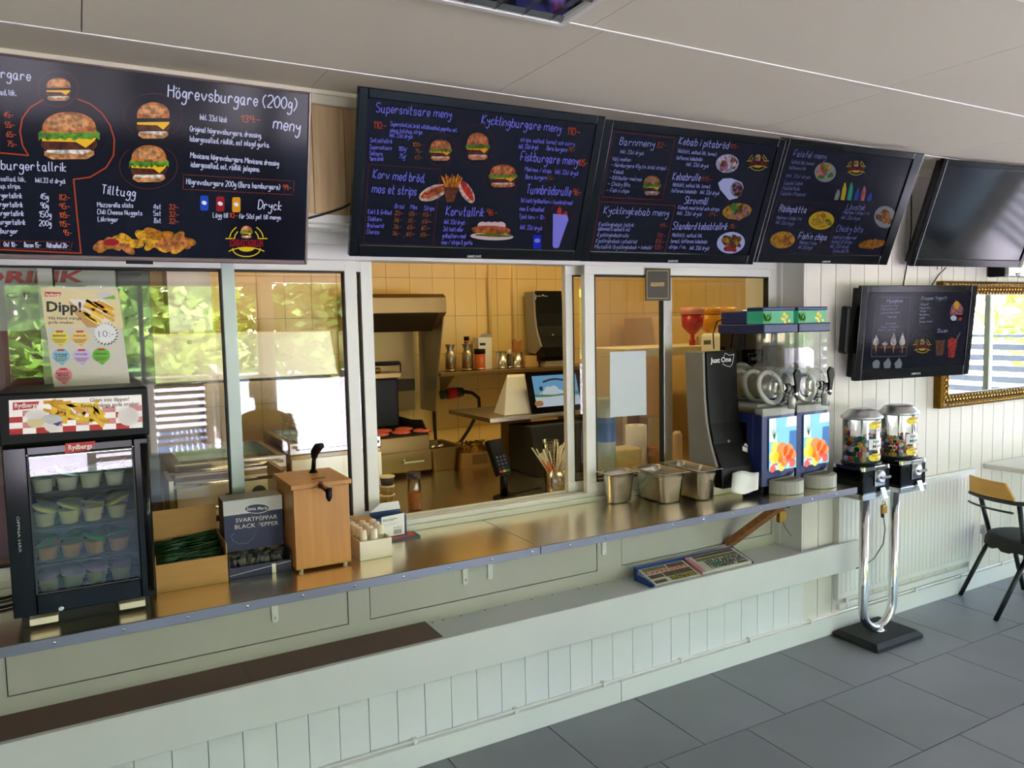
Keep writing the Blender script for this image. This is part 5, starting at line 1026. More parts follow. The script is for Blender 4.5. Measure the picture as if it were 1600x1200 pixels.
MB().prism([(g1 - .006, 3.714, gz), (g1 - .006, 4.14, gz), (g1 - .006, 4.14, hz), (g1 - .006, 3.95, hz), (g1 - .006, 3.80, gz + .07)], (.005, 0, 0)).box(g0, g1 - .006, 4.13, 4.14, gz, hz).build('splash_guard', 'black_matte', gt)
p = U(600, 590, 1, 4.0)
MB().box(p.x - .13, p.x + .06, 3.94, 4.06, gz + .02, p.z).build('press_arm', 'black_plastic', gt, bevel=.01)
MB().box(p.x - .14, p.x + .07, 3.92, 4.08, p.z, p.z + .03).build('press_head', 'glow_steel', gt, bevel=.004)
MB().tube([(p.x - .12, 3.93, p.z + .08), (p.x + .06, 3.93, p.z + .08), (p.x + .07, 3.93, p.z + .08), (p.x + .07, 3.93, p.z + .03)], [.012, .012, .004, .004], 8).build('press_handle', 'black_plastic', gt)
MB().ell((p.x - .05, 3.96, p.z + .045), .022, .015, .016, 10).build('press_knob', 'brass', gt)
mat('raw_meat', C(206, 96, 78), .5, var=.25, vscale=60, bump=.4, bscale=200)
for i, (x, y) in enumerate(((g0 + .10, 3.775), (g0 + .22, 3.775), (g0 + .34, 3.775), (g0 + .28, 3.886), (g0 + .16, 3.886))):
    o = MB().lathe([(.035, 0), (.05, .004), (.05, .012), (.036, .017)], (x, y, gz + .0065), 16).build('burger_patty', 'raw_meat', loc=(x, y, gz + .0065)); tag(o, 'raw pink burger patty on the grill, %s from the splash guard side' % ORD[4 - i], 'burger patty', 'patties on the grill')
# stainless hood and screen behind the grill
sh = thing('grill_hood', 'stainless steel hood with side screen over the grill', 'hood', (1.5, 4.2, 1.2))
h0 = U(560, 460, 1, 4.0).x; h1 = U(697, 460, 1, 4.0).x; hz1 = U(640, 459, 1, 4.0).z; hz2 = U(640, 489, 1, 4.0).z; hz3 = U(640, 515, 1, 4.0).z; hz4 = U(685, 646, 1, 4.1).z
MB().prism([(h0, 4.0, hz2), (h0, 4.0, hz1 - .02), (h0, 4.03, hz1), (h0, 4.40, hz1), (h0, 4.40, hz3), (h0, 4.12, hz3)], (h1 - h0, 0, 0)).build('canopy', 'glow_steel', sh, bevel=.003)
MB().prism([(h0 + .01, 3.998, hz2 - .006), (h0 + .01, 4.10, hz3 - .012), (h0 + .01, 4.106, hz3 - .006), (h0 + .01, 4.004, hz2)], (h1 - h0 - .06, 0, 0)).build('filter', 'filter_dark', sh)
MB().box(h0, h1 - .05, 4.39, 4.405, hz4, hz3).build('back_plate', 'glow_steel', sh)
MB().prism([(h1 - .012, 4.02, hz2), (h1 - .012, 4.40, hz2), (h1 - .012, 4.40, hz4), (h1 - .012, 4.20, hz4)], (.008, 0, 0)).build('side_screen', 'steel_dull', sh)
MB().box(h0 + .2, h1 - .06, 4.36, 4.389, hz4 + .12, hz4 + .19).build('cross_plate', 'filter_dark', sh)
# wall pipes
for i, (x, y0_, y1_) in enumerate(((763, 400, 532), (800, 400, 556))):
    a = U(x, y0_, 1, YK - .015)
    o = MB().tube([(a.x, YK - .015, 2.38), (a.x, YK - .015, U(x, y1_, 1, YK - .015).z)], .012 if i == 0 else .006, 8).build('wall_pipe', 'tile_cream', loc=(a.x, YK - .015, 1.4)); tag(o, ['thicker cream pipe down the tiled wall above the carton', 'thin cream cable pipe on the tiled wall beside the dispenser'][i], 'pipe')
# shelf on the tiled wall
s0 = U(688, 583, 1, 4.18); SZ = s0.z
sf = thing('wall_shelf', 'long metal shelf on the tiled wall holding canisters and boxes', 'shelf', (2.4, 4.3, SZ - .02))
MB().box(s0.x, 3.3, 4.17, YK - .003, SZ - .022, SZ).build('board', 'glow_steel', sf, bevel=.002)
for x in (s0.x + .1, 2.5, 3.2): MB().prism([(x, 4.2, SZ - .022), (x, YK - .003, SZ - .022), (x, YK - .003, SZ - .16)], (.008, 0, 0)).build('bracket', 'glow_steel', sf)
SZ_ = SZ + .0005; SYm = 4.28
X_ = lambda px_: U(px_, 570, 1, SYm).x
def canister(label, px_, r, h, neck=True, top=None, mk='steel_dull', cat='canister', name='canister'):
    x = X_(px_); t = thing(name, label, cat, (x, SYm, SZ_))
    if neck: MB().lathe([(r, 0), (r, h * .66), (r * .72, h * .72), (r * .62, h * .8), (r * .95, h * .98), (r * .97, h)], (x, SYm, SZ_), 18).build('body', mk, t)
    else: MB().lathe([(r, 0), (r, h), (r * .92, h), (r * .92, h * .1), (.001, h * .1)], (x, SYm, SZ_), 18, cap=False).build('body', mk, t)
    MB().lathe([(r * 1.03, .004), (r * 1.03, .012)], (x, SYm, SZ_), 18).build('foot_band', 'chrome', t)
    if top:
        for (r_, a, b2, mk2) in top: MB().lathe([(r_, a), (r_, b2)], (x, SYm, SZ_), 14).build('stopper', mk2, t)
    return t
canister('steel churn-shaped canister without lid, beside the grill hood', 704, .032, .165)
canister('steel churn-shaped canister with black-capped bottle standing in it', 730, .032, .165, top=[(.016, .166, .185, mat('amber', C(170, 100, 30), .3)), (.017, .186, .21, 'black_plastic')])
t = canister('jar of orange sauce with black lid in front of the white carton', 750, .034, .10, False, [(.036, .10, .13, 'black_plastic')], mat('sauce_orange', C(200, 96, 40), .35), 'jar', 'sauce_jar')
x = X_(765); t = thing('white_carton', 'white open-top carton on the kitchen shelf', 'carton', (x, 4.33, SZ_))
MB().box(x - .055, x + .04, 4.3205, 4.40, SZ_, SZ_ + .20).build('box', 'paper', t); MB().prism([(x - .055, 4.3205, SZ_ + .20), (x + .04, 4.3205, SZ_ + .20), (x + .03, 4.30, SZ_ + .222), (x - .04, 4.30, SZ_ + .222)], (0, .001, 0)).build('flap', 'paper', t); MB().box(x - .045, x - .005, 4.319, 4.3203, SZ_ + .15, SZ_ + .165).build('handle_hole', 'ink', t)
canister('plain open steel tin on the shelf next to the white carton', 784, .034, .105, False, None, 'steel', 'tin', 'steel_tin')
canister('open steel tin on the shelf holding a brown paper bag', 808, .036, .10, False, None, 'steel', 'tin', 'steel_tin')
x = X_(808); o = MB().prism([(x - .03, SYm - .01, SZ_ + .10 - .02), (x + .03, SYm - .01, SZ_ + .08), (x + .034, SYm - .01, SZ_ + .175), (x + .005, SYm - .01, SZ_ + .165), (x - .012, SYm - .01, SZ_ + .185), (x - .032, SYm - .01, SZ_ + .172)], (0, .02, 0)).build('paper_bag', mat('kraft', C(170, 104, 52), .7), loc=(x, SYm, SZ_ + .1), bevel=.004); tag(o, 'folded brown paper bag sticking out of a steel tin', 'bag')
t = canister('thin glass spice jar with pale stopper between the two steel tins', 796, .014, .09, False, [(.013, .09, .12, 'cream_plastic')], 'dark_grey', 'jar', 'spice_jar')
x = X_(828); o = MB().box(x - .05, x + .05, 4.25, 4.33, SZ_, SZ_ + .075).build('small_carton', mat('carton_tan', C(200, 160, 100), .7), loc=(x, 4.3, SZ_), bevel=.004); tag(o, 'small tan carton at the end of the row on the kitchen shelf', 'carton')
x = X_(862)
for i in range(3):
    o = MB().box(x - .10 + .005 * i, x + .12 - .004 * i, 4.21, 4.35, SZ_ + .0125 * i, SZ_ + .012 + .0125 * i).build('foam_tray', 'cream_plastic', loc=(x, 4.28, SZ_ + .0125 * i), bevel=.004); tag(o, 'flat cream food tray on the kitchen shelf, %s from the bottom' % ORD[i], 'tray', 'flat trays on the kitchen shelf')
# second napkin dispenser on the wall
a = U(822, 560, 1, 4.2).x; b_ = U(866, 560, 1, 4.2).x; zt_ = U(845, 455, 1, 4.25).z
napkin_dispenser('grey and black napkin dispenser standing on the kitchen wall shelf', a + .10, b_ + .10, 4.265, SZ_ + .0385, zt_, 1.0, None, False)
s = Screen((a, 4.2515, zt_), (1, 0, 0), (0, 0, 1)); s.text('lettering', 'logo_white', 'Just One', (836, 466), (856, 466), 6, .02)
for o in [q for q in bpy.data.objects if q.name == 'napkin_dispenser.001']: s.build(o)
# plug and cable
pl = thing('power_plug', 'red and grey industrial plug in the wall beside the grill hood', 'plug', U(690, 615, 1, YK - .05))
c0 = U(688, 617, 1, YK - .04); c1 = U(724, 612, 1, YK - .07)
MB().cyl(c0, c0.lerp(c1, .35), .028, .03, 14).build('socket', 'dark_grey', pl); MB().cyl(c0.lerp(c1, .3), c0.lerp(c1, .72), .036, .034, 14).build('collar', 'red', pl); MB().cyl(c0.lerp(c1, .7), c1, .034, .026, 14).build('grip', 'dark_grey', pl)
pts = [U(x, y, 1, 4.3) for x, y in ((724, 612), (738, 614), (748, 622), (749, 635), (744, 650), (732, 672), (720, 690), (712, 702))]
MB().tube(pts, .011, 8).build('cable', 'rubber', pl)
o = MB().tube([U(x, y, 1, 4.36) for x, y in ((678, 642), (679, 665), (681, 690))], .011, 8).build('hanging_cable', 'rubber', loc=U(680, 690, 1, 4.36)); tag(o, 'black cable hanging straight down below the grill hood', 'cable')
# bain-marie pan and bread carton
w0, w1 = U(674, 735, 1, 3.74).x, U(718, 728, 1, 3.74).x
t = thing('steel_basin', 'rectangular steel basin with flanged rim beside the grill', 'basin', ((w0 + w1) / 2, 3.85, KT))
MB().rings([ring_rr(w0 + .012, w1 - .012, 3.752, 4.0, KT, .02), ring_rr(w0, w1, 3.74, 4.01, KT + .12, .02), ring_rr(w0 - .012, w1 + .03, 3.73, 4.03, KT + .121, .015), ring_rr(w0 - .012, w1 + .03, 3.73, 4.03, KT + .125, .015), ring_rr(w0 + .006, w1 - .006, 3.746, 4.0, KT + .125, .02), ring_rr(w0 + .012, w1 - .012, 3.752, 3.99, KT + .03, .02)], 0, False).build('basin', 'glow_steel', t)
for k in range(2): MB().ell(((w0 + w1) / 2 - .03 + .05 * k, 3.85, KT + .115), .03, .03, .016, 10).build('tong_end', 'steel', t)
b0, b1 = U(723, 728, 1, 3.72).x, U(778, 722, 1, 3.72).x
t = thing('bread_carton', 'low cardboard carton packed with bagged buns', 'carton', ((b0 + b1) / 2, 3.8, KT))
MB().box(b0, b1, 3.72, 3.724, KT, KT + .085).box(b0, b0 + .004, 3.724, 3.95, KT, KT + .085).box(b1 - .004, b1, 3.724, 3.95, KT, KT + .085).box(b0 + .004, b1 - .004, 3.946, 3.95, KT, KT + .085).box(b0 + .004, b1 - .004, 3.724, 3.946, KT, KT + .004).build('carton', 'cardboard', t)
MB().box(b0 + .06, b0 + .15, 3.718, 3.7198, KT + .02, KT + .07).build('label', 'cardboard_dark', t)
mat('bun', C(216, 150, 60), .4, var=.15, vscale=20)
thin_glass('bag_plastic', (.95, .95, .92, 1), 1.4, 3, .1)
for i in range(4):
    xx = b0 + .04 + (b1 - b0 - .08) * i / 3; o = MB().ell((xx, 3.80 + .05 * (i % 2), KT + .075), .034, .04, .035, 12).build('bread_bun', 'bun', loc=(xx, 3.8, KT + .04)); tag(o, 'golden bread bun in the cardboard carton, %s in the row' % ORD[i], 'bun', 'buns in the carton')
q = MB()
for i in range(11):
    for j in range(6): q.v.append((b0 + .01 + (b1 - b0 - .02) * i / 10, 3.735 + .19 * j / 5, KT + .095 + .03 * math.sin(math.pi * j / 5) + .012 * math.sin(i * 2.3 + j * 1.7)))
for i in range(10):
    for j in range(5): q.f.append([i * 6 + j, (i + 1) * 6 + j, (i + 1) * 6 + j + 1, i * 6 + j + 1]); q.mi.append(0); q.sm.append(False)
o = q.build('plastic_bag', 'bag_plastic', loc=((b0 + b1) / 2, 3.8, KT + .09), fix=False); tag(o, 'clear crinkled plastic bag over the buns in the carton', 'bag')
# till on a raised shelf
m0 = U(788, 640, 1, 3.45)
rs = thing('till_shelf', 'raised wooden shelf carrying the tablet till', 'shelf', (m0.x + .3, 3.6, KT))
rz = U(790, 652, 1, 3.42).z
MB().box(m0.x - .10, 2.56, 3.42, 3.92, rz - .022, rz).build('board', 'steel_dull', rs, bevel=.002)
MB().box(2.5, 2.53, 3.44, 3.9, KT, rz - .022).build('support', 'cardboard_dark', rs); MB().box(m0.x + .22, m0.x + .245, 3.60, 3.9, KT, rz - .022).build('support', 'cardboard_dark', rs)
tl = thing('tablet_till', 'tablet till on a white wedge stand showing a landscape picture', 'till', (m0.x + .25, 3.5, rz))
l0 = U(788, 655, 1, 3.46).x
MB().prism([(l0, 3.46, rz + .0005), (l0 + .02, 3.62, rz + .0005), (l0 + .10, 3.60, U(795, 585, 1, 3.6).z), (l0 + .075, 3.56, U(795, 588, 1, 3.56).z)], (.42, 0, 0)).build('stand', 'white_plastic', tl, bevel=.006)
s4 = [U(828, 651, 1, 3.44), U(892, 640, 1, 3.44), U(890, 585, 1, 3.50), U(824, 592, 1, 3.50)]
uu = (s4[1] - s4[0]).normalized(); uu.z = 0; uu.normalize(); uu = Vector((1, 0, 0)); vv = (Vector((0, .06, s4[3].z - s4[0].z))).normalized(); nn = uu.cross(vv)
O = Vector((s4[3].x - .01, 3.44, max(s4[0].z, rz + .004))); wd, hh = .35, .225
PP = lambda a, b2: O + uu * a + vv * b2
MB().prism([PP(0, 0), PP(wd, 0), PP(wd, hh), PP(0, hh)], -nn * .012).build('tablet', 'black_gloss', tl, bevel=.003)
s = Screen(O, uu, vv); s.new(); s.hold = True
for n_, c in dict(tb_sky=(120, 180, 220), tb_white=(214, 226, 236), tb_green=(96, 150, 90), tb_tan=(190, 130, 80), tb_dark=(60, 60, 60)).items(): em(n_, *c, .55)
s.poly('picture', 'tb_sky', [(.035, .03), (wd - .035, .03), (wd - .035, hh - .025), (.035, hh - .025)], 0)
for k in range(6): s.poly('picture', 'tb_white', [(.09 + .035 * k + .03 * math.cos(R(t)), .085 + .03 * math.sin(k) + .03 * math.sin(R(t))) for t in range(0, 360, 30)], 1)
s.poly('picture', 'tb_white', [(.035, .03), (wd - .035, .03), (wd - .035, .08), (.035, .085)], 2); s.poly('picture', 'tb_green', [(.035, .085), (.12, .082), (wd - .035, .09), (wd - .035, .105), (.16, .092), (.035, .10)], 3)
for x0_ in (.045, .06, .235, .25): s.poly('picture', 'tb_tan', [(x0_ + .02 * math.cos(R(t)), .05 + .016 * math.sin(R(t))) for t in range(0, 360, 40)], 4)
for x0_ in (.08, .285): s.poly('picture', 'tb_dark', [(x0_ + .012 * math.cos(R(t)), .13 + .014 * math.sin(R(t))) for t in range(0, 360, 60)], 4); s.poly('picture', 'tb_dark', [(x0_ - .0015, .09), (x0_ + .0015, .09), (x0_ + .0015, .13), (x0_ - .0015, .13)], 4)
s.line('picture', 'tb_dark', [(.10 + .013 * k, .165 + .012 * math.sin(math.pi * k / 11)) for k in range(12)], .01, lay=4); s.build(tl)
# dark box under the till
o = MB().prism([(m0.x + .10, 3.30, KT + .0005), (m0.x + .10, 3.59, KT + .0005), (m0.x + .10, 3.59, rz - .06), (m0.x + .10, 3.36, rz - .05)], (.46, 0, 0)).build('printer_box', 'black_matte', loc=(m0.x + .3, 3.5, KT), bevel=.006); tag(o, 'black angular box under the till shelf', 'box')
# card terminal
tp = U(788, 778, 2, KT); ct = thing('card_terminal', 'black card terminal with coloured keys on a pole stand', 'card terminal', (tp.x, tp.y, KT))
MB().lathe([(.052, 0), (.052, .008), (.04, .012)], (tp.x, tp.y, KT), 24).build('base', 'black_plastic', ct); MB().lathe([(.018, .011), (.018, .15)], (tp.x, tp.y, KT), 16).build('pole', 'black_plastic', ct)
kz0, kz1 = U(795, 738, 1, tp.y - .02).z, U(785, 697, 1, tp.y + .03).z
O = Vector((U(778, 735, 1, tp.y - .03).x - .004, tp.y - .045, kz0 - .004)); vv = Vector((-.10, .38, .9)).normalized(); uu = Vector((1, .18, 0)).normalized(); uu = (uu - vv * uu.dot(vv)).normalized(); nn = uu.cross(vv)
wd, hh = .078, .165; PP = lambda a, b2, c=0: O + uu * a + vv * b2 + nn * c
MB().prism([PP(0, 0), PP(wd, 0), PP(wd, hh * .55), PP(wd * 1.03, hh), PP(-wd * .03, hh), PP(0, hh * .55)], -nn * .03).build('body', 'black_plastic', ct, bevel=.005)
s = Screen(O, uu, vv); s.new(); s.poly('display', mat('lcd', C(40, 42, 40), .2), [(.008, hh * .66), (wd - .008, hh * .66), (wd - .008, hh * .94), (.008, hh * .94)], 1); s.build(ct)
mat('key_dark', C(34, 36, 60), .4); mat('key_yellow', C(206, 176, 60), .4); mat('key_green', C(40, 120, 60), .4)
for r in range(5):
    for c in range(3):
        mk = 'key_dark' if r else ('red', 'key_yellow', 'key_green')[c]
        a0_, b0_ = .010 + c * .020, .010 + r * .0165; MB().prism([PP(a0_, b0_, .0), PP(a0_ + .016, b0_, .0), PP(a0_ + .016, b0_ + .011, .0), PP(a0_, b0_ + .011, .0)], nn * .003).build('key', mk, ct)
        if r:
            s.new(); st = (('', '0', ''), ('7', '8', '9'), ('4', '5', '6'), ('1', '2', '3'))[r - 1][c]; s.O = O + nn * .003
            if st: s.textuv('key_print', 'print_silver', st, (a0_ + .005, b0_ + .002), (a0_ + .010, b0_ + .002), .007)
s.build(ct)
MB().tube([(tp.x + .02, tp.y + .02, KT + .03), (tp.x + .05, tp.y + .03, KT + .008), (tp.x + .12, tp.y + .05, KT + .004), (tp.x + .24, tp.y + .08, KT + .004)], .003, 6).build('cable', 'rubber', ct)
# straws in a steel cup, stack of plastic cups
cp = U(869, 766, 2, KT); t = thing('straw_cup', 'steel cup holding paper-wrapped straws beside the window frame', 'cup', (cp.x, cp.y, KT))
MB().lathe([(.041, 0), (.043, .003), (.043, .095), (.0415, .095), (.0415, .004), (.001, .004)], (cp.x, cp.y, KT), 28, cap=False).build('cup', 'steel', t)
mat('straw_paper', C(236, 226, 206), .6); mat('straw_orange', C(240, 130, 80), .5); rn = random.Random(2)
for i in range(22):
    an = rn.uniform(-1, 1); fan = -.055 + .11 * (i / 21); bx_ = cp.x + .025 * math.cos(i * 2.4); by_ = cp.y + .022 * math.sin(i * 2.4); side = -1 if i < 12 else 1
    top = Vector((bx_ + (side * .055 - .012) + fan * .5, by_ + rn.uniform(-.02, .02), KT + .19 + rn.uniform(-.02, .03)))
    bot_ = Vector((cp.x - side * .018 + .01 * math.cos(i), cp.y + .02 * math.sin(i * 1.7), KT + .008)); o = thing('straw', 'paper-wrapped straw%s in the steel cup, leaning towards the %s' % (' with orange middle' if i < 12 and i % 2 == 0 else '', 'card terminal' if i < 12 else 'window frame'), 'straw', bot_, group='straws in the steel cup')
    MB().cyl(bot_, top, .0032, n=6).build('wrapper', 'straw_paper', o)
    if i < 12 and i % 2 == 0: MB().cyl(bot_.lerp(top, .42), bot_.lerp(top, .72), .0036, n=6).build('orange_band', 'straw_orange', o)
cx_, cy_ = U(861, 745, 1, 3.08).x, 3.08
cm = MB().lathe([(.027, 0), (.028, .002), (.040, .10), (.042, .102), (.040, .103)], n=18, cap=False).mesh('plastic_cup', ['clear_plastic'])
for i in range(10):
    o = bpy.data.objects.new('plastic_cup', cm); o.location = (cx_, cy_, KT + .12 - .12 + .0135 * i); link(o); tag(o, 'clear plastic cup, %s from the bottom of the stack behind the straws' % ORD[i], 'cup', 'stack of clear plastic cups')
# shaker bottle and tubs at the near end of the opening
bp = U(648, 796, 2, KT); t = thing('spice_shaker', 'tall plastic shaker half full of orange spice with dark lid', 'shaker', (bp.x, bp.y, KT))
MB().lathe([(.027, 0), (.029, .004), (.029, .10), (.027, .112), (.027, .135)], (bp.x, bp.y, KT), 20).build('bottle', 'clear_plastic', t)
MB().lathe([(.026, .003), (.0275, .006), (.0275, .075)], (bp.x, bp.y, KT), 18).build('spice', mat('spice', C(206, 124, 50), .7, var=.1, vscale=60), t); MB().lathe([(.030, .135), (.030, .158), (.027, .162)], (bp.x, bp.y, KT), 20).build('lid', mat('lid_dark', C(44, 32, 40), .35), t)
bp = U(606, 786, 2, KT)
for i in range(3):
    t = thing('plastic_tub', 'small plastic tub %s beside the window frame' % ('at the bottom of the stack', 'in the middle of the stack', 'with dark contents on top of the stack')[i], 'tub', (bp.x, bp.y, KT + .041 * i), group='stacked plastic tubs')
    MB().lathe([(.026, 0), (.031, .034)], (bp.x, bp.y, KT + .041 * i), 18).build('tub', [mat('tub_seed', C(196, 156, 90), .6, col2=C(130, 96, 50), vscale=90), 'tub_seed', mat('tub_dark', C(60, 44, 44), .5)][i], t); MB().lathe([(.034, .034), (.034, .0405)], (bp.x, bp.y, KT + .041 * i), 18).build('lid', 'cream_plastic', t)
# ---- behind the far pane: sauce shelf, dispensers and supplies
ss = thing('sauce_shelf', 'cream shelf on the kitchen wall carrying the sauce pumps', 'shelf', (3.1, 3.6, 1.4))
za = U(1085, 540, 1, 3.45).z
MB().box(2.62, 3.75, 3.4, 3.8, za - .05, za).build('board', 'kitchen_paint', ss, bevel=.003); MB().box(2.62, 2.65, 3.42, 3.8, KT, za - .05).box(3.72, 3.75, 3.42, 3.8, KT, za - .05).build('leg', 'kitchen_paint', ss)
mat('ketchup', C(170, 30, 26), .3); mat('mustard', C(216, 150, 16), .3); mat('pink_lid', C(214, 140, 130), .4)
for px_, mk, lab, lid in ((1082, 'ketchup', 'red sauce dispenser tank with pink lid hanging above the white unit', 'pink_lid'), (1108, 'mustard', 'yellow sauce dispenser tank behind the red one', 'mustard'), (1133, 'mustard', 'yellow sauce dispenser tank nearest the slush machine', 'mustard')):
    p = U(px_, 520, 1, 3.5 if mk == 'ketchup' else 3.6 if px_ < 1120 else 3.73); zb_ = za + .01; zt_ = U(px_, 478, 1, p.y).z
    t = thing('sauce_tank', lab, 'sauce dispenser', (p.x, p.y, za + .0005)); h = zt_ - zb_
    MB().lathe([(.02, 0), (.02, .03), (.012, .035), (.012, h * .28), (.035, h * .36), (.062, h * .5), (.068, h * .82)], (p.x, p.y, za + .0005), 20).build('tank', mk, t); MB().lathe([(.072, h * .82), (.072, h)], (p.x, p.y, za + .0005), 20).build('lid', lid, t)
    MB().lathe([(.014, .0), (.014, .05)], (p.x + .05, p.y, za + .0005), 10).build('spout', 'cream_plastic', t)
p = U(1110, 533, 1, 3.44); t = thing('white_unit', 'white rounded kitchen unit under the sauce tanks', 'appliance', (p.x, 3.3, KT))
MB().box(p.x - .13, p.x + .16, 3.15, 3.39, KT, U(1110, 522, 1, 3.15).z).build('housing', 'white_plastic', t, bevel=.02, seg=3)
q_ = U(1105, 535, 1, 3.148); MB().box(q_.x - .025, q_.x + .025, 3.1465, 3.15, q_.z - .012, q_.z + .012).build('badge', 'grey_plastic', t)
# board, roll, bottle, boxes seen low behind the paper
def bx_at(name, label, cat, x0p, x1p, ytop, Y, depth, mk, z0=None, bevel=.004):
    a = U(x0p, 700, 1, Y).x; b2 = U(x1p, 700, 1, Y).x; z1 = U((x0p + x1p) / 2, ytop, 1, Y).z; z0 = KT if z0 is None else z0
    o = MB().box(a, b2, Y, Y + depth, z0, z1).build(name, mk, loc=((a + b2) / 2, Y + depth / 2, z0), bevel=bevel); return tag(o, label, cat)
bx_at('storage_box', 'cream storage box on the worktop behind the paper towel roll', 'box', 1013, 1036, 652, 3.55, .25, 'kitchen_paint')
bx_at('cardboard_case', 'brown cardboard case at the back of the worktop behind the white notice', 'box', 952, 1000, 640, 3.62, .3, 'cardboard_dark')
o = bx_at('foil_pack', 'yellow wrapped pack lying in front of the paper towel roll', 'pack', 962, 1004, 702, 2.93, .12, mat('pack_yellow', C(206, 180, 90), .4, var=.1, vscale=20), bevel=.01)
p = U(994, 700, 1, 3.15); t = thing('paper_roll', 'white paper towel roll standing behind the window', 'paper roll', (p.x, 3.15, KT)); zt_ = U(994, 664, 1, 3.15).z
MB().lathe([(.018, KT), (.055, KT), (.055, zt_), (.018, zt_), (.018, KT)], (p.x, 3.15, 0), 24, cap=False).build('roll', 'paper', t); MB().lathe([(.017, KT), (.017, zt_ - .002)], (p.x, 3.15, 0), 14).build('core', 'cardboard', t)
p = U(951, 700, 1, 2.9); t = thing('cup_sleeve', 'clear sleeve of cups with blue label standing at the window edge', 'cups', (p.x, 2.92, KT))
MB().lathe([(.045, KT), (.045, U(940, 625, 1, 2.92).z), (.04, U(940, 622, 1, 2.92).z)], (p.x, 2.92, 0), 20).build('sleeve', mat('sleeve', C(176, 190, 176), .25), t); MB().lathe([(.0456, U(950, 690, 1, 2.9).z), (.0456, U(950, 652, 1, 2.9).z)], (p.x, 2.92, 0), 20, cap=False).build('label', mat('label_blue', C(40, 90, 150), .4), t)
p = U(1058, 700, 1, 2.98); o = MB().lathe([(.02, 0), (.026, .01), (.026, U(1058, 680, 1, 2.98).z - KT), (.016, U(1058, 674, 1, 2.98).z - KT)], (p.x, 2.98, KT), 18).build('wrapped_roll', mat('roll_pink', C(206, 176, 146), .45), loc=(p.x, 2.98, KT)); tag(o, 'pale upright wrapped roll beside the sash bar', 'roll')
t = thing('cup_of_sachets', 'clear tub of sachets behind the middle steel pan', 'tub', U(1022, 715, 1, 3.1)); p = U(1024, 720, 1, 3.1); t.location = (p.x, 3.1, KT); W[t] = Matrix.Translation((p.x, 3.1, KT))
MB().lathe([(.035, KT), (.045, U(1024, 698, 1, 3.1).z)], (p.x, 3.1, 0), 18).build('tub', mat('tub_amber', C(150, 100, 40), .4, var=.3, vscale=30), t)
# slanting panel at the far end
o = MB().prism([(3.35, 3.85, KT), (3.35, 4.35, KT), (3.35, 4.35, 1.62), (3.35, 4.05, 1.62)], (.5, 0, 0)).build('cabinet_side', mat('beige_lam', C(206, 170, 104), .45), loc=(3.5, 4.1, KT), bevel=.01); tag(o, 'beige sloping cabinet at the far end of the kitchen worktop', 'cabinet')
# ---------------------------------------------------------------- signs on the glass
p = [U(x, y, 1, 2.688) for x, y in ((1008, 470), (1047, 470), (1047, 419), (1008, 419))]
t = thing('black_sign', 'small black sign with gold lettering hung on the far window', 'sign', p[0]); MB().box(p[0].x, p[1].x, 2.684, 2.6875, p[0].z, p[3].z).build('card', mat('sign_dark', C(46, 38, 30), .4), t)
s = Screen((0, 2.684, 0), (1, 0, 0), (0, 0, 1)); s.pline('gold_line', mat('sign_gold', C(200, 160, 80), .4), [(1011, 466), (1044, 466), (1044, 423), (1011, 423)], .0025, True); s.text('lettering', 'sign_gold', 'GULDKORTET!', (1016.5, 447), (1038, 447), 5.5, .05); s.build(t)
p = [U(x, y, 1, 2.703) for x, y in ((953, 652), (1010, 648), (1009, 548), (953, 550))]
o = MB().prism([tuple(q) for q in p], (0, -.0012, 0)).build('white_notice', mat('notice', C(206, 214, 216), .5, var=.03), loc=p[0]); tag(o, 'blank white sheet of paper taped on the far window', 'notice')
# cable between the first two screens
o = MB().tube([U(x, y, 1, 2.515) for x, y in ((470, 344), (490, 339), (515, 332), (535, 325), (560, 312))], .004, 6).build('tv_cable', 'rubber', loc=U(515, 332, 1, 2.515)); tag(o, 'black cable between the two menu screens nearest the fridge', 'cable')
for i, pts in enumerate((((1424, 300), (1424, 360), (1416, 420), (1411, 446)), ((1478, 418), (1466, 430), (1456, 446)))):
    o = MB().tube([U(x, y, 1, 2.515) for x, y in pts], .0035, 6).build('tv_cable', 'rubber', loc=U(*pts[-1], 1, 2.515)); tag(o, ('long black cable hanging behind the switched-off screen', 'short black cable running down to the wall television')[i], 'cable')
# ---------------------------------------------------------------- newspapers on the ledge
LZ = .4555
bx = thing('newspaper_box', 'blue cardboard soft-drink box under the newspapers on the ledge', 'box', (2.38, 2.6, LZ))
n0, n1 = 2.075, 2.665
mat('pepsi_blue', C(20, 70, 150), .4)
side = lambda x: [(x, 2.502, LZ), (x, 2.640, LZ), (x, 2.640, .515), (x, 2.502, .474)]
MB().prism(side(n0), (.004, 0, 0)).prism(side(n1 - .004), (.004, 0, 0)).box(n0 + .004, n1 - .004, 2.502, 2.505, LZ, LZ + .006).box(n0 + .004, n1 - .004, 2.636, 2.640, LZ, .511).prism([(n0 + .004, 2.505, LZ + .0005), (n0 + .004, 2.636, LZ + .0005), (n0 + .004, 2.636, LZ + .036)], (n1 - n0 - .008, 0, 0)).build('carton', 'pepsi_blue', bx)
s = Screen((n0, 0, 0), (0, 1, 0), (0, 0, -1)); s.n = Vector((-1, 0, 0)); s.new(); s.textuv('lettering', 'logo_white', 'pepsi', (2.545, -.500), (2.612, -.505), .024, .0); s.new(); s.line('ring_mark', 'logo_white', [(2.532 + .010 * math.cos(R(a)), -.490 + .010 * math.sin(R(a))) for a in range(0, 361, 30)], .0015); s.build(bx)
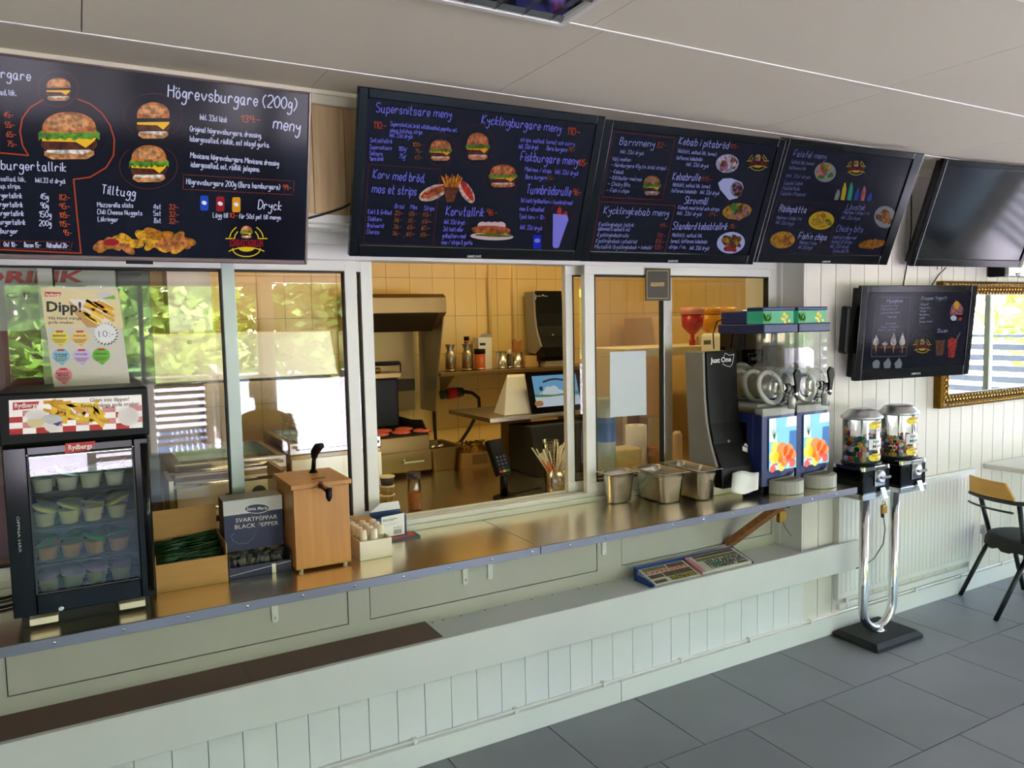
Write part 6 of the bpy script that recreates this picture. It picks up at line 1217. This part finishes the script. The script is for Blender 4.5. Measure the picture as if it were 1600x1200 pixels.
mat('newsprint', C(206, 198, 186), .8, var=.05, vscale=20); mat('news_pink', C(206, 130, 140), .7); mat('news_black', C(30, 26, 24), .7); mat('news_dark', C(96, 76, 56), .8, var=.4, vscale=70); mat('news_red', C(196, 60, 60), .7); mat('news_yellow', C(196, 180, 60), .7); mat('news_green', C(50, 130, 80), .7); mat('news_olive', C(120, 110, 56), .8, var=.3, vscale=60)
TL = math.atan2(.0365, .131); ND = .126
for k in range(2):
    a0, a1 = ((n0 + .008, n0 + .270), (n0 + .280, n1 - .008))[k]; hw = (a1 - a0) / 2
    for i in range(2 + k):
        names_ = (('under the red-titled newspaper', 'with large red title, in the blue box'), ('at the bottom of the pink-edged pile', 'in the middle of the pink-edged pile', 'with big black headline, on top of the pink-edged pile'))[k]
        o = thing('newspaper', 'folded newspaper ' + names_[i], 'newspaper', ((a0 + a1) / 2, 2.506, LZ + .0015 + .0072 * i), (TL, 0, 0), group='newspapers in the blue box')
        MB().box(-hw, hw, .0, ND, 0, .0066).build('sheets', 'newsprint', o, bevel=.002, local=True)
        MB().tube([(-hw + .001, .002, .0035), (-hw + .001, ND - .002, .0035)], .0034, 8).build('fold', 'news_pink' if k else 'newsprint', o, local=True)
    M3 = W[o].to_3x3(); s = Screen(W[o] @ Vector((-hw, 0, .0066)), M3 @ Vector((1, 0, 0)), M3 @ Vector((0, 1, 0))); w_ = a1 - a0; rn = random.Random(k)
    def blk(mk, x0, x1, y0, y1, lay=1): s.new(); s.poly('print', mk, [(x0 * w_, y0 * ND), (x1 * w_, y0 * ND), (x1 * w_, y1 * ND), (x0 * w_, y1 * ND)], lay)
    if k == 0:
        blk('news_olive', .06, .55, .78, .95); blk('news_dark', .58, .95, .74, .95); s.new(); s.textuv('print', 'news_red', 'EXPRESSEN', (.06 * w_, .60 * ND), (.94 * w_, .60 * ND), .020, .02, 3)
        blk('news_dark', .04, .34, .34, .54); blk('news_dark', .36, .96, .30, .56); blk('news_black', .4, .94, .06, .28)
        for q, st in enumerate(('HELA SVERIGES', 'STORA GUIDE')): s.new(); s.textuv('print', 'news_yellow', st, (.42 * w_, (.18 - .1 * q) * ND), (.92 * w_, (.18 - .1 * q) * ND), .012, .02, 4)
        blk('news_dark', .05, .3, .06, .22)
    else:
        blk('news_dark', .12, .94, .80, .96); blk('news_olive', .12, .94, .62, .76); blk('news_green', .3, .5, .26, .4, 4)
        for q, st in enumerate(('HÄR ÄR LANDETS', 'BÄSTA FIKA FÖR', 'HELA FAMILJEN', 'I SOMMAR')): s.new(); s.textuv('print', 'news_black', st, (.22 * w_, (.48 - .13 * q) * ND), ((.95 if q < 3 else .7) * w_, (.48 - .13 * q) * ND), .016, .04, 3)
        blk('news_dark', .74, .95, .06, .16); blk('news_pink', .0, .07, .0, 1, 6)
    s.build(o)
# padlocks and lock cables
mat('steel_cable', C(150, 150, 146), .4, metal=.6)
def padlock(label, c, sz=.03):
    t = thing('padlock', label, 'padlock', (c.x, c.y, c.z - sz * 1.3)); MB().box(c.x - sz * .5, c.x + sz * .5, c.y - sz * .25, c.y + sz * .25, c.z - sz * 1.3, c.z - sz * .1).build('body', 'brass', t, bevel=.003)
    MB().tube([(c.x - sz * .28, c.y, c.z - sz * .15)] + [(c.x + sz * .28 * math.cos(R(a)), c.y, c.z + sz * .2 + sz * .28 * math.sin(R(a))) for a in range(180, -1, -30)] + [(c.x + sz * .28, c.y, c.z - sz * .15)], sz * .1, 6).build('shackle', 'chrome', t); return t
t = padlock('brass padlock hanging under the counter beside the wooden brace', U(1221, 797, 1, 2.50), .044)
o = thing('lock_cable', 'grey lock cable drooping from the hatch padlock to the ledge corner', 'cable', U(1224, 800, 1, 2.5))
MB().tube([U(x, y, 1, Y) for x, y, Y in ((1221, 812, 2.52), (1228, 826, 2.58), (1240, 842, 2.60), (1252, 854, 2.58), (1258, 860, 2.56))], .003, 6).build('cable', 'steel_cable', o); MB().tube([U(x, y, 1, 2.49) for x, y in ((1232, 792), (1243, 788), (1252, 778))], .003, 6).build('upper_cable', 'steel_cable', o); MB().cyl(U(1222, 792, 1, 2.49), U(1233, 791, 1, 2.49), .007, n=10).build('sleeve', 'rubber', o)
# ---------------------------------------------------------------- gumball machine stand
GX, GY = 3.39, 2.372
gm = thing('gumball_stand', 'chrome U-shaped double gumball machine stand on a black base', 'gumball machine', (GX, GY, .001))
MB().rings([ring_rr(GX - .18, GX + .18, GY - .128, GY + .128, z, r) for z, r in ((.001, .01), (.016, .01), (.018, .01))] + [ring_rr(GX - .165, GX + .165, GY - .113, GY + .113, .032, .01), ring_rr(GX - .160, GX + .160, GY - .108, GY + .108, .036, .01)], 0, False).build('base', 'black_matte', gm, bevel=.002)
pr_ = .116; cxp = [GX - pr_, GX + pr_ + .008]
pts = [(GX - pr_, GY, .73)] + [(GX - pr_, GY, .18)] + [(GX - pr_ * math.cos(R(a)), GY, .17 - .12 * math.sin(R(a))) for a in range(0, 181, 15)] + [(GX + pr_, GY, .73)]
MB().tube(pts, .0215, 16).build('u_pipe', 'chrome', gm)
MB().lathe([(.045, .036), (.028, .045), (.022, .062)], (GX, GY, 0), 16).build('pipe_foot', 'chrome', gm)
thin_glass('globe', (.98, .99, .98, 1), 1.45, 2)
def star(x, y, r, n=24): return [(x + r * math.cos(2 * math.pi * i / n), y + r * math.sin(2 * math.pi * i / n)) for i in range(n)]
for k in range(2):
    hx = GX - pr_ - .03 if k == 0 else GX + pr_ + .02; hy = GY; hw = .098; z0, z1 = .735, .895
    hd = MB().box(hx - hw, hx + hw, hy - .085, hy + .085, z0 + .03, z1 - .02).build('coin_housing', 'black_gloss', gm, bevel=.006)
    MB().box(hx - hw - .003, hx + hw + .003, hy - .088, hy + .088, z0, z0 + .03).build('lower_band', 'chrome', gm, bevel=.004)
    MB().rings([ring_rr(hx - hw - .002, hx + hw + .002, hy - .087, hy + .087, z1 - .021, .015), ring_rr(hx - hw - .002, hx + hw + .002, hy - .087, hy + .087, z1 - .004, .02), ring_rr(hx - hw + .01, hx + hw - .01, hy - .075, hy + .075, z1, .03)], 0, False).build('upper_band', 'chrome', gm)
    MB().lathe([(.098, z1), (.1, z1 + .006), (.094, z1 + .012)], (hx, hy, 0), 32, sy=.86).build('globe_foot', 'black_plastic', gm)
    mx = hx + .015
    MB().box(mx - .035, mx + .04, hy - .091, hy - .0852, z0 + .06, z1 - .005).build('coin_plate', 'chrome', hd, bevel=.002)
    cm_ = MB().lathe([(.03, hy - .091), (.03, hy - .100), (.024, hy - .104)], (mx, 0, z0 + .105), 20, axis='y').build('coin_wheel', 'alu', hd)
    MB().bar((mx - .022, hy - .112, z0 + .105), (mx + .03, hy - .122, z0 + .108), .016, .013).build('turn_handle', 'chrome', hd, bevel=.003)
    MB().prism([(mx + .0, hy - .0915, z0 + .052), (mx + .034, hy - .0915, z0 + .052), (mx + .036, hy - .108, z0 + .002), (mx + .004, hy - .108, z0 + .002)], (0, -.003, 0)).build('flap', 'alu', hd, bevel=.002)
    # globe
    gz0, gz1 = z1 + .012, 1.115; R_ = .094
    octo = lambda z, r: [(hx + r * math.cos(R(t)), hy + r * .86 * math.sin(R(t)), z) for t in range(0, 360, 12)]
    MB().rings([octo(gz0, R_), octo(gz0 + .01, R_), octo(gz1, R_)], 0, True, False, False).build('globe', 'globe', gm)
    MB().lathe([(.1, gz1 - .004), (.105, gz1), (.104, gz1 + .008), (.088, gz1 + .018), (.086, gz1 + .024), (.076, gz1 + .03), (.074, gz1 + .036), (.05, gz1 + .042)], (hx, hy, 0), 32, sy=.86).build('globe_lid', 'alu', gm)
    MB().lathe([(.004, gz0), (.004, gz1)], (hx, hy, 0), 8).build('centre_rod', 'chrome', gm)
    cols_ = dict(green=(20, 110, 50), white=(226, 224, 220), blue=(40, 80, 150), red=(196, 40, 50), yellow=(232, 190, 40), orange=(236, 140, 50))
    for n_, c in cols_.items(): mat('gum_' + n_, C(*c), .25)
    rad = .0138 if k == 0 else .0095; rn = random.Random(20 + k); names = list(cols_); layer = 0; z = gz0 + rad + .001
    top = gz0 + (.115 if k == 0 else .105)
    gmesh = {n_: MB().ell((0, 0, 0), rad, rad, rad, 12).mesh('gumball', ['gum_' + n_]) for n_ in names}
    cnt = 0
    while z < top:
        for ringr in (R_ - rad - .004, R_ - rad * 3.1 - .004):
            n_b = int(2 * math.pi * ringr * .92 / (2 * rad * 1.02))
            for i in range(n_b):
                a = 2 * math.pi * (i + .5 * (layer % 2)) / n_b + .2
                if math.sin(a) > .45 : continue                                        # the far side is hidden behind the pile
                if ringr < R_ * .8 and z < top - rad * 2.2: continue
                c = names[rn.randrange(6)]; o = bpy.data.objects.new('gumball', gmesh[c]); o.location = (hx + ringr * math.cos(a), hy + ringr * .86 * math.sin(a), z + rn.uniform(-.001, .001)); link(o)
                tag(o, ('large %s gumball, %s layer from the bottom of the two-kronor globe' if k == 0 else 'small %s gumball, %s layer from the bottom of the five-kronor globe') % (c, ORD[min(layer, 11)]), 'gumball', ('large %s gumballs' if k == 0 else 'small %s gumballs') % c); cnt += 1
        z += rad * 1.72; layer += 1
    # stickers bent round the globe: built as thin shells
    mat('sticker_yellow', C(246, 218, 20), .4); mat('sticker_white', C(226, 226, 224), .4)
    RS = R_ + .0012
    def wrap(a_deg, z, off=0): return (hx + (RS + off) * math.cos(R(a_deg)), hy + (RS + off) * .86 * math.sin(R(a_deg)), z)
    def sticker(name, mk, a0, a1, zc, h, rnd=True):
        q = MB(); n_ = 8; vs = []
        for i in range(n_ + 1):
            u = i / n_; a = a0 + (a1 - a0) * u; hh_ = h / 2 * (math.sqrt(max(.12, 1 - (2 * u - 1) ** 4)) if rnd else 1); vs += [wrap(a, zc - hh_), wrap(a, zc + hh_)]
        q.add(vs, [(2 * i, 2 * i + 2, 2 * i + 3, 2 * i + 1) for i in range(n_)], 0, True); return q.build(name, mk, gm, fix=False)
    def wtext(st, mk, a0, a1, z, h, slope=0, parent=None):
        v, f, wd = text_geo(st, .02); q = MB(); q.add([wrap(a0 + (a1 - a0) * x / wd, z + y * h / .72 + slope * x / wd, .0006) for x, y in v], f); q.build('sticker_print', mk, parent or gm, fix=False)
    A0, A1 = (-118, -64) if k == 0 else (-118, -64)
    s1_ = sticker('price_sticker', 'sticker_yellow', A0, A1, gz1 - .03, .036); wtext('TUGGUMMI', 'pr_brown', A0 + 8, A1 - 4, gz1 - .026, .011, parent=s1_); wtext('2 kr' if k == 0 else '5 kr', 'pr_brown', A0 + 22, A1 - 12, gz1 - .044, .014, parent=s1_)
    s2_ = sticker('price_sticker', 'sticker_yellow', A0, A1, gz0 + .026, .036); wtext('TUGGUMMI', 'pr_brown', A0 + 8, A1 - 4, gz0 + .030, .011, parent=s2_); wtext('2 kr' if k == 0 else '5 kr', 'pr_brown', A0 + 22, A1 - 12, gz0 + .012, .014, parent=s2_)
    s3_ = sticker('coin_sticker', 'sticker_white', A0, A1, gz0 + .088, .05, False); wtext('Nya', 'ink', A0 + 14, A1 - 16, gz0 + .092, .016, .004, s3_); wtext('Mynt', 'ink', A0 + 12, A1 - 6, gz0 + .070, .016, .004, s3_)
t = padlock('brass padlock hanging between the pipes of the gumball stand', U(1381, 788, 1, GY - .02), .034)
o = thing('lock_cable', 'grey lock cable looping behind the gumball stand pipes', 'cable', U(1378, 800, 1, GY + .02)); MB().tube([U(x, y, 1, Y) for x, y, Y in ((1380, 800, GY), (1383, 826, GY + .02), (1380, 850, GY + .05), (1366, 872, GY + .07), (1350, 885, GY + .08), (1338, 888, GY + .09))], .0035, 8).build('cable', 'steel_cable', o); MB().cyl(U(1378, 796, 1, GY - .002), U(1379, 808, 1, GY - .002), .008, n=10).build('sleeve', 'rubber', o)
# ---------------------------------------------------------------- radiator
rd = thing('radiator', 'white ribbed panel radiator on the wall behind the gumball stand', 'radiator', (3.9, 2.48, .17))
r0, r1, rz0, rz1 = 3.262, 4.44, .17, .70
MB().box(r0, r1, 2.506, 2.528, rz0, rz1).build('panel', 'white_paint', rd, bevel=.004)
for i in range(34):
    x = r0 + .035 + (r1 - r0 - .07) * i / 33; MB().prism([(x - .011, 2.506, rz0 + .03), (x - .006, 2.5042, rz0 + .035), (x + .006, 2.5042, rz0 + .035), (x + .011, 2.506, rz0 + .03)], (0, 0, rz1 - rz0 - .06)).build('rib', 'white_paint', rd)
MB().box(r0 - .004, r1 + .004, 2.5015, 2.5285, rz1 + .001, rz1 + .012).build('top_grille', 'white_paint', rd, bevel=.003); MB().box(r0 - .006, r0 - .001, 2.5, 2.5285, rz0, rz1 + .012).build('side_cover', 'white_paint', rd)
MB().tube([(r1 - .03, 2.516, rz0), (r1 - .03, 2.516, .12), (r1 - .03, 2.516, .112)], .009, 8).tube([(r0 + .08, 2.516, rz0), (r0 + .08, 2.516, .12), (r0 + .08, 2.516, .112)], .009, 8).build('pipe', 'white_paint', rd)
MB().lathe([(.018, 0), (.018, .05), (.012, .055)], (r1 + .05, 2.48, .33), 14, axis='z').tube([(r1 + .05, 2.48, .33), (r1 + .05, 2.48, .2), (r1, 2.48, .2)], .008, 8).build('valve', 'white_paint', rd)
MB().box(r0 + .02, r1, 2.512, 2.529, .112, .142).build('lower_rail', 'white_paint', rd)
# ---------------------------------------------------------------- mirror
mr = thing('wall_mirror', 'large mirror in an ornate gold frame on the white wall', 'mirror', (4.75, 2.5, 1.1))
m0, m1, z0, z1, fw = 4.06, 5.55, 1.085, 1.775, .095
MB().box(m0 + .02, m1 - .02, 2.508, 2.528, z0 + .02, z1 - .02).build('backing', 'black_matte', mr)
MB().add([(m0 + fw - .012, 2.506, z0 + fw - .03), (m1 - fw + .012, 2.506, z0 + fw - .03), (m1 - fw + .012, 2.506, z1 - fw + .03), (m0 + fw - .012, 2.506, z1 - fw + .03)], [(0, 1, 2, 3)]).build('glass', 'mirror', mr, fix=False)
prof = [(0, 2.527), (0, 2.488), (.012, 2.478), (.026, 2.482), (.034, 2.492), (.05, 2.496), (.06, 2.490), (.068, 2.486), (.074, 2.496), (.074, 2.51)]
def frame_side(a, b, n_in, mk='gold'):
    """Moulding profile swept along one side, mitred at the corners."""
    a, b, n_in = Vector(a), Vector(b), Vector(n_in); d = (b - a).normalized(); q = MB()
    q.rings([[Vector((a.x, y, a.z)) + n_in * w + d * w for w, y in prof], [Vector((b.x, y, b.z)) + n_in * w - d * w for w, y in prof]], 0, False, False, False)
    o = q.build('frame_side', mk, mr, fix=False); L = (b - a).length; n_ = int(L / .03); g = MB()
    for i in range(2, n_ - 1):
        c = a + d * (L * i / n_) ; c1 = c + n_in * .018; c2 = c + n_in * .042
        s_ = d * .013 + n_in * .006
        g.tube([Vector((c1.x, 2.478, c1.z)) - s_, Vector((c1.x, 2.473, c1.z)), Vector((c1.x, 2.478, c1.z)) + s_], [.002, .007, .002], 6)
        g.ell((c2.x, 2.490, c2.z), .010, .006, .008, 6); c3 = c + n_in * .062 + d * .015; g.ell((c3.x, 2.486, c3.z), .007, .005, .006, 6)
    g.build('carved_beads', 'gold_plain', o)['kind'] = 'stuff'
frame_side((m0, 0, z0), (m1, 0, z0), (0, 0, 1)); frame_side((m0, 0, z1), (m1, 0, z1), (0, 0, -1)); frame_side((m0, 0, z0), (m0, 0, z1), (1, 0, 0)); frame_side((m1, 0, z0), (m1, 0, z1), (-1, 0, 0))
# light strip fixture under the off screen
p = U(1567, 421, 1, 2.44); t = thing('wall_fixture', 'grey slatted wall fixture with black end cap above the mirror', 'wall fixture', (p.x, 2.5, p.z)); zz0, zz1 = U(1570, 432, 1, 2.44).z, U(1570, 414, 1, 2.44).z
MB().box(p.x, p.x + .05, 2.43, 2.525, zz0, zz1).build('end_cap', 'black_plastic', t, bevel=.008); MB().box(p.x + .051, p.x + .7, 2.44, 2.525, zz0 + .004, zz1 - .004).build('body', 'alu', t, bevel=.004); MB().ell((p.x + .16, 2.438, zz0 + .012), .03, .012, .01, 12).build('lens', 'chrome', t)
for i in range(5): MB().box(p.x + .055, p.x + .69, 2.436, 2.4398, zz0 + .02 + .011 * i, zz0 + .026 + .011 * i).build('slat', 'alu', t)
# paper note on wall, small nails
o = MB().box(3.155, 3.235, 2.527, 2.5296, 1.03, 1.09).build('wall_note', mat('note', C(206, 204, 196), .6), loc=(3.2, 2.53, 1.03)); tag(o, 'small printed note on the wall behind the gumball globes', 'note')
# ---------------------------------------------------------------- table and chair
tb = thing('cafe_table', 'white-topped cafe table against the panelled wall', 'table', (5.1, 2.2, .001)); tz = .725
MB().box(4.56, 5.7, 2.27, 2.528, tz - .028, tz).build('table_top', 'white_paint', tb, bevel=.004)
MB().box(4.575, 4.60, 2.0, 2.50, .001, tz - .028).build('end_panel', 'white_paint', tb) if False else MB().tube([(5.3, 2.4, .02), (5.3, 2.4, tz - .028)], .03, 12).build('column', 'chrome', tb)
MB().lathe([(.1, .001), (.1, .012), (.05, .03)], (5.3, 2.4, 0), 24).build('foot', 'black_matte', tb)
ch = thing('cafe_chair', 'black metal cafe chair with yellow wooden backrest and dark cushion', 'chair', (4.50, 2.2, .001))
mat('chair_black', C(16, 16, 16), .4); mat('chair_yellow', C(216, 160, 62), .4, var=.05, stretch=(1, 1, 6)); mat('cushion', C(34, 36, 30), .85, var=.15, vscale=30)
LA, LB = Vector((4.293, 2.49, .001)), Vector((4.078, 2.179, .001))
LA2, LB2 = U(1549, 838, 1, 2.41), U(1604, 872, 1, 2.12)
UA, UB = U(1532, 774, 1, 2.43), U(1593, 790, 1, 2.13)
for a, b2, c in ((LA, LA2, UA), (LB, LB2, UB)):
    MB().tube([a, b2], .0125, 10).build('leg', 'chair_black', ch); MB().tube([b2 + (a - b2) * .02, c], .0125, 10).build('back_post', 'chair_black', ch)
cS = U(1541, 838, 2, .375) + Vector((.094, -.172, 0))
for a in (Vector((cS.x + .30, cS.y + .17, .001)), Vector((cS.x + .26, cS.y - .21, .001))): MB().tube([a, a + Vector((-.15, 0, .35))], .0125, 10).build('leg', 'chair_black', ch)
MB().tube([LA2, Vector((cS.x + .16, cS.y + .17, .35)), Vector((cS.x + .12, cS.y - .21, .35)), LB2], .010, 8).build('seat_frame', 'chair_black', ch)
seat = []
for r_, dz in ((.02, .034), (.15, .034), (.19, .026), (.205, .0), (.2, -.012), (.02, -.014)):
    seat.append([cS + Vector((r_ * math.cos(2 * math.pi * i / 28), r_ * math.sin(2 * math.pi * i / 28), dz)) for i in range(28)])
MB().rings(seat, 0, True).build('seat_cushion', 'cushion', ch)
fr_ = [(2 * math.pi * i / 42, .204 + .006 * math.sin(i * 2.6), -.022 - .016 * (.5 + .5 * math.sin(i * 1.9))) for i in range(42)]
MB().rings([[cS + Vector((.204 * math.cos(a), .204 * math.sin(a), 0)) for a, r_, z in fr_], [cS + Vector((r_ * math.cos(a), r_ * math.sin(a), z)) for a, r_, z in fr_]], 0, True, False, False).build('cushion_frill', 'cushion', ch, fix=False)
# curved backrest bulging away from the seat
bA, bB = U(1517, 769, 1, 2.44), U(1587, 787, 1, 2.13); out_ = Vector((-.93, .37, 0))
def back_pt(t_, dz, ex=0): p_ = bA.lerp(bB, t_); return p_ + out_ * (.03 * 4 * t_ * (1 - t_) + ex) + Vector((0, 0, dz))
q = MB(); n_ = 14; rings_ = []
for i in range(n_ + 1):
    t_ = i / n_; hgt = .088 if t_ < .86 else .088 - (t_ - .86) / .14 * .075
    rings_.append([back_pt(t_, .012, 0), back_pt(t_, .012, .012), back_pt(t_, .012 + hgt, .014), back_pt(t_, .012 + hgt, .002)])
q.rings(rings_, 0, False).build('backrest', 'chair_yellow', ch, bevel=.002)
MB().tube([back_pt(i / 14, 0, .004) for i in range(15)] + [bB + Vector((.10, -.05, -.01)), bB + Vector((.34, -.06, -.02))], .011, 8).build('back_hoop', 'chair_black', ch)
MB().tube([back_pt(i / 10, -.05, .012) for i in range(0, 11)], .006, 8).build('lower_rail', 'chair_black', ch)
# ---------------------------------------------------------------- person sitting in the room, seen only as a reflection in the glass
st = thing('stool', 'plain black stool under the seated person, reflected in the window', 'stool', (1.12, -.22, .001))
MB().lathe([(.15, .40), (.17, .41), (.17, .43), (.16, .44)], (1.12, -.22, 0), 24).build('seat', 'black_matte', st)
for a, b in ((-1, -1), (1, -1), (1, 1), (-1, 1)): MB().cyl((1.12 + .09 * a, -.22 + .09 * b, .402), (1.12 + .15 * a, -.22 + .15 * b, .001), .011, n=8).build('leg', 'chair_black', st)
pe = thing('person', 'seated person in a dark blue shirt, reflected in the glass beside the pump dispenser', 'person', (1.12, -.22, .441))
def skin(name, nodes, edges, mk, parent, root=0, sub=2):
    me = bpy.data.meshes.new(name); me.from_pydata([n[0] for n in nodes], edges, []); me.materials.append(MATS[mk]); o = bpy.data.objects.new(name, me); M = W[parent].inverted()
    for v in me.vertices: v.co = M @ v.co
    link(o, parent); m_ = o.modifiers.new('skin', 'SKIN'); m_.use_smooth_shade = True
    for i, n in enumerate(nodes): d = me.skin_vertices[0].data[i]; d.radius = n[1] if isinstance(n[1], tuple) else (n[1], n[1]); d.use_root = i == root
    s_ = o.modifiers.new('sub', 'SUBSURF'); s_.levels = s_.render_levels = sub; return o
mat('shirt_blue', C(40, 62, 104), .8, var=.1, vscale=20); mat('skin_tone', C(196, 148, 120), .55); mat('hair_dark', C(38, 28, 22), .7, bump=.3, bscale=120); mat('trousers', C(40, 42, 50), .8); mat('shoe', C(30, 28, 28), .5)
x, y = 1.12, -.22
nd = [((x, y, .54), (.15, .12)), ((x, y + .01, .68), (.14, .105)), ((x, y + .02, .84), (.155, .11)), ((x, y + .02, .95), (.10, .09)), ((x, y + .03, 1.0), (.055, .055)), ((x, y + .045, 1.06), (.055, .06)), ((x, y + .05, 1.13), (.075, .095)), ((x, y + .045, 1.205), (.06, .075))]
ed_ = [(i, i + 1) for i in range(7)]
for s in (-1, 1):
    k = len(nd); nd += [((x + .17 * s, y + .01, .925), .06), ((x + .215 * s, y + .02, .74), .047), ((x + .15 * s, y + .2, .62), .038), ((x + .12 * s, y + .27, .61), (.02, .036))]
    ed_ += [(3, k), (k, k + 1), (k + 1, k + 2), (k + 2, k + 3)]
    h = len(nd); nd += [((x + .09 * s, y + .06, .51), .085), ((x + .12 * s, y + .42, .50), .062), ((x + .12 * s, y + .40, .26), .05), ((x + .12 * s, y + .39, .085), .036), ((x + .13 * s, y + .48, .045), (.034, .042)), ((x + .135 * s, y + .57, .035), (.022, .036))]
    ed_ += [(0, h)] + [(h + q, h + q + 1) for q in range(5)]
    for f_, (fx_, L) in enumerate(((-.026, .075), (-.009, .085), (.009, .08), (.026, .062))):
        q = len(nd); nd += [((x + (.12 + fx_) * s, y + .27 + L * .55, .605), .0085), ((x + (.12 + fx_) * s, y + .27 + L, .595), .0075)]; ed_ += [(k + 3, q), (q, q + 1)]
    q = len(nd); nd += [((x + (.12 - .045) * s, y + .265, .60), .0095), ((x + (.12 - .055) * s, y + .30, .592), .008)]; ed_ += [(k + 3, q), (q, q + 1)]
body = skin('body', nd, ed_, 'skin_tone', pe)
# clothes as shells that follow the body
sh_n = [(p_, (r_[0] + .014, r_[1] + .014) if isinstance(r_, tuple) else r_ + .014) for p_, r_ in [nd[0], nd[1], nd[2], nd[3]]]; sh_e = [(0, 1), (1, 2), (2, 3)]
for s in (-1, 1): k = len(sh_n); sh_n += [((x + .17 * s, y + .01, .925), .074), ((x + .213 * s, y + .02, .75), .06)]; sh_e += [(3, k), (k, k + 1)]
skin('shirt', sh_n, sh_e, 'shirt_blue', pe)
for s in (-1, 1): skin('trouser_leg', [((x + .07 * s, y + .0, .52), .10), ((x + .12 * s, y + .42, .50), .074), ((x + .12 * s, y + .40, .26), .064), ((x + .12 * s, y + .39, .10), .054)], [(0, 1), (1, 2), (2, 3)], 'trousers', pe); skin('shoe', [((x + .122 * s, y + .38, .052), .046), ((x + .13 * s, y + .48, .046), (.044, .05)), ((x + .135 * s, y + .58, .034), (.03, .042))], [(0, 1), (1, 2)], 'shoe', pe)
MB().rings([[Vector((x + r_ * math.cos(2 * math.pi * i / 20) * .082, y + .035 + r_ * math.sin(2 * math.pi * i / 20) * .10 - (0 if math.sin(2 * math.pi * i / 20) > .2 else .006), z_ + (.03 if math.sin(2 * math.pi * i / 20) > .3 and z_ < 1.2 else 0))) for i in range(20)] for r_, z_ in ((1.02, 1.10), (1.06, 1.15), (1.06, 1.2), (.86, 1.245), (.5, 1.268), (.05, 1.275))], 0, True).build('hair', 'hair_dark', pe)
for s in (-1, 1): MB().ell((x + .03 * s, y + .133, 1.145), .011, .007, .007, 10).build('eye', 'white_plastic', pe); MB().ell((x + .078 * s, y + .05, 1.13), .008, .018, .028, 10).build('ear', 'skin_tone', pe)
MB().prism([(x - .006, y + .138, 1.15), (x + .006, y + .138, 1.15), (x + .013, y + .136, 1.108), (x - .013, y + .136, 1.108)], (0, .016, -.004)).build('nose', 'skin_tone', pe, bevel=.005); MB().ell((x, y + .13, 1.082), .022, .008, .006, 10).build('mouth', mat('lips', C(160, 90, 84), .5), pe)
# ---------------------------------------------------------------- cables on the counter beside the fridge
for i, pts in enumerate((((-12, 922), (8, 919), (28, 914)), ((-12, 938), (10, 934), (30, 928)), ((-12, 952), (8, 948), (26, 943)))):
    q = [U(x, y, 2, ZT + .006) for x, y in pts]
    o = MB().tube(q, .005, 8).build('power_cable', 'rubber', loc=q[1]); tag(o, 'black power cable on the counter beside the fridge, %s from the window' % ORD[i], 'cable', 'cables beside the fridge')
